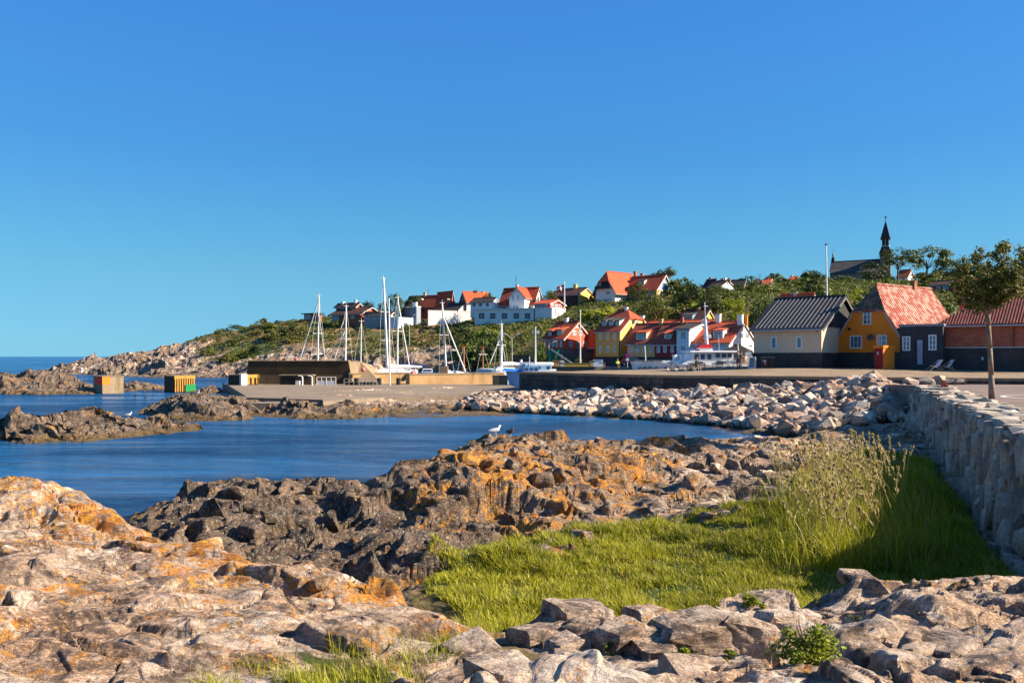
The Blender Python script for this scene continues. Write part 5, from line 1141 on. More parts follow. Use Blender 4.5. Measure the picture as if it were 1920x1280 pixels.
# =================================================================== boats and harbour things
M_hullwhite = paint('white_hull_paint', (0.74, 0.75, 0.75), .4, .06, 1, spec=.5); M_navy = paint('navy_hull_paint', (0.012, 0.03, 0.11), .35, .1, spec=.5)
M_bluehull = paint('light_blue_hull_paint', (0.16, 0.36, 0.62), .4, .1, spec=.5); M_alu = paint('mast_alloy', (0.70, 0.70, 0.68), .4, .05, metal=.2); M_wood = paint('varnished_spar', (0.42, 0.13, 0.05), .5, .2)
M_wire = paint('rigging_wire', (0.55, 0.52, 0.47), .4, .1); M_red = paint('ship_red', (0.65, 0.03, 0.03), .5, .1); M_blackp = paint('black_rubber', (0.015, 0.015, 0.017), .6, .2); M_blue = paint('blue_tarp', (0.02, 0.16, 0.50), .7, .15, 2)
M_sail = paint('white_sailcloth', (0.78, 0.77, 0.74), .8, .06)
def hull_mb(L, B, zk, z_bow, z_mid, z_st, fat=.35):
    m = MB(); n = 14; rings = []
    for i in range(n+1):
        t = i/n; w = B/2*(1-(1-min(1, t/.42))**2.2)*(1-.28*max(0, (t-.6)/.4)**2); w = max(w, .03)
        zt = z_bow + (z_mid-z_bow)*min(1, t/.5) if t < .5 else z_mid + (z_st-z_mid)*(t-.5)/.5
        x = t*L; rk = (1-t)*.0
        rings.append([(x+.12*L*(1-t)**3*.9, -w*.25, zk), (x+.06*L*(1-t)**3, -w*.85, zk+(zt-zk)*.35), (x, -w, zt), (x, w, zt), (x+.06*L*(1-t)**3, w*.85, zk+(zt-zk)*.35), (x+.12*L*(1-t)**3*.9, w*.25, zk)])
    for r in rings: m.v += r
    for i in range(n):
        for j in range(6):
            a = i*6+j; b = i*6+(j+1) % 6; m.f.append((a, a+6, b+6, b) if j != 2 else (a, b, b+6, a+6)[::-1])
    m.f.append((0,1,2,3,4,5)); m.f.append(tuple(n*6+j for j in (5,4,3,2,1,0)))
    return m
def at(px, py, Y): p = P(px, py, Y); return p
def sailboat(name, label, px, Y, top, tilt=0.0, r=.13, L=9.5, deck=1.3, col=None, stays=(), spread=(.55,), group='moored sailing yachts', sail=None, wood=False, rz=0.3, hull_px=None):
    b = at(px, HY, Y); root = empty(name, (b.x, Y, 0), label, 'sailboat', group, rz); inv = Matrix.Rotation(-rz, 4, 'Z')
    def W(px_, py_, dy=0.0): q = at(px_, py_, Y+dy) - Vector((b.x, Y, 0)); return inv @ q
    hull = hull_mb(L, L*.3, -.4, deck+.35, deck, deck-.05); h = hull.build('hull', col or M_hullwhite, root); h.location = (-L*.42, 0, 0)
    MB().prism([(-L*.15, -.8, deck-.1), (L*.25, -.9, deck-.1), (L*.25, .9, deck-.1), (-L*.15, .8, deck-.1)], [(-L*.08, -.65, deck+.5), (L*.22, -.8, deck+.45), (L*.22, .8, deck+.45), (-L*.08, .65, deck+.5)]).build('cabin', M_hullwhite, root)
    mt = W(px+tilt, top); mb_ = Vector((0, 0, deck)); m = MB().tube(mb_, mt, r, r*.7, 8)
    m.tube(mt, mt+Vector((0, 0, .5)), .03); m.tube(mt+Vector((-.35, 0, .02)), mt+Vector((.4, 0, .06)), .04)
    m.build('mast', M_wood if wood else M_alu, root)
    for f in spread:
        c = mb_.lerp(mt, f); MB().tube(c+Vector((-.75, -.3, 0)), c+Vector((.75, .3, 0)), .045).build('spreader', M_alu, root)
    MB().path([mt, mb_.lerp(mt, .55)+Vector((.7, .3, 0)), (1.3, .5, deck)], .022).path([mt, mb_.lerp(mt, .55)+Vector((-.7, -.3, 0)), (-1.2, -.5, deck)], .022).build('shroud', M_wire, root)
    for spx, spy, tf, sr in stays: MB().tube(mb_.lerp(mt, tf), W(spx, spy, -.6), sr, sr, 6).build('forestay', M_sail if sr > .05 else M_wire, root)
    if sail is not None: MB().path([(0, 0, deck+.95), (L*.2, 0, deck+1.0), (L*.4, 0, deck+.9)], [.28, .24, .12], 8).build('sail_cover', sail, root)
    return root
sailboat('sailing_yacht', 'yacht behind the left part of the breakwater, its long forestay slanting left', 595, 113, 555, 3, stays=((562, 676, .97, .06), (610, 676, .8, .045)), spread=(.55, .3))
MBx = sailboat('sailing_yacht', 'second yacht behind the breakwater, its thick mast beside a shorter one', 647, 114, 574, 2, stays=((618, 677, .9, .05), (625, 678, .7, .06)), r=.16)
sailboat('sailing_yacht', 'smaller yacht with a single bare mast just right of the second masts', 676, 116, 602, 1.5, r=.10, L=7, spread=())
sailboat('sailing_yacht', 'yacht with the tallest white mast, taller than everything in the harbour', 727, 111, 522, -8, stays=((762, 690, .05, .03),), r=.19, L=12, deck=2.1, col=M_navy, sail=M_sail, spread=(.35, .65))
sailboat('sailing_yacht', 'navy-hulled yacht under white boom covers, its thin mast right of the tallest one', 745, 113, 557, 1, stays=((728, 560, .99, .02), (769, 694, .96, .07)), r=.14, L=11, deck=2.2, col=M_navy, sail=M_navy)
sailboat('sailing_yacht', 'yacht with a leaning white mast behind the concrete cube on the mole', 837, 116, 568, -8, stays=((873, 697, .82, .09),), r=.16, L=9, deck=1.9)
sailboat('sailing_yacht', 'small yacht with a fat short mast, left of the blue fishing boat', 939.5, 112, 608, .5, stays=((918, 682, .75, .06), (948, 680, .75, .05)), r=.22, L=8, deck=2.5, col=M_hullwhite, sail=M_sail)
sailboat('sailing_boat', 'old wooden boat with a short red-brown mast under the hillside', 869.5, 124, 650, 0, r=.16, L=7, deck=1.6, wood=True, spread=(), group='wooden-masted boats')
sailboat('sailing_boat', 'wooden boat with a thin reddish mast between the leaning mast and the fat one', 905.5, 122, 652, 0, r=.12, L=7, deck=1.8, wood=True, spread=(.75,), group='wooden-masted boats')
p = PZ(731, 722, AZ); r_ = empty('white_pole', p, 'bare white pole standing on the concrete apron in front of the tallest mast', 'pole'); MB().tube((0, 0, 0), (-.12, 0, (722-560)*p.y/F), .1, .08, 8).build('pole_shaft', M_alu, r_)
MB().box(-.16, .16, -.16, .16, 0, .06).build('base_plate', M_alu, r_)
# white covers draped over booms at the breakwater's end
def covered_boat(px, Y, L, label, col, zd, rz=.1):
    b = at(px, HY, Y); root = empty('covered_boat', (b.x, Y, 0), label, 'boat', None, rz); h = hull_mb(L, L*.3, -.4, zd+.3, zd, zd).build('hull', col, root)
    v = MB(); n = 8
    for i in range(n):
        x0, x1 = L*(.12+.8*i/n), L*(.12+.8*(i+1)/n); z0 = zd+.75-.35*abs(i/n-.5); z1 = zd+.75-.35*abs((i+1)/n-.5)+(.12 if i % 2 else -.05)
        v.prism([(x0, -L*.13, zd+.02), (x1, -L*.13, zd+.02), (x1, L*.13, zd+.02), (x0, L*.13, zd+.02)], [(x0, -.08, z0), (x1, -.08, z1), (x1, .08, z1), (x0, .08, z0)])
    v.build('boat_cover', M_sail, root); return root
covered_boat(662, 110, 4.6, 'boat under a draped white cover just behind the end of the breakwater', M_hullwhite, 2.0); covered_boat(700, 112, 5.5, 'white-covered boat with a navy hull between the masts', M_navy, 2.1)
for px, Y, c, lab, z in ((772, 122, M_navy, 'small dark blue motorboat behind the long mole', 2.0), (806, 124, M_hullwhite, 'small white motorboat moored behind the mole near the concrete cube', 1.8), (878, 118, M_navy, 'small dark blue motorboat left of the wooden masts', 2.1), (893, 116, M_bluehull, 'light blue motorboat between the two wooden masts', 2.1)):
    b = at(px, HY, Y); rt = empty('motorboat', (b.x, Y, 0), lab, 'boat', 'small motorboats', .15); hull_mb(4.6, 1.8, -.3, z+.15, z, z-.05).build('hull', c, rt)
    MB().prism([(1.4, -.6, z-.1), (3.2, -.6, z-.1), (3.2, .6, z-.1), (1.4, .6, z-.1)], [(1.7, -.5, z+.65), (3.1, -.5, z+.65), (3.1, .5, z+.65), (1.7, .5, z+.65)]).build('wheelhouse', M_hullwhite, rt); MB().box(1.75, 3.0, -.585, -.57, z+.2, z+.5).build('window', M_glass, rt)
# blue fishing boat and the white one beside it
def fishing_boat():
    Y = 97; s = Y/F; b = at(948, HY, Y); rt = empty('fishing_boat', (b.x, Y, 0), 'light blue fishing boat with a blue tarpaulin at the end of the mole', 'boat', None, .06)
    z = lambda py: CZ-(py-HY)*s
    hull_mb(8.5, 2.9, -.4, z(694), z(699), z(697)).build('hull', M_bluehull, rt); MB().box(2.2, 3.9, -1.2, 1.2, z(699), z(687)).build('wheelhouse', M_bluehull, rt)
    for x in (2.35, 2.95, 3.5): MB().box(x, x+.3, -1.22, -1.19, z(694), z(689)).build('window', M_glass, rt)
    MB().prism([(-.4, -1, z(695)), (2.0, -1.1, z(697)), (2.0, 1.1, z(697)), (-.4, .6, z(695))], [(-.2, -.1, z(690)), (1.9, -.1, z(692)), (1.9, .1, z(692)), (-.2, .1, z(690))]).build('tarpaulin', M_blue, rt)
    MB().tube((2.9, 0, z(687)), (2.9, 0, z(668)), .05).build('mast', M_alu, rt)
fishing_boat()
def white_workboat():
    Y = 100; s = Y/F; b = at(972, HY, Y); z = lambda py: CZ-(py-HY)*s; X = lambda px: (px-972)*s
    rt = empty('workboat', (b.x, Y, 0), 'white workboat with a tall cross-armed mast, behind the left end of the quay wall', 'boat')
    hull_mb(X(1042), 3.4, -.4, z(690), z(694), z(692)).build('hull', M_hullwhite, rt)
    MB().box(X(974), X(1001), -1.1, 1.1, z(693), z(679)).build('deckhouse', M_hullwhite, rt)
    m = MB(); m.prism([(X(1001), -1.3, z(694)), (X(1032), -1.3, z(694)), (X(1032), 1.3, z(694)), (X(1001), 1.3, z(694))], [(X(1001), -1.2, z(685)), (X(1034), -1.2, z(685)), (X(1034), 1.2, z(685)), (X(1001), 1.2, z(685))]); m.build('cabin', M_hullwhite, rt)
    MB().tube((X(1003), -.7, z(682)), (X(1034), -.7, z(682)), .22, .22, 10).ball((X(1034), -.7, z(682)), .22).build('liferaft_canister', M_sail, rt)
    MB().box(X(985), X(1035), -1.35, 1.35, z(685)-.03, z(684.2)).build('cabin_roof', M_hullwhite, rt)
    for a, c, d, e in ((1005, 1013, 692, 687), (1024, 1031, 692, 687), (981, 985, 691, 682), (990, 994, 690, 683)): MB().box(X(a), X(c), -1.36, -1.28 if a > 1000 else -1.1, z(d), z(e)).build('window', M_glass, rt)
    ms = MB().tube((X(1004), 0, z(685)), (X(1004), 0, z(612)), .12, .06, 8); ms.tube((X(998), 0, z(623)), (X(1010), 0, z(623)), .05)
    for q in (998, 1001, 1007, 1010): ms.tube((X(q), 0, z(626)), (X(q), 0, z(619)), .04)
    ms.build('mast', M_alu, rt); MB().tube((X(977), 0, z(679)), (X(977), 0, z(674)), .16).build('funnel', M_sail, rt)
white_workboat()
def ferry():
    Y = 96; s = Y/F; x0 = 1182; b = at(x0, HY, Y); z = lambda py: CZ-(py-HY)*s; X = lambda px: (px-x0)*s
    rt = empty('passenger_ship', (b.x, Y, 0), 'white passenger ship with a red-striped funnel and tall signal mast, before the street row', 'ship', None, .02)
    hull_mb(X(1400), 5.2, -.5, z(677), z(683), z(684)).build('hull', M_hullwhite, rt)
    B = 2.5
    blk = lambda a, c, d, e, y=B, nm='deckhouse', mt=M_hullwhite, a2=None, c2=None: MB().prism([(X(a), -y, z(d)), (X(c), -y, z(d)), (X(c), y, z(d)), (X(a), y, z(d))], [(X(a2 or a), -y*.97, z(e)), (X(c2 or c), -y*.97, z(e)), (X(c2 or c), y*.97, z(e)), (X(a2 or a), y*.97, z(e))]).build(nm, mt, rt)
    blk(1262, 1385, 686, 676, 2.45, 'superstructure', a2=1282); blk(1288, 1366, 676, 660, 2.2, 'wheelhouse', a2=1293); blk(1286, 1372, 660, 657.5, 2.45, 'wheelhouse_roof'); blk(1318, 1385, 686, 681, 2.5, 'bulwark')
    blk(1298, 1333, 657.5, 649.5, 1.1, 'funnel', a2=1308, c2=1331); blk(1302, 1332, 652.5, 645.5, 1.14, 'funnel_stripe', M_red, a2=1313, c2=1331)
    for a in (1294.5, 1306, 1318): MB().box(X(a), X(a+7), -2.23, -2.18, z(673.5), z(664)).build('window', M_glass, rt)
    for a in (1333, 1344.5, 1355): MB().box(X(a), X(a+8), -2.24, -2.19, z(670), z(663)).build('window', M_glass, rt)
    MB().box(X(1333), X(1346), -2.52, -2.44, z(683), z(676.5)).build('window', M_glass, rt)
    MB().box(X(1294), X(1309), -2.50, -2.43, z(680.5), z(678)).build('name_board', M_blackp, rt)
    MB().box(X(1295), X(1303), -2.3, -2.23, z(658), z(655)).build('light_board', M_blackp, rt)
    m = MB().tube((X(1326), 0, z(650)), (X(1323), 0, z(598)), .26, .16, 8).tube((X(1323), 0, z(598)), (X(1322), 0, z(566)), .05)
    for py, w in ((604, 9), (612, 7), (626, 12), (574, 6)): m.tube((X(1323-w*.5), 0, z(py)), (X(1323+w*.9), 0, z(py)), .06)
    m.tube((X(1318), 0, z(606)), (X(1318), 0, z(598)), .12).tube((X(1327), 0, z(632)), (X(1334), 0, z(630)), .22, .22); m.build('signal_mast', M_hullwhite, rt)
    for px, py, q in ((1209, 648, .05), (1305, 632, .03), (1348, 628, .03), (1385, 645, .05)): MB().tube((X(px+2), 0, z(677)), (X(px), 0, z(py)), q).build('aerial', M_alu, rt)
    for px in (1262, 1276): MB().tube((X(px), -.8, z(680)), (X(px), -.8, z(666)), .22, .2, 10).tube((X(px), -.8, z(667)), (X(px), -.8, z(665)), .34, .3, 10).build('ventilator', M_hullwhite, rt)
    rl = MB()
    for i in range(24): x = X(1188+i*3.3); rl.tube((x, -2.0*min(1, .35+i*.05), z(683)), (x, -2.0*min(1, .35+i*.05), z(675.5)), .025, .025, 4)
    for py in (675.5, 678.5): rl.path([(X(1188), -.7, z(py)), (X(1215), -1.6, z(py)), (X(1265), -2.0, z(py))], .025, 4)
    rl.build('railing', M_alu, rt)
    rl = MB()
    for i in range(12): x = X(1352+i*4); rl.tube((x, -2.42, z(681)), (x, -2.42, z(673)), .03, .03, 4)
    for py in (673, 677): rl.tube((X(1352), -2.42, z(py)), (X(1398), -2.42, z(py)), .03, .03, 4)
    rl.build('stern_railing', M_alu, rt)
    for px in (1195, 1204, 1213, 1223, 1240, 1262, 1280): MB().torus((X(px), -2.0 if px < 1215 else -2.62, z(691)), .2, .08, 'y', 12).build('tyre_fender', M_blackp, rt)
    for k in range(3): MB().tube((X(1238+k*8), -1.2, z(680)), (X(1245+k*8), -1.2, z(680)), .28, .28, 10).build('liferaft_canister', paint('grey_canister', (.38,.42,.46), .5), rt)
ferry()

# --- poles, lamps, flags
def flagpole(px, pb, pt, Y, r, label, lean=0, zb=None, flag=None):
    z = CZ-(pb-HY)/F*Y if zb is None else zb; p = at(px, pb, Y); p.z = z; rt = empty('flagpole', p, label, 'flagpole'); H = (CZ-(pt-HY)/F*Y) - z
    MB().tube((0, 0, -.3), (lean*Y/F, 0, H), r, r*.6, 8).build('pole', M_alu, rt); MB().ball((lean*Y/F, 0, H+r*.8), r*1.1).build('finial', M_blackp if H > 8 and Y < 110 else M_alu, rt); return rt
flagpole(1551, 600, 460, 95, .13, 'tall white flagpole without a flag rising behind the cream house', -2.0)
flagpole(1088, 690, 584, 124, .13, 'bare white flagpole in front of the coral-red house', 0, zb=2.95)
fp = flagpole(1058.5, 579, 531, 182, .17, 'white flagpole beside the red pavilion on the hill', -.3)
def flag():
    Y = 182; s = Y/F; rt = empty('flag', at(1058, 533, Y), 'red flag with a white cross hanging from the hilltop flagpole', 'flag'); W, H = 15*s, 15*s
    nx, ny = 22, 14; col = ([], []); V = []; ids = {}
    for i in range(nx+1):
        for j in range(ny+1):
            u, v = i/nx, j/ny; V.append((-.06*1-u*W*.9, .28*math.sin(u*7+v*2)*u, -v*H*.72 - u*u*H*.36 - .08))
    for i in range(nx):
        for j in range(ny):
            a = i*(ny+1)+j; f = (a, a+1, a+ny+2, a+ny+1); u, v = (i+.5)/nx, (j+.5)/ny
            col[1 if (abs(u-.38) < .075 or abs(v-.5) < .11) else 0].append(f)
    for nm, fs, m in (('red_cloth', col[0], paint('flag_red', (.6,.01,.02), .8, .05)), ('white_cross', col[1], M_sail)):
        o = mesh_obj(nm, V, fs, m, rt); sm = o.modifiers.new('thick', 'SOLIDIFY'); sm.thickness = .02; sm.offset = 0
flag()
def lamp(px, pb, pt, Y, label, arms=2, zb=None):
    z = CZ-(pb-HY)/F*Y if zb is None else zb; p = at(px, pb, Y); p.z = z; rt = empty('street_lamp', p, label, 'street lamp', 'harbour street lamps'); H = CZ-(pt-HY)/F*Y - z
    MB().tube((0,0,0), (0,0,H*.85), .09, .07, 8).build('lamp_post', paint('galvanised_steel', (.35,.36,.36), .5), rt)
    for sg in ((-1, 1) if arms == 2 else (1,)): MB().tube((0,0,H*.85), (sg*.95,0,H), .05).tube((sg*.75,0,H*.975), (sg*1.35,0,H*1.02), .12, .07).build('lamp_arm', paint('lamp_head_grey', (.45,.46,.46), .5), rt)
lamp(960, 690, 626, 126, 'twin-armed street lamp behind the fishing boat', zb=2.9); lamp(767.5, 648, 590, 160, 'single curved lamp in front of the white modern house', 1)
lamp(1029, 690, 640, 127, 'thin single lamp post left of the coral-red house', 1, zb=2.95)
# green crane and yellow gear on the far quay
def crane():
    Y = 124; s = Y/F; b = at(1040, HY, Y); rt = empty('crane', (b.x, Y, 2.95), 'small green harbour crane with a long lowered grey jib', 'crane'); z = lambda py: CZ-(py-HY)*s-2.95; X = lambda px: (px-1040)*s
    G = paint('crane_green', (.0, .22, .09), .5, .1)
    MB().box(X(1028), X(1033), -.2, .2, 0, z(654)).build('post', G, rt); MB().prism([(X(1036), -.3, 0), (X(1041), -.3, 0), (X(1041), .3, 0), (X(1036), .3, 0)], [(X(1036), -.2, z(675)), (X(1041), -.2, z(675)), (X(1041), .2, z(675)), (X(1036), .2, z(675))]).build('crane_base', G, rt)
    MB().tube((X(1038.5), 0, z(677)), (X(1048), 0, z(656)), .28, .22, 4).build('arm', G, rt); MB().tube((X(1033), -.3, z(655)), (X(1086), -.5, z(690)), .16, .16, 4).build('jib', paint('galvanised_steel', (.35,.36,.36), .5), rt)
    MB().prism([(X(1046), -1, z(683)), (X(1058), -1, z(683)), (X(1058), .6, z(683)), (X(1046), .6, z(683))], [(X(1047), -.9, z(676)), (X(1057), -.9, z(676)), (X(1057), .5, z(676)), (X(1047), .5, z(676))]).build('cab', M_hullwhite, rt); MB().box(X(1048.5), X(1056), -1.02, -.96, z(682), z(678)).build('window', M_glass, rt)
crane()
for i, (px, w, h, c, lab) in enumerate(((1043, 1.3, .9, (.5,.25,.1), 'orange-brown fish crate stack beside the green crane'), (1052, .9, .7, (.55,.5,.4), 'pale crate right of the orange crates near the crane'), (1077, 4.4, .5, (.45,.28,.05), 'long ochre tarpaulined heap at the foot of the bare flagpole'), (1112, 1.1, .8, (.5,.3,.1), 'yellow-brown crate on the far quay'), (1121, 1.5, 1.0, (.7,.7,.68), 'big white box on the far quay left of the red car'), (1129, .9, .6, (.3,.13,.07), 'rusty brown bundle right of the white box'))):
    Y = 121.5; p = at(px, HY, Y); rt = empty('crate', (p.x, Y, 2.95), lab, 'crate', 'crates on the far quay'); m = paint('crate_%d' % i, c, .8, .2, 2)
    MB().prism([(-w/2, -.5, 0), (w/2, -.5, 0), (w/2, .5, 0), (-w/2, .5, 0)], [(-w*.47, -.45, h), (w*.47, -.45, h), (w*.47, .45, h), (-w*.47, .45, h)]).build('crate_body', m, rt); MB().box(-w*.49, w*.49, -.5, .5, h, h+.06).build('lid', m, rt)
def car():
    Y = 124; p = at(1158, HY, Y); rt = empty('parked_car', (p.x, Y, 2.96), 'small red car parked in front of the yellow house', 'car', None, .35)
    prof = [(0,.35),(0,.75),(.9,.88),(1.5,1.4),(2.9,1.42),(3.7,.95),(3.95,.85),(3.98,.35)]
    MB().prism([(x, -.8, z) for x, z in prof][::-1], [(x, .8, z) for x, z in prof][::-1]).build('body', paint('car_red', (.45,.01,.012), .25, .03, spec=.6), rt)
    MB().prism([(1.2,-.815,.95),(3.4,-.815,.95),(2.85,-.815,1.33),(1.6,-.815,1.33)], [(1.2,-.79,.95),(3.4,-.79,.95),(2.85,-.79,1.33),(1.6,-.79,1.33)]).build('side_window', M_glass, rt)
    for x in (.75, 3.15):
        for y in (-.82, .62): w = MB().tube((x, y, .32), (x, y+.2, .32), .32, .32, 14).build('wheel', M_blackp, rt); MB().tube((x, y-.01, .32), (x, y+.21, .32), .16, .16, 10).build('rim', M_alu, w)
    MB().box(-.02, .05, -.7, -.4, .6, .75).build('headlight', M_alu, rt); MB().box(-.02, .05, .4, .7, .6, .75).build('headlight', M_alu, rt)
car()
def roundsign():
    p = at(1176.5, HY, 118); rt = empty('road_sign', (p.x, 118, 2.9), 'round violet-red road sign with a white plate below, right of the red car', 'sign')
    MB().tube((0,0,0), (0,0,2.0), .04).build('post', M_alu, rt); MB().tube((0,-.05,1.75), (0,-.01,1.75), .32, .32, 20).build('sign_disc', paint('sign_violet', (.35,.03,.22), .5), rt); MB().box(-.25,.25,-.06,-.02,.95,1.3).build('sign_plate', M_white, rt)
roundsign()

# --- things on the near quay
def qz(px, py, Y): p = at(px, py, Y); p.z = quay_z(p.x, Y); return p
def bike(px, Y, label, col, rz=0.0, lean=.1):
    p = qz(px, 690, Y); rt = empty('bicycle', p, label, 'bicycle', 'bicycles on the quay', rz); fm = paint('bike_%s' % label[:5], col, .4)
    for x in (-.52, .52): w = MB().torus((x, 0, .34), .31, .025, 'y', 18, 5).build('wheel', M_blackp, rt); sp = MB(); [sp.tube((x, 0, .34), (x+.3*math.cos(a), 0, .34+.3*math.sin(a)), .008, .008, 3) for a in [k*math.pi/5 for k in range(10)]]; sp.build('spokes', M_alu, w)
    f = MB(); A, Bt, H, S = (-.52,0,.34), (-.08,0,.30), (.34,0,.78), (-.22,0,.82)
    for a, c in ((A, Bt), (Bt, S), (Bt, H), (S, H), (A, S), ((.52,0,.34), (.36,0,.88))): f.tube(a, c, .022)
    f.build('frame', fm, rt); MB().path([(.18,-.27,.98), (.36,0,.95), (.18,.27,.98)], .018).build('handlebar', M_alu, rt); MB().prism([(-.36,-.07,.84),(-.1,-.03,.86),(-.1,.03,.86),(-.36,.07,.84)], [(-.36,-.08,.9),(-.1,-.03,.9),(-.1,.03,.9),(-.36,.08,.9)]).build('saddle', M_blackp, rt)
bike(1295, 79.6, 'black bicycle leaning behind the seated person', (.03,.03,.03), .3); bike(1352, 79.8, 'dark bicycle in front of the ship stern, left one', (.04,.04,.05), -.2); bike(1369, 79.4, 'white bicycle in front of the ship stern', (.6,.6,.6), .15)
bike(1391, 78.6, 'red bicycle held by the two standing people', (.4,.03,.03), .1); bike(1262, 80, 'thin dark bicycle propped at the quay edge near the ship middle', (.03,.035,.04), .5)
def bench(px, Y, label):
    rt = empty('bench', qz(px, 690, Y), label, 'bench'); w = paint('bench_wood', (.16,.09,.05), .8, .2, 2)
    for y in (-.2, -.05, .1): MB().box(-.8, .8, y, y+.12, .42, .46).build('seat_slat', w, rt)
    for x in (-.7, .7):
        for y in (-.15, .15): MB().box(x-.04, x+.04, y-.04, y+.04, 0, .42).build('leg', w, rt)
    for z in (.62, .76): MB().box(-.8, .8, .2, .24, z, z+.1).build('back_slat', w, rt)
    for x in (-.7, .7): MB().box(x-.03, x+.03, .24, .28, .3, .88).build('back_post', w, rt)
bench(1309, 79.0, 'dark wooden bench carrying the seated person at the quay edge')
def aboard():
    rt = empty('sandwich_board', qz(1411, 691, 77.5), 'black and white sandwich board standing left of the cream house', 'sign', None, -.5)
    for sg, nm in ((-1, 'front_panel'), (1, 'back_panel')):
        q = MB().prism([(-.32, sg*.32-.02, .02), (.32, sg*.32-.02, .02), (.32, sg*.32+.02, .02), (-.32, sg*.32+.02, .02)], [(-.3, sg*.05-.02, 1.15), (.3, sg*.05-.02, 1.15), (.3, sg*.05+.02, 1.15), (-.3, sg*.05+.02, 1.15)]).build(nm, M_white, rt)
        MB().prism([(-.25, sg*.30-.03, .12), (.25, sg*.30-.03, .12), (.25, sg*.30+.03, .12), (-.25, sg*.30+.03, .12)], [(-.24, sg*.07-.03, 1.06), (.24, sg*.07-.03, 1.06), (.24, sg*.07+.03, 1.06), (-.24, sg*.07+.03, 1.06)]).build('poster', paint('poster_grey', (.16,.18,.2), .6), q)
    rt = empty('quay_notice', qz(1403, 690, 79), 'white notice on a post with a red life ring, left of the sandwich board', 'sign'); MB().tube((0,0,0), (0,0,1.5), .03).build('post', M_alu, rt); MB().box(-.3,.3,-.04,-.01,1.2,1.6).build('sign_plate', M_white, rt)
    MB().torus((-.62, -.03, .95), .2, .07, 'y', 14).build('life_ring', M_red, rt); MB().box(-.95, -.3, -.02, .03, 1.2, 1.25).box(-.95, -.9, -.02, .03, 0, 1.25).build('rack_frame', M_white, rt)
aboard()
def deckchair(px, py, rz, label):
    Y = 70.5; p = at(px, py, Y); p.z = quay_z(p.x, Y)+.02; rt = empty('deckchair', p, label, 'deckchair', 'deckchairs before the brick building', rz); wd = paint('pale_wood', (.45,.33,.2), .7)
    for y, nm in ((-.3, 0), (.3, 0)): MB().tube((-.75, y, .03), (.5, y, .95), .025).build('long_rail', wd, rt); MB().tube((.65, y*.9, .03), (-.35, y*.9, .42), .025).build('cross_rail', wd, rt); MB().tube((.42, y*.9, .05), (.18, y*.9, .62), .02).build('prop', wd, rt)
    for a in ((.5, 0, .95), (-.35, 0, .42), (.65, 0, .03)): MB().tube((a[0], -.3, a[2]), (a[0], .3, a[2]), .025).build('crossbar', wd, rt)
    m = MB(); pts = [(-.38, .43), (-.15, .30), (.05, .32), (.28, .60), (.5, .96)]
    for (a, c), (d, e) in zip(pts[:-1], pts[1:]): m.prism([(a, -.27, c), (d, -.27, e), (d, .27, e), (a, .27, c)], [(a, -.27, c+.02), (d, -.27, e+.02), (d, .27, e+.02), (a, .27, c+.02)])
    m.build('canvas_seat', paint('pale_blue_canvas', (.55,.62,.68), .8), rt)
deckchair(1754, 690, .15, 'pale blue canvas deckchair nearer the annex door, left one'); deckchair(1776, 692, .0, 'pale blue canvas deckchair, right one, a step nearer the street tree')
def small_beacon():
    p = at(153, 697, 196); z = 1.2; rt = empty('beacon', (p.x, 196, z), 'tiny red and white striped beacon on the tip of the headland', 'beacon')
    MB().tube((0,0,-.6), (0,0,-.1), .36, .33, 10).build('base', M_white, rt); MB().tube((0,0,-.1), (0,0,.2), .32, .28, 10).build('red_band', M_red, rt); MB().tube((0,0,.2), (0,0,.6), .26, .1, 10).build('top', M_white, rt)
small_beacon()
for px, py, Y, lab in ((555.5, 674, 108, 'pink mooring buoy lying on top of the breakwater'), (681, 693, 103, 'pink mooring buoy by the net rack'), (774, 700, 103, 'pink mooring buoy hanging at the corner of the mole'), (779, 697, 107, 'small white buoy behind the mole corner')):
    o = MB().ball((0, 0, 0), .33).tube((0, 0, .28), (0, 0, .42), .07).build('buoy', paint('buoy_pink', (.75,.16,.15), .5) if 'pink' in lab else M_white, None, True); o.location = at(px, py, Y); tag(o, lab, 'buoy', 'mooring buoys')
o = MB().ball((0,0,0), .12, .12, .9, 8, 8).build('garden_pole', paint('signal_green_light', (.02,.45,.15), .6)); 
o.location = at(1221, 562, 186); tag(o, 'slim bright green garden post in front of the villa with the blue gable', 'post')
# white slab on the boulders, boulders beside the road
o = stone_mesh('concrete_slab', 2.6, 1.0, .28, 77, None, 30, .97); o.materials.append(M_capstone); ob = link(bpy.data.objects.new('concrete_slab', o)); ob.location = at(1586, 715, 58.6) + Vector((0, 0, -.05)); ob.rotation_euler = (.03, .0, .05); tag(ob, 'flat pale concrete slab lying on the boulders against the quay wall', 'slab')
_r = random.Random(4)
for i, (px, py, Y, sz, lab) in enumerate(((1735, 716, 52, 1.3, 'flat grey-brown boulder at the far corner of the road, beside the low wall'), (1762, 714, 54, 1.2, 'tan boulder, second from the left in the row at the road edge'), (1776, 715, 54, .8, 'rounded boulder in the middle of the row at the road edge'), (1797, 714, 55, .9, 'pale boulder near the right end of the row at the road edge'), (1807, 714, 56, .45, 'smallest pale stone at the right end of the row at the road edge'), (1708, 716, 50, 1.1, 'boulder tucked where the stone wall meets the heap'), (1157, 742, 66, 1.9, 'largest upright pinkish block on top of the heap below the quay wall'), (1086, 735, 74, 1.5, 'pinkish block where the concrete apron ends'))):
    ob = link(bpy.data.objects.new('boulder', BPROTO[(i*5+3) % 16])); p = at(px, py, Y); p.z = max(p.z, (road_z(p.x, Y) if px > 1715 else 0)+sz*.15); ob.location = p; ob.scale = (sz, sz, sz*.9); ob.rotation_euler = (0, .1, i*1.3); tag(ob, lab, 'boulder')

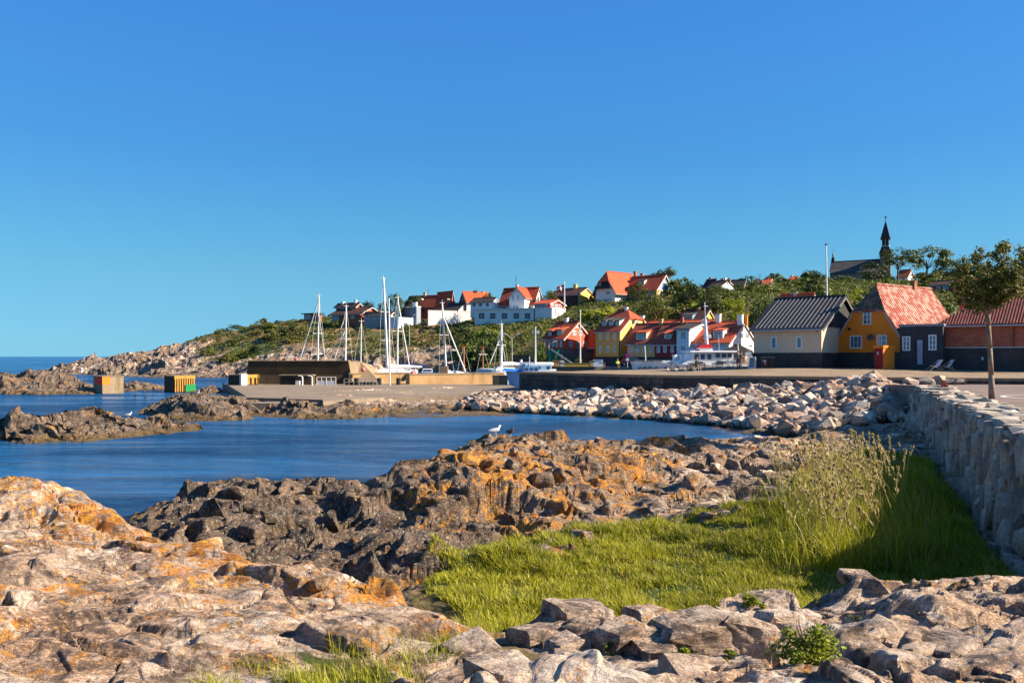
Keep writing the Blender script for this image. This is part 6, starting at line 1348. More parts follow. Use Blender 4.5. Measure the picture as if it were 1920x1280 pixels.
# --- people and birds
SKIN_JOBS = []
def skin_fig(name, joints, edges, mats, choose, loc, rz, label, cat, group=None, sub=1):
    me = bpy.data.meshes.new(name); me.from_pydata([j[0] for j in joints], edges, []); o = bpy.data.objects.new(name, me); link(o)
    sk = o.modifiers.new('skin', 'SKIN'); sv = me.skin_vertices[0].data if len(me.skin_vertices) else None
    if sv is None:
        bm = bmesh.new(); bm.from_mesh(me); bm.verts.layers.skin.verify(); bm.to_mesh(me); bm.free(); sv = me.skin_vertices[0].data
    for i, j in enumerate(joints): sv[i].radius = j[1] if isinstance(j[1], tuple) else (j[1], j[1])
    sv[0].use_root = True; sk.use_smooth_shade = True; ss = o.modifiers.new('sub', 'SUBSURF'); ss.levels = sub; ss.render_levels = sub
    o.location = loc; o.rotation_euler = (0, 0, rz); tag(o, label, cat, group); SKIN_JOBS.append((o, mats, choose)); return o
def person(loc, rz, label, shirt, trousers, hair, pose='stand', skin=(.42,.24,.16), group=None):
    S = 1.0
    if pose == 'sit':
        J = [((0,0,.52), .15), ((0,.02,.75), .14), ((0,0,1.0), (.18,.12)), ((0,0,1.14), .06), ((0,-.02,1.22), .08), ((0,-.02,1.34), .085),
             ((-.2,0,1.02), .055), ((-.24,-.1,.8), .045), ((-.12,-.32,.68), .035), ((-.1,-.4,.66), .03), ((.2,0,1.02), .055), ((.24,-.1,.8), .045), ((.12,-.32,.68), .035), ((.1,-.4,.66), .03),
             ((-.1,-.05,.5), .09), ((-.12,-.46,.5), .07), ((-.12,-.46,.1), .045), ((-.12,-.6,.05), .04), ((.1,-.05,.5), .09), ((.12,-.46,.5), .07), ((.12,-.46,.1), .045), ((.12,-.6,.05), .04)]
        hz = 1.34; split = .60
    else:
        st = .14 if pose == 'walk' else .02
        J = [((0,0,.95), (.15,.11)), ((0,0,1.15), (.13,.1)), ((0,0,1.38), (.18,.11)), ((0,0,1.5), .055), ((0,-.02,1.58), .08), ((0,-.02,1.69), .085),
             ((-.2,0,1.4), .055), ((-.25,.02,1.13), .045), ((-.22,-.12,.9), .035), ((-.21,-.18,.82), .032), ((.2,0,1.4), .055), ((.25,.02,1.13), .045), ((.22,-.12,.9), .035), ((.21,-.18,.82), .032),
             ((-.1,0,.86), .09), ((-.1,-st,.48), .065), ((-.1,st*.5,.08), .045), ((-.1,st*.5-.14,.04), .035), ((.1,0,.86), .09), ((.1,st*.4,.48), .065), ((.1,st,.08), .045), ((.1,st-.14,.04), .035)]
        hz = 1.69; split = .93
    E = [(0,1),(1,2),(2,3),(3,4),(4,5),(2,6),(6,7),(7,8),(8,9),(2,10),(10,11),(11,12),(12,13),(0,14),(14,15),(15,16),(16,17),(0,18),(18,19),(19,20),(20,21)]
    sk = paint('skin_tone', skin, .6, .05); sh = paint('shirt_%02d%02d%02d' % tuple(int(c*99) for c in shirt), shirt, .9, .1, 4); tr = paint('trousers_%02d%02d%02d' % tuple(int(c*99) for c in trousers), trousers, .9, .1, 4)
    def choose(c):
        if c.z > hz-.22: return 0
        if pose == 'sit':
            if c.z < .62 and c.y < .2: return 0 if (c.y < -.40 and .12 < c.z < .42) else 2
            return 0 if c.y < -.26 else 1
        if abs(c.x) > .19 and c.z < 1.0: return 0
        return 1 if c.z > split else 2
    o = skin_fig('person', J, E, [sk, sh, tr], choose, loc, rz, label, 'person', group)
    h = MB().ball((0, .015, hz+.035), .098, .105, .10, 10, 6).build('hair', paint('hair_%02d' % int(hair[0]*99), hair, .8), o, True)
    n = MB().ball((0, -.108, hz-.01), .014, .02, .022, 6, 4).build('nose', sk, o, True)
    return o
person(qz(1306.5, 690, 78.9), .35, 'seated person in a black top and pale shorts on the bench by the ship', (.02,.02,.022), (.30,.22,.15), (.12,.07,.04), 'sit')
person(qz(1384, 690, 78.8), -.3, 'standing person in a purple top beside the red bicycle', (.22,.09,.24), (.05,.05,.07), (.10,.06,.04)); person(qz(1389.5, 690, 78.3), .9, 'standing person with a lime-green backpack beside the red bicycle', (.03,.035,.04), (.16,.15,.14), (.04,.03,.02))
pk = MB().box(-.15, .15, .06, .26, 1.08, 1.45).build('backpack', paint('lime_fabric', (.35,.55,.03), .8)); pk.parent = [o for o in bpy.data.objects if o.get('label', '').startswith('standing person with a lime')][0]
person((at(1158, 690, 119).x, 119, 2.7), .2, 'person in a high-visibility yellow top crouching on the far quay', (.6,.75,.08), (.02,.02,.022), (.3,.3,.3), 'sit')
for px, Y, sh, lab in ((687, 205, (.65,.62,.6), 'person in white standing on the cliff path, left of two'), (692.5, 205.5, (.6,.5,.48), 'person in pale clothes on the cliff path, right of two'), (717, 204, (.45,.12,.12), 'person in a reddish top on the cliff path further right')):
    p = at(px, 625, Y); person((p.x, Y, CZ-(627-HY)/F*Y), .5, lab, sh, (.12,.12,.16), (.1,.06,.04))
    MB_ = None
def bird(loc, rz, label, body, wing, cat='gull', s=1.0, swim=False):
    J = [((0,.02,.17), .085), ((0,.14,.16), .06), ((0,.27,.15), .022), ((0,-.09,.20), .07), ((0,-.15,.29), .04), ((0,-.17,.345), .045), ((0,-.22,.335), .016), ((0,-.255,.328), .008)]
    E = [(0,1),(1,2),(0,3),(3,4),(4,5),(5,6),(6,7)]
    J = [((a[0]*s, a[1]*s, a[2]*s), r*s) for a, r in J]
    B = paint('plumage_%02d' % int(body[0]*99), body, .8, .05); W = paint('wing_%02d' % int(wing[0]*99), wing, .8, .1); K = paint('beak_yellow', (.6,.35,.04), .5)
    o = skin_fig('bird', J, E, [B, K], lambda c: 1 if c.y < -.215*s else 0, loc, rz, label, cat, None, 2)
    for sg in (-1, 1):
        MB().prism([(sg*.083*s, -.06*s, .16*s), (sg*.075*s, .12*s, .15*s), (sg*.02*s, .34*s, .165*s), (sg*.05*s, .1*s, .235*s), (sg*.06*s, -.05*s, .24*s)][::sg], [(sg*.098*s, -.06*s, .16*s), (sg*.09*s, .12*s, .15*s), (sg*.03*s, .34*s, .17*s), (sg*.06*s, .1*s, .25*s), (sg*.07*s, -.05*s, .25*s)][::sg]).build('wing', W, o)
        if not swim: MB().tube((sg*.035*s, .02*s, .11*s), (sg*.035*s, .0, -.03), .009*s).build('leg', K, o)
    return o
def on_land(px, py, lo, hi):
    """nearest place along the sight line through px, py where the ground reaches it"""
    Y = lo
    while Y < hi:
        x = (px-HX)/F*Y; z = CZ-(py-HY)/F*Y
        if ground(x, Y) >= z: return Vector((x, Y, ground(x, Y)))
        Y += .08
    return None
def highest(px, lo, hi):
    b = None; Y = lo
    while Y < hi:
        x = (px-HX)/F*Y; z = ground(x, Y); a = (z-CZ)/Y
        if b is None or a > b[0]: b = (a, x, Y, z)
        Y += .1
    return Vector(b[1:])
bird(highest(930, 24, 34), 2.2, 'white gull with grey wings standing on top of the orange outcrop', (.72,.71,.69), (.28,.30,.33), s=.95)
bird(highest(957, 24, 34), .5, 'dark brown duck beside the gull on the orange outcrop', (.10,.05,.03), (.07,.04,.03), 'duck')
bird(highest(241, 42, 52), 1.6, 'white gull perched on the near left islet', (.74,.73,.71), (.5,.52,.55), s=1.0); bird(highest(370, 52, 64), 1.2, 'white gull on the rocks beyond the islets', (.74,.73,.71), (.5,.52,.55), s=1.1)
for px, py, lab in ((254, 744, 'dark duck swimming between the mooring blocks, left one'), (273, 747, 'dark duck swimming between the mooring blocks, right one')): q = PZ(px, py, 0); q.z = -.06; bird(q, .8, lab, (.05,.04,.035), (.06,.05,.04), 'duck', 1.0, True)
bpy.context.view_layer.update(); _dg = bpy.context.evaluated_depsgraph_get()
for o, mats, ch in SKIN_JOBS:
    me = bpy.data.meshes.new_from_object(o.evaluated_get(_dg)); o.modifiers.clear(); me.materials.clear(); [me.materials.append(m) for m in mats]
    for p in me.polygons: p.material_index = ch(p.center); p.use_smooth = True
    old = o.data; me.name = old.name; o.data = me

# =================================================================== plants
def leaf_mat(name, c0, c1, c2, trans=0.25):
    t = NT(name); r = t.rnd(); a = t.attr('tint'); x = t.math('ADD', t.math('MULTIPLY', r, 0.45), t.math('MULTIPLY', a, 0.55))
    big = t.noise(t.pos(), 0.6, 3, 0.6); x = t.math('ADD', x, t.math('MULTIPLY', t.math('SUBTRACT', big, 0.5), 0.6))
    c = t.ramp(x, [(0.12, c0), (0.5, c1), (0.9, c2)]); t.done(c, 0.6, None, 0, 0.3)
    tr = t.n('BsdfTranslucent'); t.l(c, tr.inputs[0]); mx = t.n('MixShader'); mx.inputs[0].default_value = trans
    t.l(t.b.outputs[0], mx.inputs[1]); t.l(tr.outputs[0], mx.inputs[2]); t.l(mx.outputs[0], t.out.inputs[0]); return t.m
M_leafA = leaf_mat('shrub_leaves', (0.040, 0.062, 0.010), (0.095, 0.125, 0.016), (0.19, 0.20, 0.030))
M_leafB = leaf_mat('dark_tree_leaves', (0.020, 0.036, 0.010), (0.046, 0.070, 0.014), (0.095, 0.115, 0.022))
M_leafY = leaf_mat('bright_leaves', (0.12, 0.16, 0.010), (0.27, 0.31, 0.014), (0.45, 0.45, 0.03), 0.35)
M_leafS = leaf_mat('street_tree_leaves', (0.08, 0.085, 0.014), (0.20, 0.18, 0.03), (0.38, 0.32, 0.08), 0.3)
M_heather = leaf_mat('heath_leaves', (0.055, 0.070, 0.012), (0.13, 0.125, 0.024), (0.24, 0.17, 0.045))
M_bark = paint('tree_bark', (0.16, 0.11, 0.08), .9, .3, 4); M_barkpale = paint('pale_tree_bark', (0.26, 0.18, 0.125), .9, .3, 6, bump=.01)
def leaves_mesh(name, cen, nrm, size, mat, rng, jitter=.9, aspect=.6):
    n = len(cen); nr = nrm + rng.normal(0, jitter, (n, 3)); nr /= np.linalg.norm(nr, axis=1)[:, None] + 1e-9
    up = rng.normal(0, 1, (n, 3)); a = np.cross(nr, up); a /= np.linalg.norm(a, axis=1)[:, None] + 1e-9; b = np.cross(nr, a)
    s = (size * rng.uniform(.6, 1.3, n))[:, None]; fold = nr*s*.18
    v = np.stack([cen - a*s, cen - b*s*aspect + fold, cen + a*s, cen + b*s*aspect + fold], 1).reshape(-1, 3)
    me = bpy.data.meshes.new(name); me.vertices.add(4*n); me.vertices.foreach_set('co', v.astype(np.float32).ravel())
    me.loops.add(4*n); me.loops.foreach_set('vertex_index', np.arange(4*n, dtype=np.int32)); me.polygons.add(n)
    me.polygons.foreach_set('loop_start', np.arange(0, 4*n, 4, dtype=np.int32)); me.polygons.foreach_set('loop_total', np.full(n, 4, np.int32))
    at_ = me.attributes.new('tint', 'FLOAT', 'POINT'); at_.data.foreach_set('value', np.repeat(rng.uniform(0, 1, n), 4).astype(np.float32))
    me.materials.append(mat); me.update(calc_edges=True); return me
def clumpy(rng, n, ncl, rz=1.0, low=-.55, shell=.55, cr=.33):
    """leaf centres gathered in clumps spread through a crown of unit radius"""
    cc = []
    while len(cc) < ncl:
        p = rng.normal(0, 1, 3); p /= np.linalg.norm(p); p *= rng.uniform(shell, .82)
        if p[2] < low: continue
        cc.append(p)
    cc = np.array(cc); k = rng.integers(0, ncl, n); d = rng.normal(0, 1, (n, 3)); d /= np.linalg.norm(d, axis=1)[:, None]; rr = cr*rng.uniform(.55, 1.1, n)[:, None]*rng.uniform(.6, 1.3, ncl)[k][:, None]
    c = cc[k] + d*rr*np.array([1, 1, .75]); nr = d*1.0 + cc[k]*.5; c[:, 2] *= rz; return c, nr
def crown_proto(seed, mat, n=620, ncl=16, size=.085, **kw):
    g = np.random.default_rng(seed); c, nr = clumpy(g, n, ncl, **kw); return leaves_mesh('crown', c, nr, size, mat, g, .55)
BUSH = [crown_proto(900+i, M_leafA, 520, 12, .10, rz=.85, low=-.3) for i in range(6)] + [crown_proto(920+i, M_leafB, 520, 12, .10, rz=.9, low=-.3) for i in range(3)] + [crown_proto(940+i, M_heather, 460, 14, .10, rz=.6, low=-.2) for i in range(3)] + [crown_proto(960, M_leafY, 560, 12, .10, rz=.9, low=-.3)]
TREE = {'dark': [crown_proto(700+i, M_leafB, 1500, 26, .062, rz=.85) for i in range(3)], 'green': [crown_proto(720+i, M_leafA, 1500, 26, .062, rz=.9) for i in range(3)], 'bright': [crown_proto(740, M_leafY, 1200, 20, .07)], 'open': [crown_proto(760+i, M_leafA, 1700, 26, .055, rz=.8, shell=.62, cr=.27) for i in range(2)]}
def trunk_mesh(seed):
    r = random.Random(seed); m = MB(); m.path([(0,0,-.6), (.02,.01,.3), (0,.03,.75), (.04,0,1.1)], [.07, .055, .045, .03], 7)
    for k in range(6):
        a = k*1.05 + r.uniform(-.3, .3); z = r.uniform(.5, .95); m.path([(0,.02,z), (.28*math.cos(a), .28*math.sin(a), z+.25), (.55*math.cos(a), .55*math.sin(a), z+.6)], [.032, .022, .01], 5)
    me = bpy.data.meshes.new('trunk'); me.from_pydata([tuple(v) for v in m.v], [], m.f); me.materials.append(M_bark); return me
TRUNK = [trunk_mesh(i) for i in range(3)]
_tr = random.Random(21)
def tree(px, pb, Y, wpx, hpx, kind, label, stem=.22, group=None, tk=0):
    s = Y/F; x = (px-HX)*s; zb = CZ-(pb-HY)*s; g = ground(x, Y); zt = zb + hpx*s; zb = min(zb, g); H = zt - zb
    rt = empty('tree', (x, Y, zb), label, 'tree', group, _tr.uniform(0, 6)); cr = H*(1-stem)/2
    c = link(bpy.data.objects.new('crown', TREE[kind][_tr.randrange(len(TREE[kind]))])); c.parent = rt; c.location = (0, 0, H - cr*.92); c.scale = (wpx*s/2*1.05, wpx*s/2*1.05, cr*1.08)
    t = link(bpy.data.objects.new('trunk', TRUNK[tk])); t.parent = rt; t.scale = (H*.45, H*.45, H*.55); t.location = (0, 0, 0)
for a in ((1247, 556, 206, 62, 58, 'dark', 'large round dark-green tree on the skyline beside the blue-gabled villa', .05), (1684, 530, 228, 76, 68, 'open', 'open-crowned tree with a bare trunk right in front of the church tower', .32), (1738, 528, 236, 84, 70, 'open', 'wide airy tree right of the church', .2),
          (1786, 530, 232, 66, 48, 'green', 'bushy green tree between the airy church tree and the street tree', .1), (1640, 538, 262, 58, 50, 'dark', 'black-green conifer-like tree in front of the church nave', .05), (1524, 548, 243, 62, 38, 'dark', 'dark tree on the ridge left of the tall empty flagpole', .05), (1580, 552, 240, 70, 36, 'dark', 'broad dark tree just below the church wall', .05),
          (1478, 566, 214, 64, 52, 'green', 'olive-yellow speckled tree on the ridge above the long orange roof', .1), (741, 604, 207, 36, 56, 'dark', 'tall dark tree left of the white box house', .05), (776, 584, 214, 44, 32, 'dark', 'dark tree in front of the broad red hill roof', .05), (690, 584, 224, 26, 22, 'dark', 'small dark tree behind the split-level brick house, left one', .05),
          (718, 584, 224, 24, 20, 'dark', 'small dark tree behind the split-level brick house, right one', .05), (915, 567, 201, 26, 22, 'dark', 'small round tree between the slate gable and the hotel', .1), (1032, 560, 191, 34, 17, 'dark', 'low dark tree right of the hotel gable', .1), (1400, 556, 206, 56, 34, 'green', 'round green tree on the ridge right of the two pale gables', .05),
          (1440, 570, 196, 64, 42, 'green', 'big green tree in the middle of the wooded slope', .05), (1619, 578, 150, 42, 40, 'bright', 'bright yellow-green tree behind the mustard house gable', .05), (1009, 682, 124, 36, 50, 'green', 'street tree left of the coral-red house', .3), (1197, 570, 184, 40, 40, 'green', 'green tree in front of the villas', .05),
          (1228, 602, 149, 62, 56, 'green', 'ivy-green tree behind the yellow street house', .05), (1390, 585, 152, 44, 30, 'bright', 'bright round tree behind the white gabled house', .05), (1330, 590, 158, 54, 42, 'dark', 'dark tree behind the golden gable', .05), (1345, 560, 178, 56, 26, 'green', 'green tree under the pale stone wall on the slope', .05),
          (1290, 580, 168, 60, 50, 'dark', 'dark tree filling the gully right of the ivy-green tree', .05), (1430, 600, 142, 60, 46, 'green', 'green tree behind the left end of the battened roof', .05), (1520, 590, 200, 60, 44, 'dark', 'dark tree behind the top of the battened roof', .05), (1085, 690, 127.5, 16, 22, 'green', 'small garden tree at the terrace wall of the coral-red house', .1),
          (1820, 535, 215, 70, 44, 'dark', 'dark tree on the slope behind the street tree crown', .05), (1890, 545, 190, 80, 50, 'green', 'green tree on the slope at the right edge', .05), (522, 612, 236, 16, 13, 'dark', 'small lone dark tree on the left ridge', .1), (443, 622, 230, 34, 14, 'dark', 'low dark tree farther left on the ridge', .05), (408, 634, 226, 18, 16, 'dark', 'lowest small tree at the left end of the ridge', .1)):
    tree(*a)
def near_house(x, y, rad):
    for C, a, b, L, W in FOOT:
        d = Vector((x, y)) - C; u = d.dot(b); v = d.dot(a)
        if -rad < u < W+rad and -rad < v < L+rad: return True
    return False
def hides(px, ptop, pbot, hw, Y):
    for l, r, t, b, hy in RECTS:
        if Y < hy and px+hw*.7 > l and px-hw*.7 < r and ptop < b-2 and pbot > t+2: return True
    return False
LMK = [(410, 630, 'the lowest lone tree of the ridge'), (480, 618, 'the left stretch of the ridge'), (440, 660, 'the bare rocks of the headland'), (520, 640, 'the brown heath on the headland'), (590, 598, 'the low red-brown timber house'), (596, 650, 'the first pair of masts'), (650, 600, 'the split-level brick house'), (647, 650, 'the second pair of masts'), (710, 600, 'the grey bungalow'), (722, 650, 'the tallest mast'),
       (765, 605, 'the white box house'), (800, 650, 'the rock face behind the mole'), (840, 595, 'the white yard wall'), (838, 640, 'the leaning white mast'), (900, 605, 'the left end of the hotel terrace'), (975, 605, 'the middle of the hotel terrace'), (905, 660, 'the thin wooden mast'), (940, 640, 'the fat short mast'), (1000, 630, 'the workboat mast'), (1035, 595, 'the red pavilion'), (1075, 570, 'the yellow-gabled bungalow'), (1070, 610, 'the coral-red house'), (1110, 595, 'the gap between the coral-red and yellow houses'),
       (1140, 565, 'the gambrel villa'), (1170, 590, 'the yellow street house'), (1230, 560, 'the blue-gabled villa'), (1230, 600, 'the ivy-green tree'), (1300, 560, 'the gully'), (1300, 590, 'the golden gable'), (1350, 550, 'the two pale ridge gables'), (1350, 580, 'the chimneys of the white gabled house'), (1400, 575, 'the brown roof'), (1440, 545, 'the orange roof on the ridge'), (1430, 600, 'the left end of the battened roof'), (1490, 560, 'the long orange roof'), (1510, 535, 'the skyline house'), (1550, 560, 'the tall empty flagpole'),
       (1590, 540, 'the church nave'), (1610, 575, 'the bright tree behind the mustard house'), (1660, 530, 'the church tower'), (1700, 535, 'the white house by the church'), (1770, 545, 'the brown-roofed row house'), (1830, 545, 'the crown of the street tree'), (1880, 550, 'the right edge of the slope')]
def scatter_bushes():
    r = random.Random(31); out = []; tries = 0
    while len(out) < 300 and tries < 30000:
        tries += 1; px = r.uniform(370, 1880); Y = r.uniform(136, 262)
        x = (px-HX)/F*Y; z, B = land(np.array([x]), np.array([Y])); z = float(z[0]); vg = float(B[0, 4]); zb = float(B[0, 0])
        if zb < 2.4 or vg < .35: continue
        dense = px > 860
        if not dense and (vnoise(np.array([x*.06]), np.array([Y*.06]), 3)[0] < .42 or r.random() > vg): continue
        if not dense and float(B[0,6]*B[0,1]) > .95: continue
        w = r.uniform(1.6, 3.6)*(1.25 if dense else .85); h = w*r.uniform(.55, .85)
        s = F/Y; pt = HY-(z+h*1.5-CZ)*s; pb = HY-(z-CZ)*s
        if hides(px, pt, pb, w*s, Y) or near_house(x, Y, w*.6): continue
        if pb < 470: continue
        out.append((x, Y, z, w, h, dense, px, vg))
    for x, Y, z, w, h, dense, px, vg in out:
        u = r.random(); i = (r.randrange(6) if u < .5 else (r.randrange(6, 9) if u < .8 else (r.randrange(9, 12) if u < .93 else 12))) if dense else (r.randrange(6) if u < .35 else (r.randrange(6, 9) if u < .5 else r.randrange(9, 12)))
        o = link(bpy.data.objects.new('bush', BUSH[i])); o.location = (x, Y, z+h*.25); o.scale = (w, w, h*1.25); o.rotation_euler = (0, 0, r.uniform(0, 6.28))
        tn = 'dark green' if 6 <= i < 9 else ('olive-brown' if 9 <= i < 12 else ('bright yellow-green' if i == 12 else 'mid-green'))
        pyc = HY-(z-CZ)*F/Y; lm = min(LMK, key=lambda q: math.hypot(q[0]-px, (q[1]-pyc)*1.6)); dx, dy = px-lm[0], pyc-lm[1]
        side = ('right of' if dx > 0 else 'left of') if abs(dx) > abs(dy)*1.1 else ('below' if dy > 0 else 'above'); far = 'just ' if math.hypot(dx, dy) < 28 else ''
        sz = 'small' if w < 2.6 else ('large' if w > 3.7 else 'middling')
        tag(o, '%s %s bush %s%s %s' % (sz, tn, far, side, lm[2]), 'bush', 'bushes on the hillside')
scatter_bushes()
def undergrowth():
    g = np.random.default_rng(5); n = 26000; px = g.uniform(370, 1900, n); Y = g.uniform(136, 265, n); X = (px-HX)/F*Y; z, B = land(X, Y); vg = B[:, 4]
    nn = vnoise(X*.13, Y*.13, 8)*.6 + vnoise(X*.4, Y*.4, 9)*.4
    ok = (B[:, 0] > 2.4) & (vg > .3) & (nn + (px > 860)*.28 + (vg-.75)*.3 > .46)
    X, Y, z, px = X[ok], Y[ok], z[ok], px[ok]; keep = [i for i in range(len(X)) if not near_house(X[i], Y[i], .5)][:6500]
    X, Y, z, px = X[keep], Y[keep], z[keep], px[keep]; m = 22; k = len(X); d = g.normal(0, 1, (k, m, 3)); d /= np.linalg.norm(d, axis=2)[..., None]; d[..., 2] = np.abs(d[..., 2]); s = g.uniform(.35, .95, k)*(1+.4*(px > 860))
    c = np.stack([X, Y, z-.1], 1)[:, None, :] + d*s[:, None, None]*np.array([1.2, 1.2, .7]); 
    for nm, sel, mt in (('heath', px < 860, M_heather), ('undergrowth', px >= 860, M_leafA)):
        me = leaves_mesh(nm, c[sel].reshape(-1, 3), d[sel].reshape(-1, 3), .24, mt, g, .5); o = link(bpy.data.objects.new(nm, me)); o['kind'] = 'stuff'; o['label'] = 'low scrub covering the hillside between the bushes'
undergrowth()

# --- the tree by the road
def street_tree():
    b = PZ(1860, 748, ROADZ); r = random.Random(2); rt = empty('street_tree', b, 'young slim-trunked street tree with broad brownish-green crown on the road above the stone wall', 'tree'); s = b.y/F
    t = MB().path([(0,0,-.1), (-.03,0,.9), (-.07,.02,1.9), (-.12,.02,2.75), (-.17,0,3.2)], [.125, .095, .085, .08, .10], 12); t.build('trunk', M_barkpale, rt, True)
    tips = []; top = Vector((-.17, 0, 3.15)); n = 11
    lim = MB()
    for k in range(n):
        a = k*2*math.pi/n + r.uniform(-.2, .2); up = r.uniform(.25, 1.25); L = r.uniform(1.2, 1.75)*(1.0 if up < .8 else .85); d = Vector((math.cos(a), math.sin(a), up)).normalized()
        p1 = top + d*L*.4 + Vector((0,0,.05)); p2 = top + d*L*.75 + Vector((r.uniform(-.15,.15), r.uniform(-.15,.15), .12)); p3 = top + d*L + Vector((r.uniform(-.2,.2), r.uniform(-.2,.2), .2))
        lim.path([top, p1, p2, p3], [.055, .04, .025, .01], 6); tips += [p1, p2, p3]
        for q in range(4):
            st = [p1, p2][q % 2]; e = st + Vector((r.uniform(-1, 1), r.uniform(-1, 1), r.uniform(-.2, 1))).normalized()*r.uniform(.4, .75); lim.path([st, st.lerp(e, .5)+Vector((0,0,.05)), e], [.02, .014, .006], 5); tips.append(e)
    lim.build('limb', M_barkpale, rt, True)
    g = np.random.default_rng(12); T = np.array([tuple(p) for p in tips if p.z > 3.35]); extra = []
    while len(extra) < 105:
        p = g.normal(0, 1, 3); p /= np.linalg.norm(p); p *= g.uniform(.35, 1)**.5
        q = np.array([.05+p[0]*1.72, p[1]*1.5, 4.6+p[2]*1.25])
        if q[2] > 3.45 + .25*abs(p[0]): extra.append(q)
    cc = np.concatenate([T, np.array(extra)]); n = 12500; k = g.integers(0, len(cc), n); d = g.normal(0, 1, (n, 3)); d /= np.linalg.norm(d, axis=1)[:, None]
    c = cc[k] + d*g.uniform(.03, .25, n)[:, None]
    me = leaves_mesh('crown', c, d + np.array([0,0,.3]), .058, M_leafS, g, .7, .62); o = link(bpy.data.objects.new('crown', me)); o.parent = rt
street_tree()

# --- grass
M_grass = None
def grassmat(name, c0, c1, c2):
    t = NT(name); a = t.attr('tint'); big = t.noise(t.pos(), 0.45, 4, 0.65); x = t.math('ADD', t.math('MULTIPLY', a, 0.6), t.math('MULTIPLY', big, 0.75))
    c = t.ramp(x, [(0.30, c0), (0.62, c1), (1.0, c2)]); c = t.mix(t.ramp(a, [(0.90, 0.0), (0.93, 0.8)]), c, (0.42, 0.34, 0.16)); t.done(c, 0.55, None, 0, 0.3); tr = t.n('BsdfTranslucent'); t.l(c, tr.inputs[0]); mx = t.n('MixShader'); mx.inputs[0].default_value = .35
    t.l(t.b.outputs[0], mx.inputs[1]); t.l(tr.outputs[0], mx.inputs[2]); t.l(mx.outputs[0], t.out.inputs[0]); return t.m
M_grass = grassmat('marsh_grass', (0.075, 0.09, 0.005), (0.28, 0.285, 0.010), (0.55, 0.50, 0.04)); M_reed = grassmat('dry_seed_grass', (0.17, 0.16, 0.035), (0.38, 0.30, 0.11), (0.62, 0.49, 0.25))
def blades(name, X, Y, Z, H, Wd, g, mat, lean=.35, wind=(-.12, .05)):
    n = len(X); a = g.uniform(0, 2*np.pi, n); w = np.stack([np.cos(a), np.sin(a), np.zeros(n)], 1)*Wd[:, None]/2
    ln = g.normal(0, lean, (n, 2)) + np.array(wind); b = np.stack([X, Y, Z], 1); h = H[:, None]
    m = b + np.concatenate([ln*h*.35, h*.55], 1); t = b + np.concatenate([ln*h*1.0, h*(1-.25*np.clip((ln**2).sum(1), 0, 1.5))[:, None]], 1)
    v = np.stack([b-w, b+w, m-w*.75, m+w*.75, t], 1).reshape(-1, 3); k = np.arange(n)*5
    fl = np.stack([k, k+1, k+3, k+2, k+2, k+3, k+4], 1).ravel().astype(np.int32); me = bpy.data.meshes.new(name); me.vertices.add(5*n); me.vertices.foreach_set('co', v.astype(np.float32).ravel()); me.loops.add(7*n); me.loops.foreach_set('vertex_index', fl)
    ls = np.stack([np.arange(n)*7, np.arange(n)*7+4], 1).ravel().astype(np.int32); lt = np.tile([4, 3], n).astype(np.int32); me.polygons.add(2*n); me.polygons.foreach_set('loop_start', ls); me.polygons.foreach_set('loop_total', lt)
    q = me.attributes.new('tint', 'FLOAT', 'POINT'); q.data.foreach_set('value', np.repeat(g.uniform(0, 1, n), 5).astype(np.float32)); me.materials.append(mat); me.update(calc_edges=True)
    me.polygons.foreach_set('use_smooth', np.ones(2*n, bool)); return me
def poly_mask(x, y, poly):
    c = np.zeros(len(x), bool); n = len(poly)
    for i in range(n):
        x0, y0 = poly[i]; x1, y1 = poly[(i+1) % n]
        if y0 == y1: continue
        c ^= ((y0 > y) != (y1 > y)) & (x < (x1-x0)*(y-y0)/(y1-y0)+x0)
    return c
GZ = .45
GP = [V2(800, 1085, GZ), V2(812, 1058, GZ), V2(850, 1036, GZ), V2(900, 1022, GZ), V2(980, 1002, GZ), V2(1150, 1000, GZ), V2(1260, 980, GZ), V2(1330, 975, GZ), V2(1380, 955, GZ), V2(1480, 945, GZ), V2(1500, 905, GZ), V2(1570, 885, GZ), V2(1640, 878, GZ), V2(1745, 885, GZ), (12.9, 24.5), (11.3, 20), (9.6, 16), (8.6, 13.3), (6, 12.2), (2.0, 10.6), (.6, 10.0), (-.6, 9.4), (-.5, 11.2), (-1.4, 13.2)]
def marsh_grass():
    g = np.random.default_rng(77); xs = [p[0] for p in GP]; ys = [p[1] for p in GP]
    x = g.uniform(min(xs), max(xs), 420000); y = g.uniform(min(ys), max(ys), 420000)
    m = poly_mask(x, y, GP); x, y = x[m], y[m]
    pr = np.clip(15.5/y, .35, 1)**1.2; k = g.uniform(0, 1, len(x)) < pr; x, y = x[k], y[k]
    tuft = vnoise(x*2.6, y*2.6, 4); tf2 = vnoise(x*.6, y*.6, 6); k = g.uniform(0, 1, len(x)) < .35+.9*tuft; x, y, tuft, tf2 = x[k][:115000], y[k][:115000], tuft[k][:115000], tf2[k][:115000]
    z, B = land(x, y); h = (.08 + .25*tuft*g.uniform(.6, 1.2, len(x)))*(.55+.95*tf2); h *= np.where(y < 12.5, 1.5, 1.0); k = (B[:, 0] < 1.5)
    sh = np.hypot(x-11, y-18) < 4.5; h = np.where(sh, h*1.5, h)
    x, y, z, h = x[k], y[k], z[k], h[k]
    me = blades('grass', x, y, z-.04, h, .010+.0007*y*(.6+.6*g.uniform(0, 1, len(x))), g, M_grass, .42, (-.15, .1)); o = link(bpy.data.objects.new('grass', me)); o['kind'] = 'stuff'; o['label'] = 'bright green tussocky marsh grass in the hollow below the stone wall'
marsh_grass()
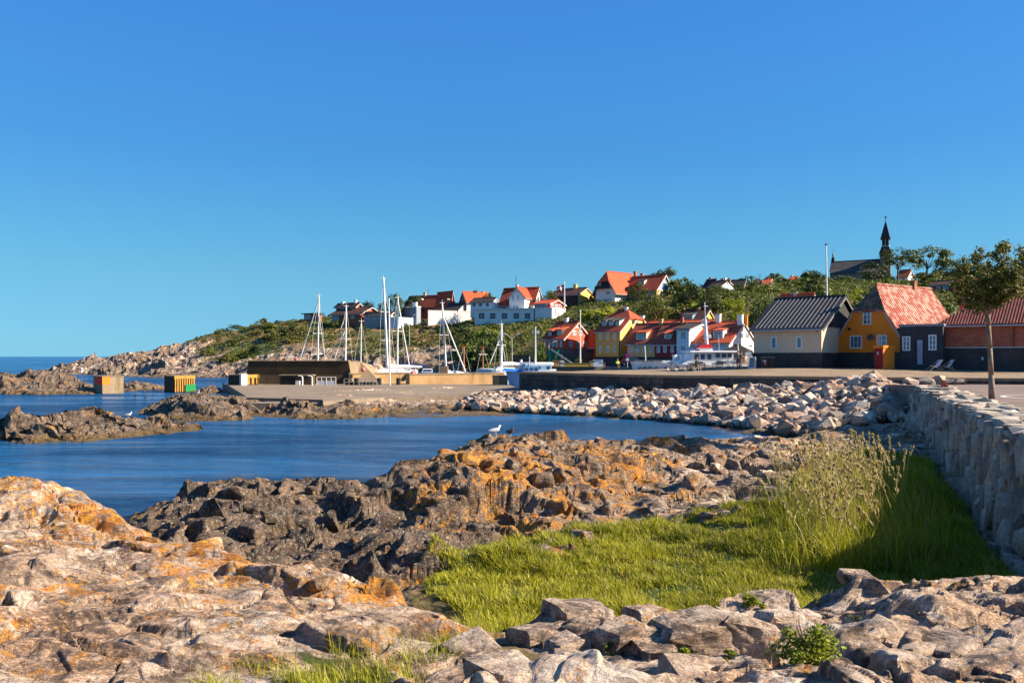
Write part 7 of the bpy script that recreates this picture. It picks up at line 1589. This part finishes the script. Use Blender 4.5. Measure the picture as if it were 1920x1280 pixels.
def fore_grass():
    g = np.random.default_rng(8); n = 15000; px = g.uniform(360, 960, n); Y = g.uniform(4.6, 9.6, n); x = (px-HX)/F*Y; z, B = land(x, Y); py = HY+(CZ-z)/Y*F
    ed = np.interp(px, [360, 420, 600, 700, 800, 860, 930, 960], [1268, 1240, 1208, 1196, 1190, 1178, 1150, 1150]); lo = np.interp(px, [360, 780, 800, 850, 920, 960], [1420, 1300, 1240, 1210, 1185, 1160])
    k = (py > ed+12) & (py < lo+25) & (vnoise(x*4, Y*4, 3) > .33); x, Y, z, px = x[k], Y[k], z[k], px[k]
    h = g.uniform(.05, .2, len(x))*(.6+.8*vnoise(x*3, Y*3, 5)); me = blades('grass_tufts', x, Y, z-.02, h, np.full(len(x), .0055), g, M_grass, .45); o = link(bpy.data.objects.new('grass_tufts', me)); o['kind'] = 'stuff'; o['label'] = 'green grass growing in the crevice of the foreground rocks'
fore_grass()
def seed_grass():
    g = np.random.default_rng(15); rr = random.Random(15); n = 250; X = []; Y = []; 
    while len(X) < n:
        px = rr.gauss(1590, 52); Yy = rr.uniform(15.0, 24.5)
        if not 1430 < px < 1700: continue
        X.append((px-HX)/F*Yy); Y.append(Yy)
    X = np.array(X); Y = np.array(Y); z, _ = land(X, Y); z = np.minimum(z, .9); H = g.uniform(.8, 1.75, n)
    V = []; Fc = []; T = []
    def quad(a, b, c, d, t): k = len(V); V.extend([a, b, c, d]); Fc.append((k, k+1, k+2, k+3)); T.extend([t]*4)
    for i in range(n):
        b = Vector((X[i], Y[i], z[i]-.05)); lx, ly = rr.gauss(-.10, .12), rr.gauss(0, .1); h = H[i]; t = rr.random(); pr = b; w = .018
        for j in range(1, 6):
            f = j/5; q = b + Vector((lx*h*f*f*1.3, ly*h*f*f*1.3, h*f)); sw = Vector((math.cos(t*9), math.sin(t*9), 0))*w; quad(pr-sw*.5, pr+sw*.5, q+sw*.4, q-sw*.4, t*.5); pr = q
            if j >= 4:
                for _ in range(15):
                    c = q.lerp(b + Vector((lx*h*1.3, ly*h*1.3, h)), rr.uniform(-.3, 1)) ; dx = Vector((rr.uniform(-.06, .035), rr.uniform(-.03, .03), rr.uniform(.01, .10))); e = c+dx*1.2; aa = rr.uniform(0, 6.28); sd = Vector((math.cos(aa)*.020, math.sin(aa)*.020, .01)); quad(c, c+dx*.5+sd, e, c+dx*.5-sd, .4+.6*rr.random())
    o = mesh_obj('seed_grass', V, Fc, M_reed); o['kind'] = 'stuff'; o['label'] = 'tall dry grasses with pale seed heads in front of the stone wall'; a = o.data.attributes.new('tint', 'FLOAT', 'POINT'); a.data.foreach_set('value', T)
    # long green leaves at their feet
    n = 9000; px = g.normal(1625, 75, n); Yy = g.uniform(14.5, 24, n); x = (px-HX)/F*Yy; k = (x < wall_x(Yy)-.8); x, Yy = x[k], Yy[k]; zz, _ = land(x, Yy); me = blades('long_grass', x, Yy, np.minimum(zz, .9)-.05, g.uniform(.45, 1.0, len(x)), np.full(len(x), .016), g, M_grass, .28); o = link(bpy.data.objects.new('long_grass', me)); o['kind'] = 'stuff'; o['label'] = 'long green grass among the seed heads and in the shade of the wall'
seed_grass()

# --- leafy plants and stones on the foreground rock
def leafy(px, py, lo, hi, wpx, hpx, n, label, name='leafy_shrub', mat=None, leaf=.016):
    b = on_land(px, py, lo, hi)
    if b is None: b = P(px, py, (lo+hi)/2); b.z = ground(b.x, b.y)
    s = b.y/F; g = np.random.default_rng(int(px)); rt = empty(name, b, label, 'plant'); w = wpx*s/2; h = hpx*s
    c, nr = clumpy(g, n, max(8, n//55), 1.0, -.1, .35, .3); c = c*np.array([w, w*.8, h*.8]) + np.array([0, 0, h*.15]); nr = nr*.4+np.array([0, 0, .8])
    o = link(bpy.data.objects.new('foliage', leaves_mesh('foliage', c, nr, leaf, mat or M_leafY, g, .45, .7))); o.parent = rt
    st = MB(); r = random.Random(int(px))
    for k in range(max(4, n//70)): a = r.uniform(0, 6.28); q = r.uniform(.3, .8); st.path([(0,0,-.04), (w*q*.5*math.cos(a), w*q*.4*math.sin(a), h*.3), (w*q*math.cos(a), w*q*.8*math.sin(a), h*r.uniform(.4, .8))], [.005, .004, .002], 4)
    st.build('stem', M_bark, rt)
leafy(1518, 1240, 5.2, 9, 150, 92, 1900, 'bright green leafy rose bush growing in the foreground rock crevice, the largest one'); leafy(1282, 1248, 5, 9, 62, 34, 420, 'small bright green leafy plant left of the big rock face'); leafy(1410, 1146, 6, 10.5, 58, 34, 420, 'leafy green plant on top of the foreground block')
leafy(1372, 1238, 5, 9, 44, 22, 220, 'tiny leafy plant just left of the largest bush'); leafy(1140, 1228, 5, 9, 36, 34, 260, 'olive tuft of small leaves between the broken blocks', mat=M_leafA, leaf=.009); leafy(1535, 1140, 6, 10.5, 30, 22, 140, 'sparse weed beside the flat grey slab in the foreground', mat=M_leafA, leaf=.010)
leafy(1601, 1162, 6, 10.5, 36, 14, 120, 'low weed at the foot of the flat grey slab', mat=M_leafA, leaf=.009)
q = PZ(1770, 732, ROADZ-.02); rt = empty('red_weed', q, 'reddish-brown dried weed on top of the far end of the stone wall', 'plant'); g = np.random.default_rng(3); c, nr = clumpy(g, 500, 14, 1.0, -.1, .4, .3)
o = link(bpy.data.objects.new('foliage', leaves_mesh('foliage', c*np.array([.22, .22, .34])+np.array([0, 0, .2]), nr, .03, paint('dry_red_leaf', (.32,.09,.05), .8, .2), g))); o.parent = rt
MB().tube((0,0,-.05), (.02,0,.4), .012).build('stem', M_bark, rt)

# --- loose blocks and outcropping knobs on the near rocks
def chunk_mesh(seed, li, dk, pk, npt=14, sh=None):
    r = random.Random(seed); bm = bmesh.new(); s = (1, r.uniform(.6, .95), r.uniform(.5, .85)); sharp = sh or r.uniform(.6, .95)
    for i in range(npt):
        p = Vector([r.gauss(0, 1) for _ in range(3)]); m = max(abs(c) for c in p); p = p.normalized()*(1-sharp) + (p/m)*sharp
        bm.verts.new((p.x*s[0]/2, p.y*s[1]/2, p.z*s[2]/2))
    if npt == 60:
        bm.clear(); bmesh.ops.create_cube(bm, size=1.0)
        for v in bm.verts: v.co += Vector([r.uniform(-.13, .13) for _ in range(3)]); v.co.z *= .75
        bmesh.ops.bevel(bm, geom=[e for e in bm.edges if r.random() < .5], offset=.12, segments=1, affect='EDGES')
        bmesh.ops.triangulate(bm, faces=bm.faces[:])
    else: h = bmesh.ops.convex_hull(bm, input=bm.verts); bmesh.ops.delete(bm, geom=list({g for g in list(h.get('geom_interior', [])) + list(h.get('geom_unused', [])) if isinstance(g, bmesh.types.BMVert)}), context='VERTS')
    if npt != 60: bmesh.ops.bevel(bm, geom=bm.edges[:], offset=.025, segments=1, affect='EDGES'); bmesh.ops.triangulate(bm, faces=bm.faces[:])
    for _ in range(3 if npt == 60 else 2): bmesh.ops.subdivide_edges(bm, edges=[e for e in bm.edges if e.calc_length() > .10], cuts=1); bmesh.ops.triangulate(bm, faces=bm.faces[:])
    bm.normal_update()
    for v in bm.verts: n = mnoise.fractal(v.co*3.2 + Vector((seed, 0, 0)), 1.0, 2.2, 3); v.co += v.normal*n*.035
    me = bpy.data.meshes.new('boulder'); bm.to_mesh(me); bm.free(); me.materials.append(M_rock)
    for nm, val in (('lichen', li), ('dark', dk), ('veg', 0.0), ('pink', pk)): a = me.attributes.new(nm, 'FLOAT', 'POINT'); a.data.foreach_set('value', [val]*len(me.vertices))
    return me
CH = {'D': [chunk_mesh(1200+i, .1, .9, 0) for i in range(6)], 'O': [chunk_mesh(1220+i, .6, .5, .1) for i in range(6)], 'S': [chunk_mesh(1240+i, .3, .3, .3) for i in range(5)], 'F': [chunk_mesh(1260+i, .05, 0, 1) for i in range(8)], 'A': [chunk_mesh(1280+i, .75, 0, .8) for i in range(4)], 'X': [chunk_mesh(1300+i, .05, 0, 1, 60, .99) for i in range(5)]}
def chunks():
    r = random.Random(99)
    def put(g, x, y, s, lab, grp, sink=.15, flat=1.0):
        z = ground(x, y); o = link(bpy.data.objects.new('boulder', CH[g][r.randrange(len(CH[g]))])); o.location = (x, y, z + s*.5*flat*.6 - s*sink); o.scale = (s, s, s*flat); o.rotation_euler = (r.uniform(-.35, .35), r.uniform(-.35, .35), r.uniform(0, 6.28)) if g != 'X' else (r.uniform(-.16, .16), r.uniform(-.2, .2), r.uniform(-.1, .6)); tag(o, lab, 'boulder', grp)
    zones = {'D': ([(260, 960), (350, 925), (620, 900), (740, 920), (860, 1000), (780, 1060), (640, 1080), (420, 1020)], .8, 26, 'dark jagged rock', 'dark rocks between the pale slab and the orange outcrop'),
             'O': ([(760, 890), (930, 835), (1090, 840), (1180, 920), (1080, 975), (960, 990), (880, 960)], 1.3, 24, 'grey rock crusted with orange lichen', 'rocks on the orange outcrop'),
             'S': ([(1200, 850), (1380, 840), (1640, 850), (1600, 880), (1500, 930), (1380, 950), (1200, 970)], 1.0, 24, 'grey-brown rock', 'rocks on the shelf right of the outcrop')}
    for g, (poly, z0, n, nm, gp) in zones.items():
        w = [V2(a, b, z0) for a, b in poly]; xs = [p[0] for p in w]; ys = [p[1] for p in w]; k = 0
        while k < n:
            x, y = r.uniform(min(xs), max(xs)), r.uniform(min(ys), max(ys))
            if not in_poly(x, y, w): continue
            s = r.choice([.35, .5, .7, .9]); px = HX + x/y*F; z = ground(x, y); 
            if z < .1: continue
            py = HY + (CZ-z)/y*F; k += 1
            cx = 'left' if px < sum(p[0] for p in poly)/len(poly) - 90 else ('right' if px > sum(p[0] for p in poly)/len(poly)+90 else 'middle'); cy = 'upper' if py < sum(p[1] for p in poly)/len(poly)-10 else 'lower'
            put(g, x, y, s, '%s %s, %s %s part of the %s' % ('big' if s > .8 else ('medium' if s > .45 else 'small'), nm, cy, cx, {'D': 'dark reef', 'O': 'orange outcrop', 'S': 'rock shelf'}[g]), gp, .22)
    for px, py, wp, g, lab in ((1010, 1200, 120, 'F', 'pinkish block in the foreground, left end of the broken ridge'), (1090, 1150, 150, 'F', 'large tilted pale block rising against the grass'), (1128, 1140, 60, 'F', 'split block on top of the tilted pale block'), (1060, 1215, 80, 'F', 'small rough block below the tilted pale block'),
          (1165, 1215, 110, 'F', 'block in the middle of the broken foreground ridge'), (1180, 1140, 50, 'F', 'little upright stone on the skyline of the foreground ridge'), (1215, 1150, 90, 'F', 'grey-topped block right of the little upright stone'), (1235, 1235, 100, 'F', 'squat block with a shadowed left side by the small leafy plant'), (1300, 1180, 190, 'F', 'biggest rectangular block with a steep sunlit front face'),
          (1395, 1185, 150, 'F', 'blocky shoulder right of the biggest rectangular block'), (1460, 1160, 90, 'F', 'orange-tinted block behind the rose bush'), (1600, 1130, 170, 'F', 'flat grey slab on the right foreground rock'), (1560, 1105, 100, 'F', 'rounded pinkish knob at the back of the right foreground rock'), (1640, 1100, 120, 'F', 'highest pinkish knob on the right foreground rock'),
          (1330, 1265, 190, 'F', 'low pale block at the bottom edge below the biggest block'), (880, 1235, 130, 'F', 'pale block at the left end of the right foreground rock'), (950, 1262, 150, 'F', 'broad pale block at the bottom edge, left of centre'), (1780, 1230, 150, 'F', 'greyish block low on the right foreground rock'), (1700, 1250, 110, 'F', 'wedge-shaped block near the bottom right'),
          (355, 1030, 110, 'A', 'orange-crusted knob at the rear edge of the left slab'), (70, 945, 110, 'A', 'dark-sided knob on top of the left slab'), (590, 1110, 90, 'A', 'orange-edged block near the tip of the left slab'), (110, 1140, 130, 'A', 'low rough step in the left slab')):
        b = on_land(px, py, 3.6, 12)
        if b is None: continue
        s = wp*b.y/F*.95
        if g == 'F' and 'block' in lab: g = 'X'; s *= .72
        put(g, b.x, b.y + s*.25, s*1.05, lab, None, .38 if g == 'X' else .34, .55 if 'slab' in lab or 'step' in lab else .8)
chunks()
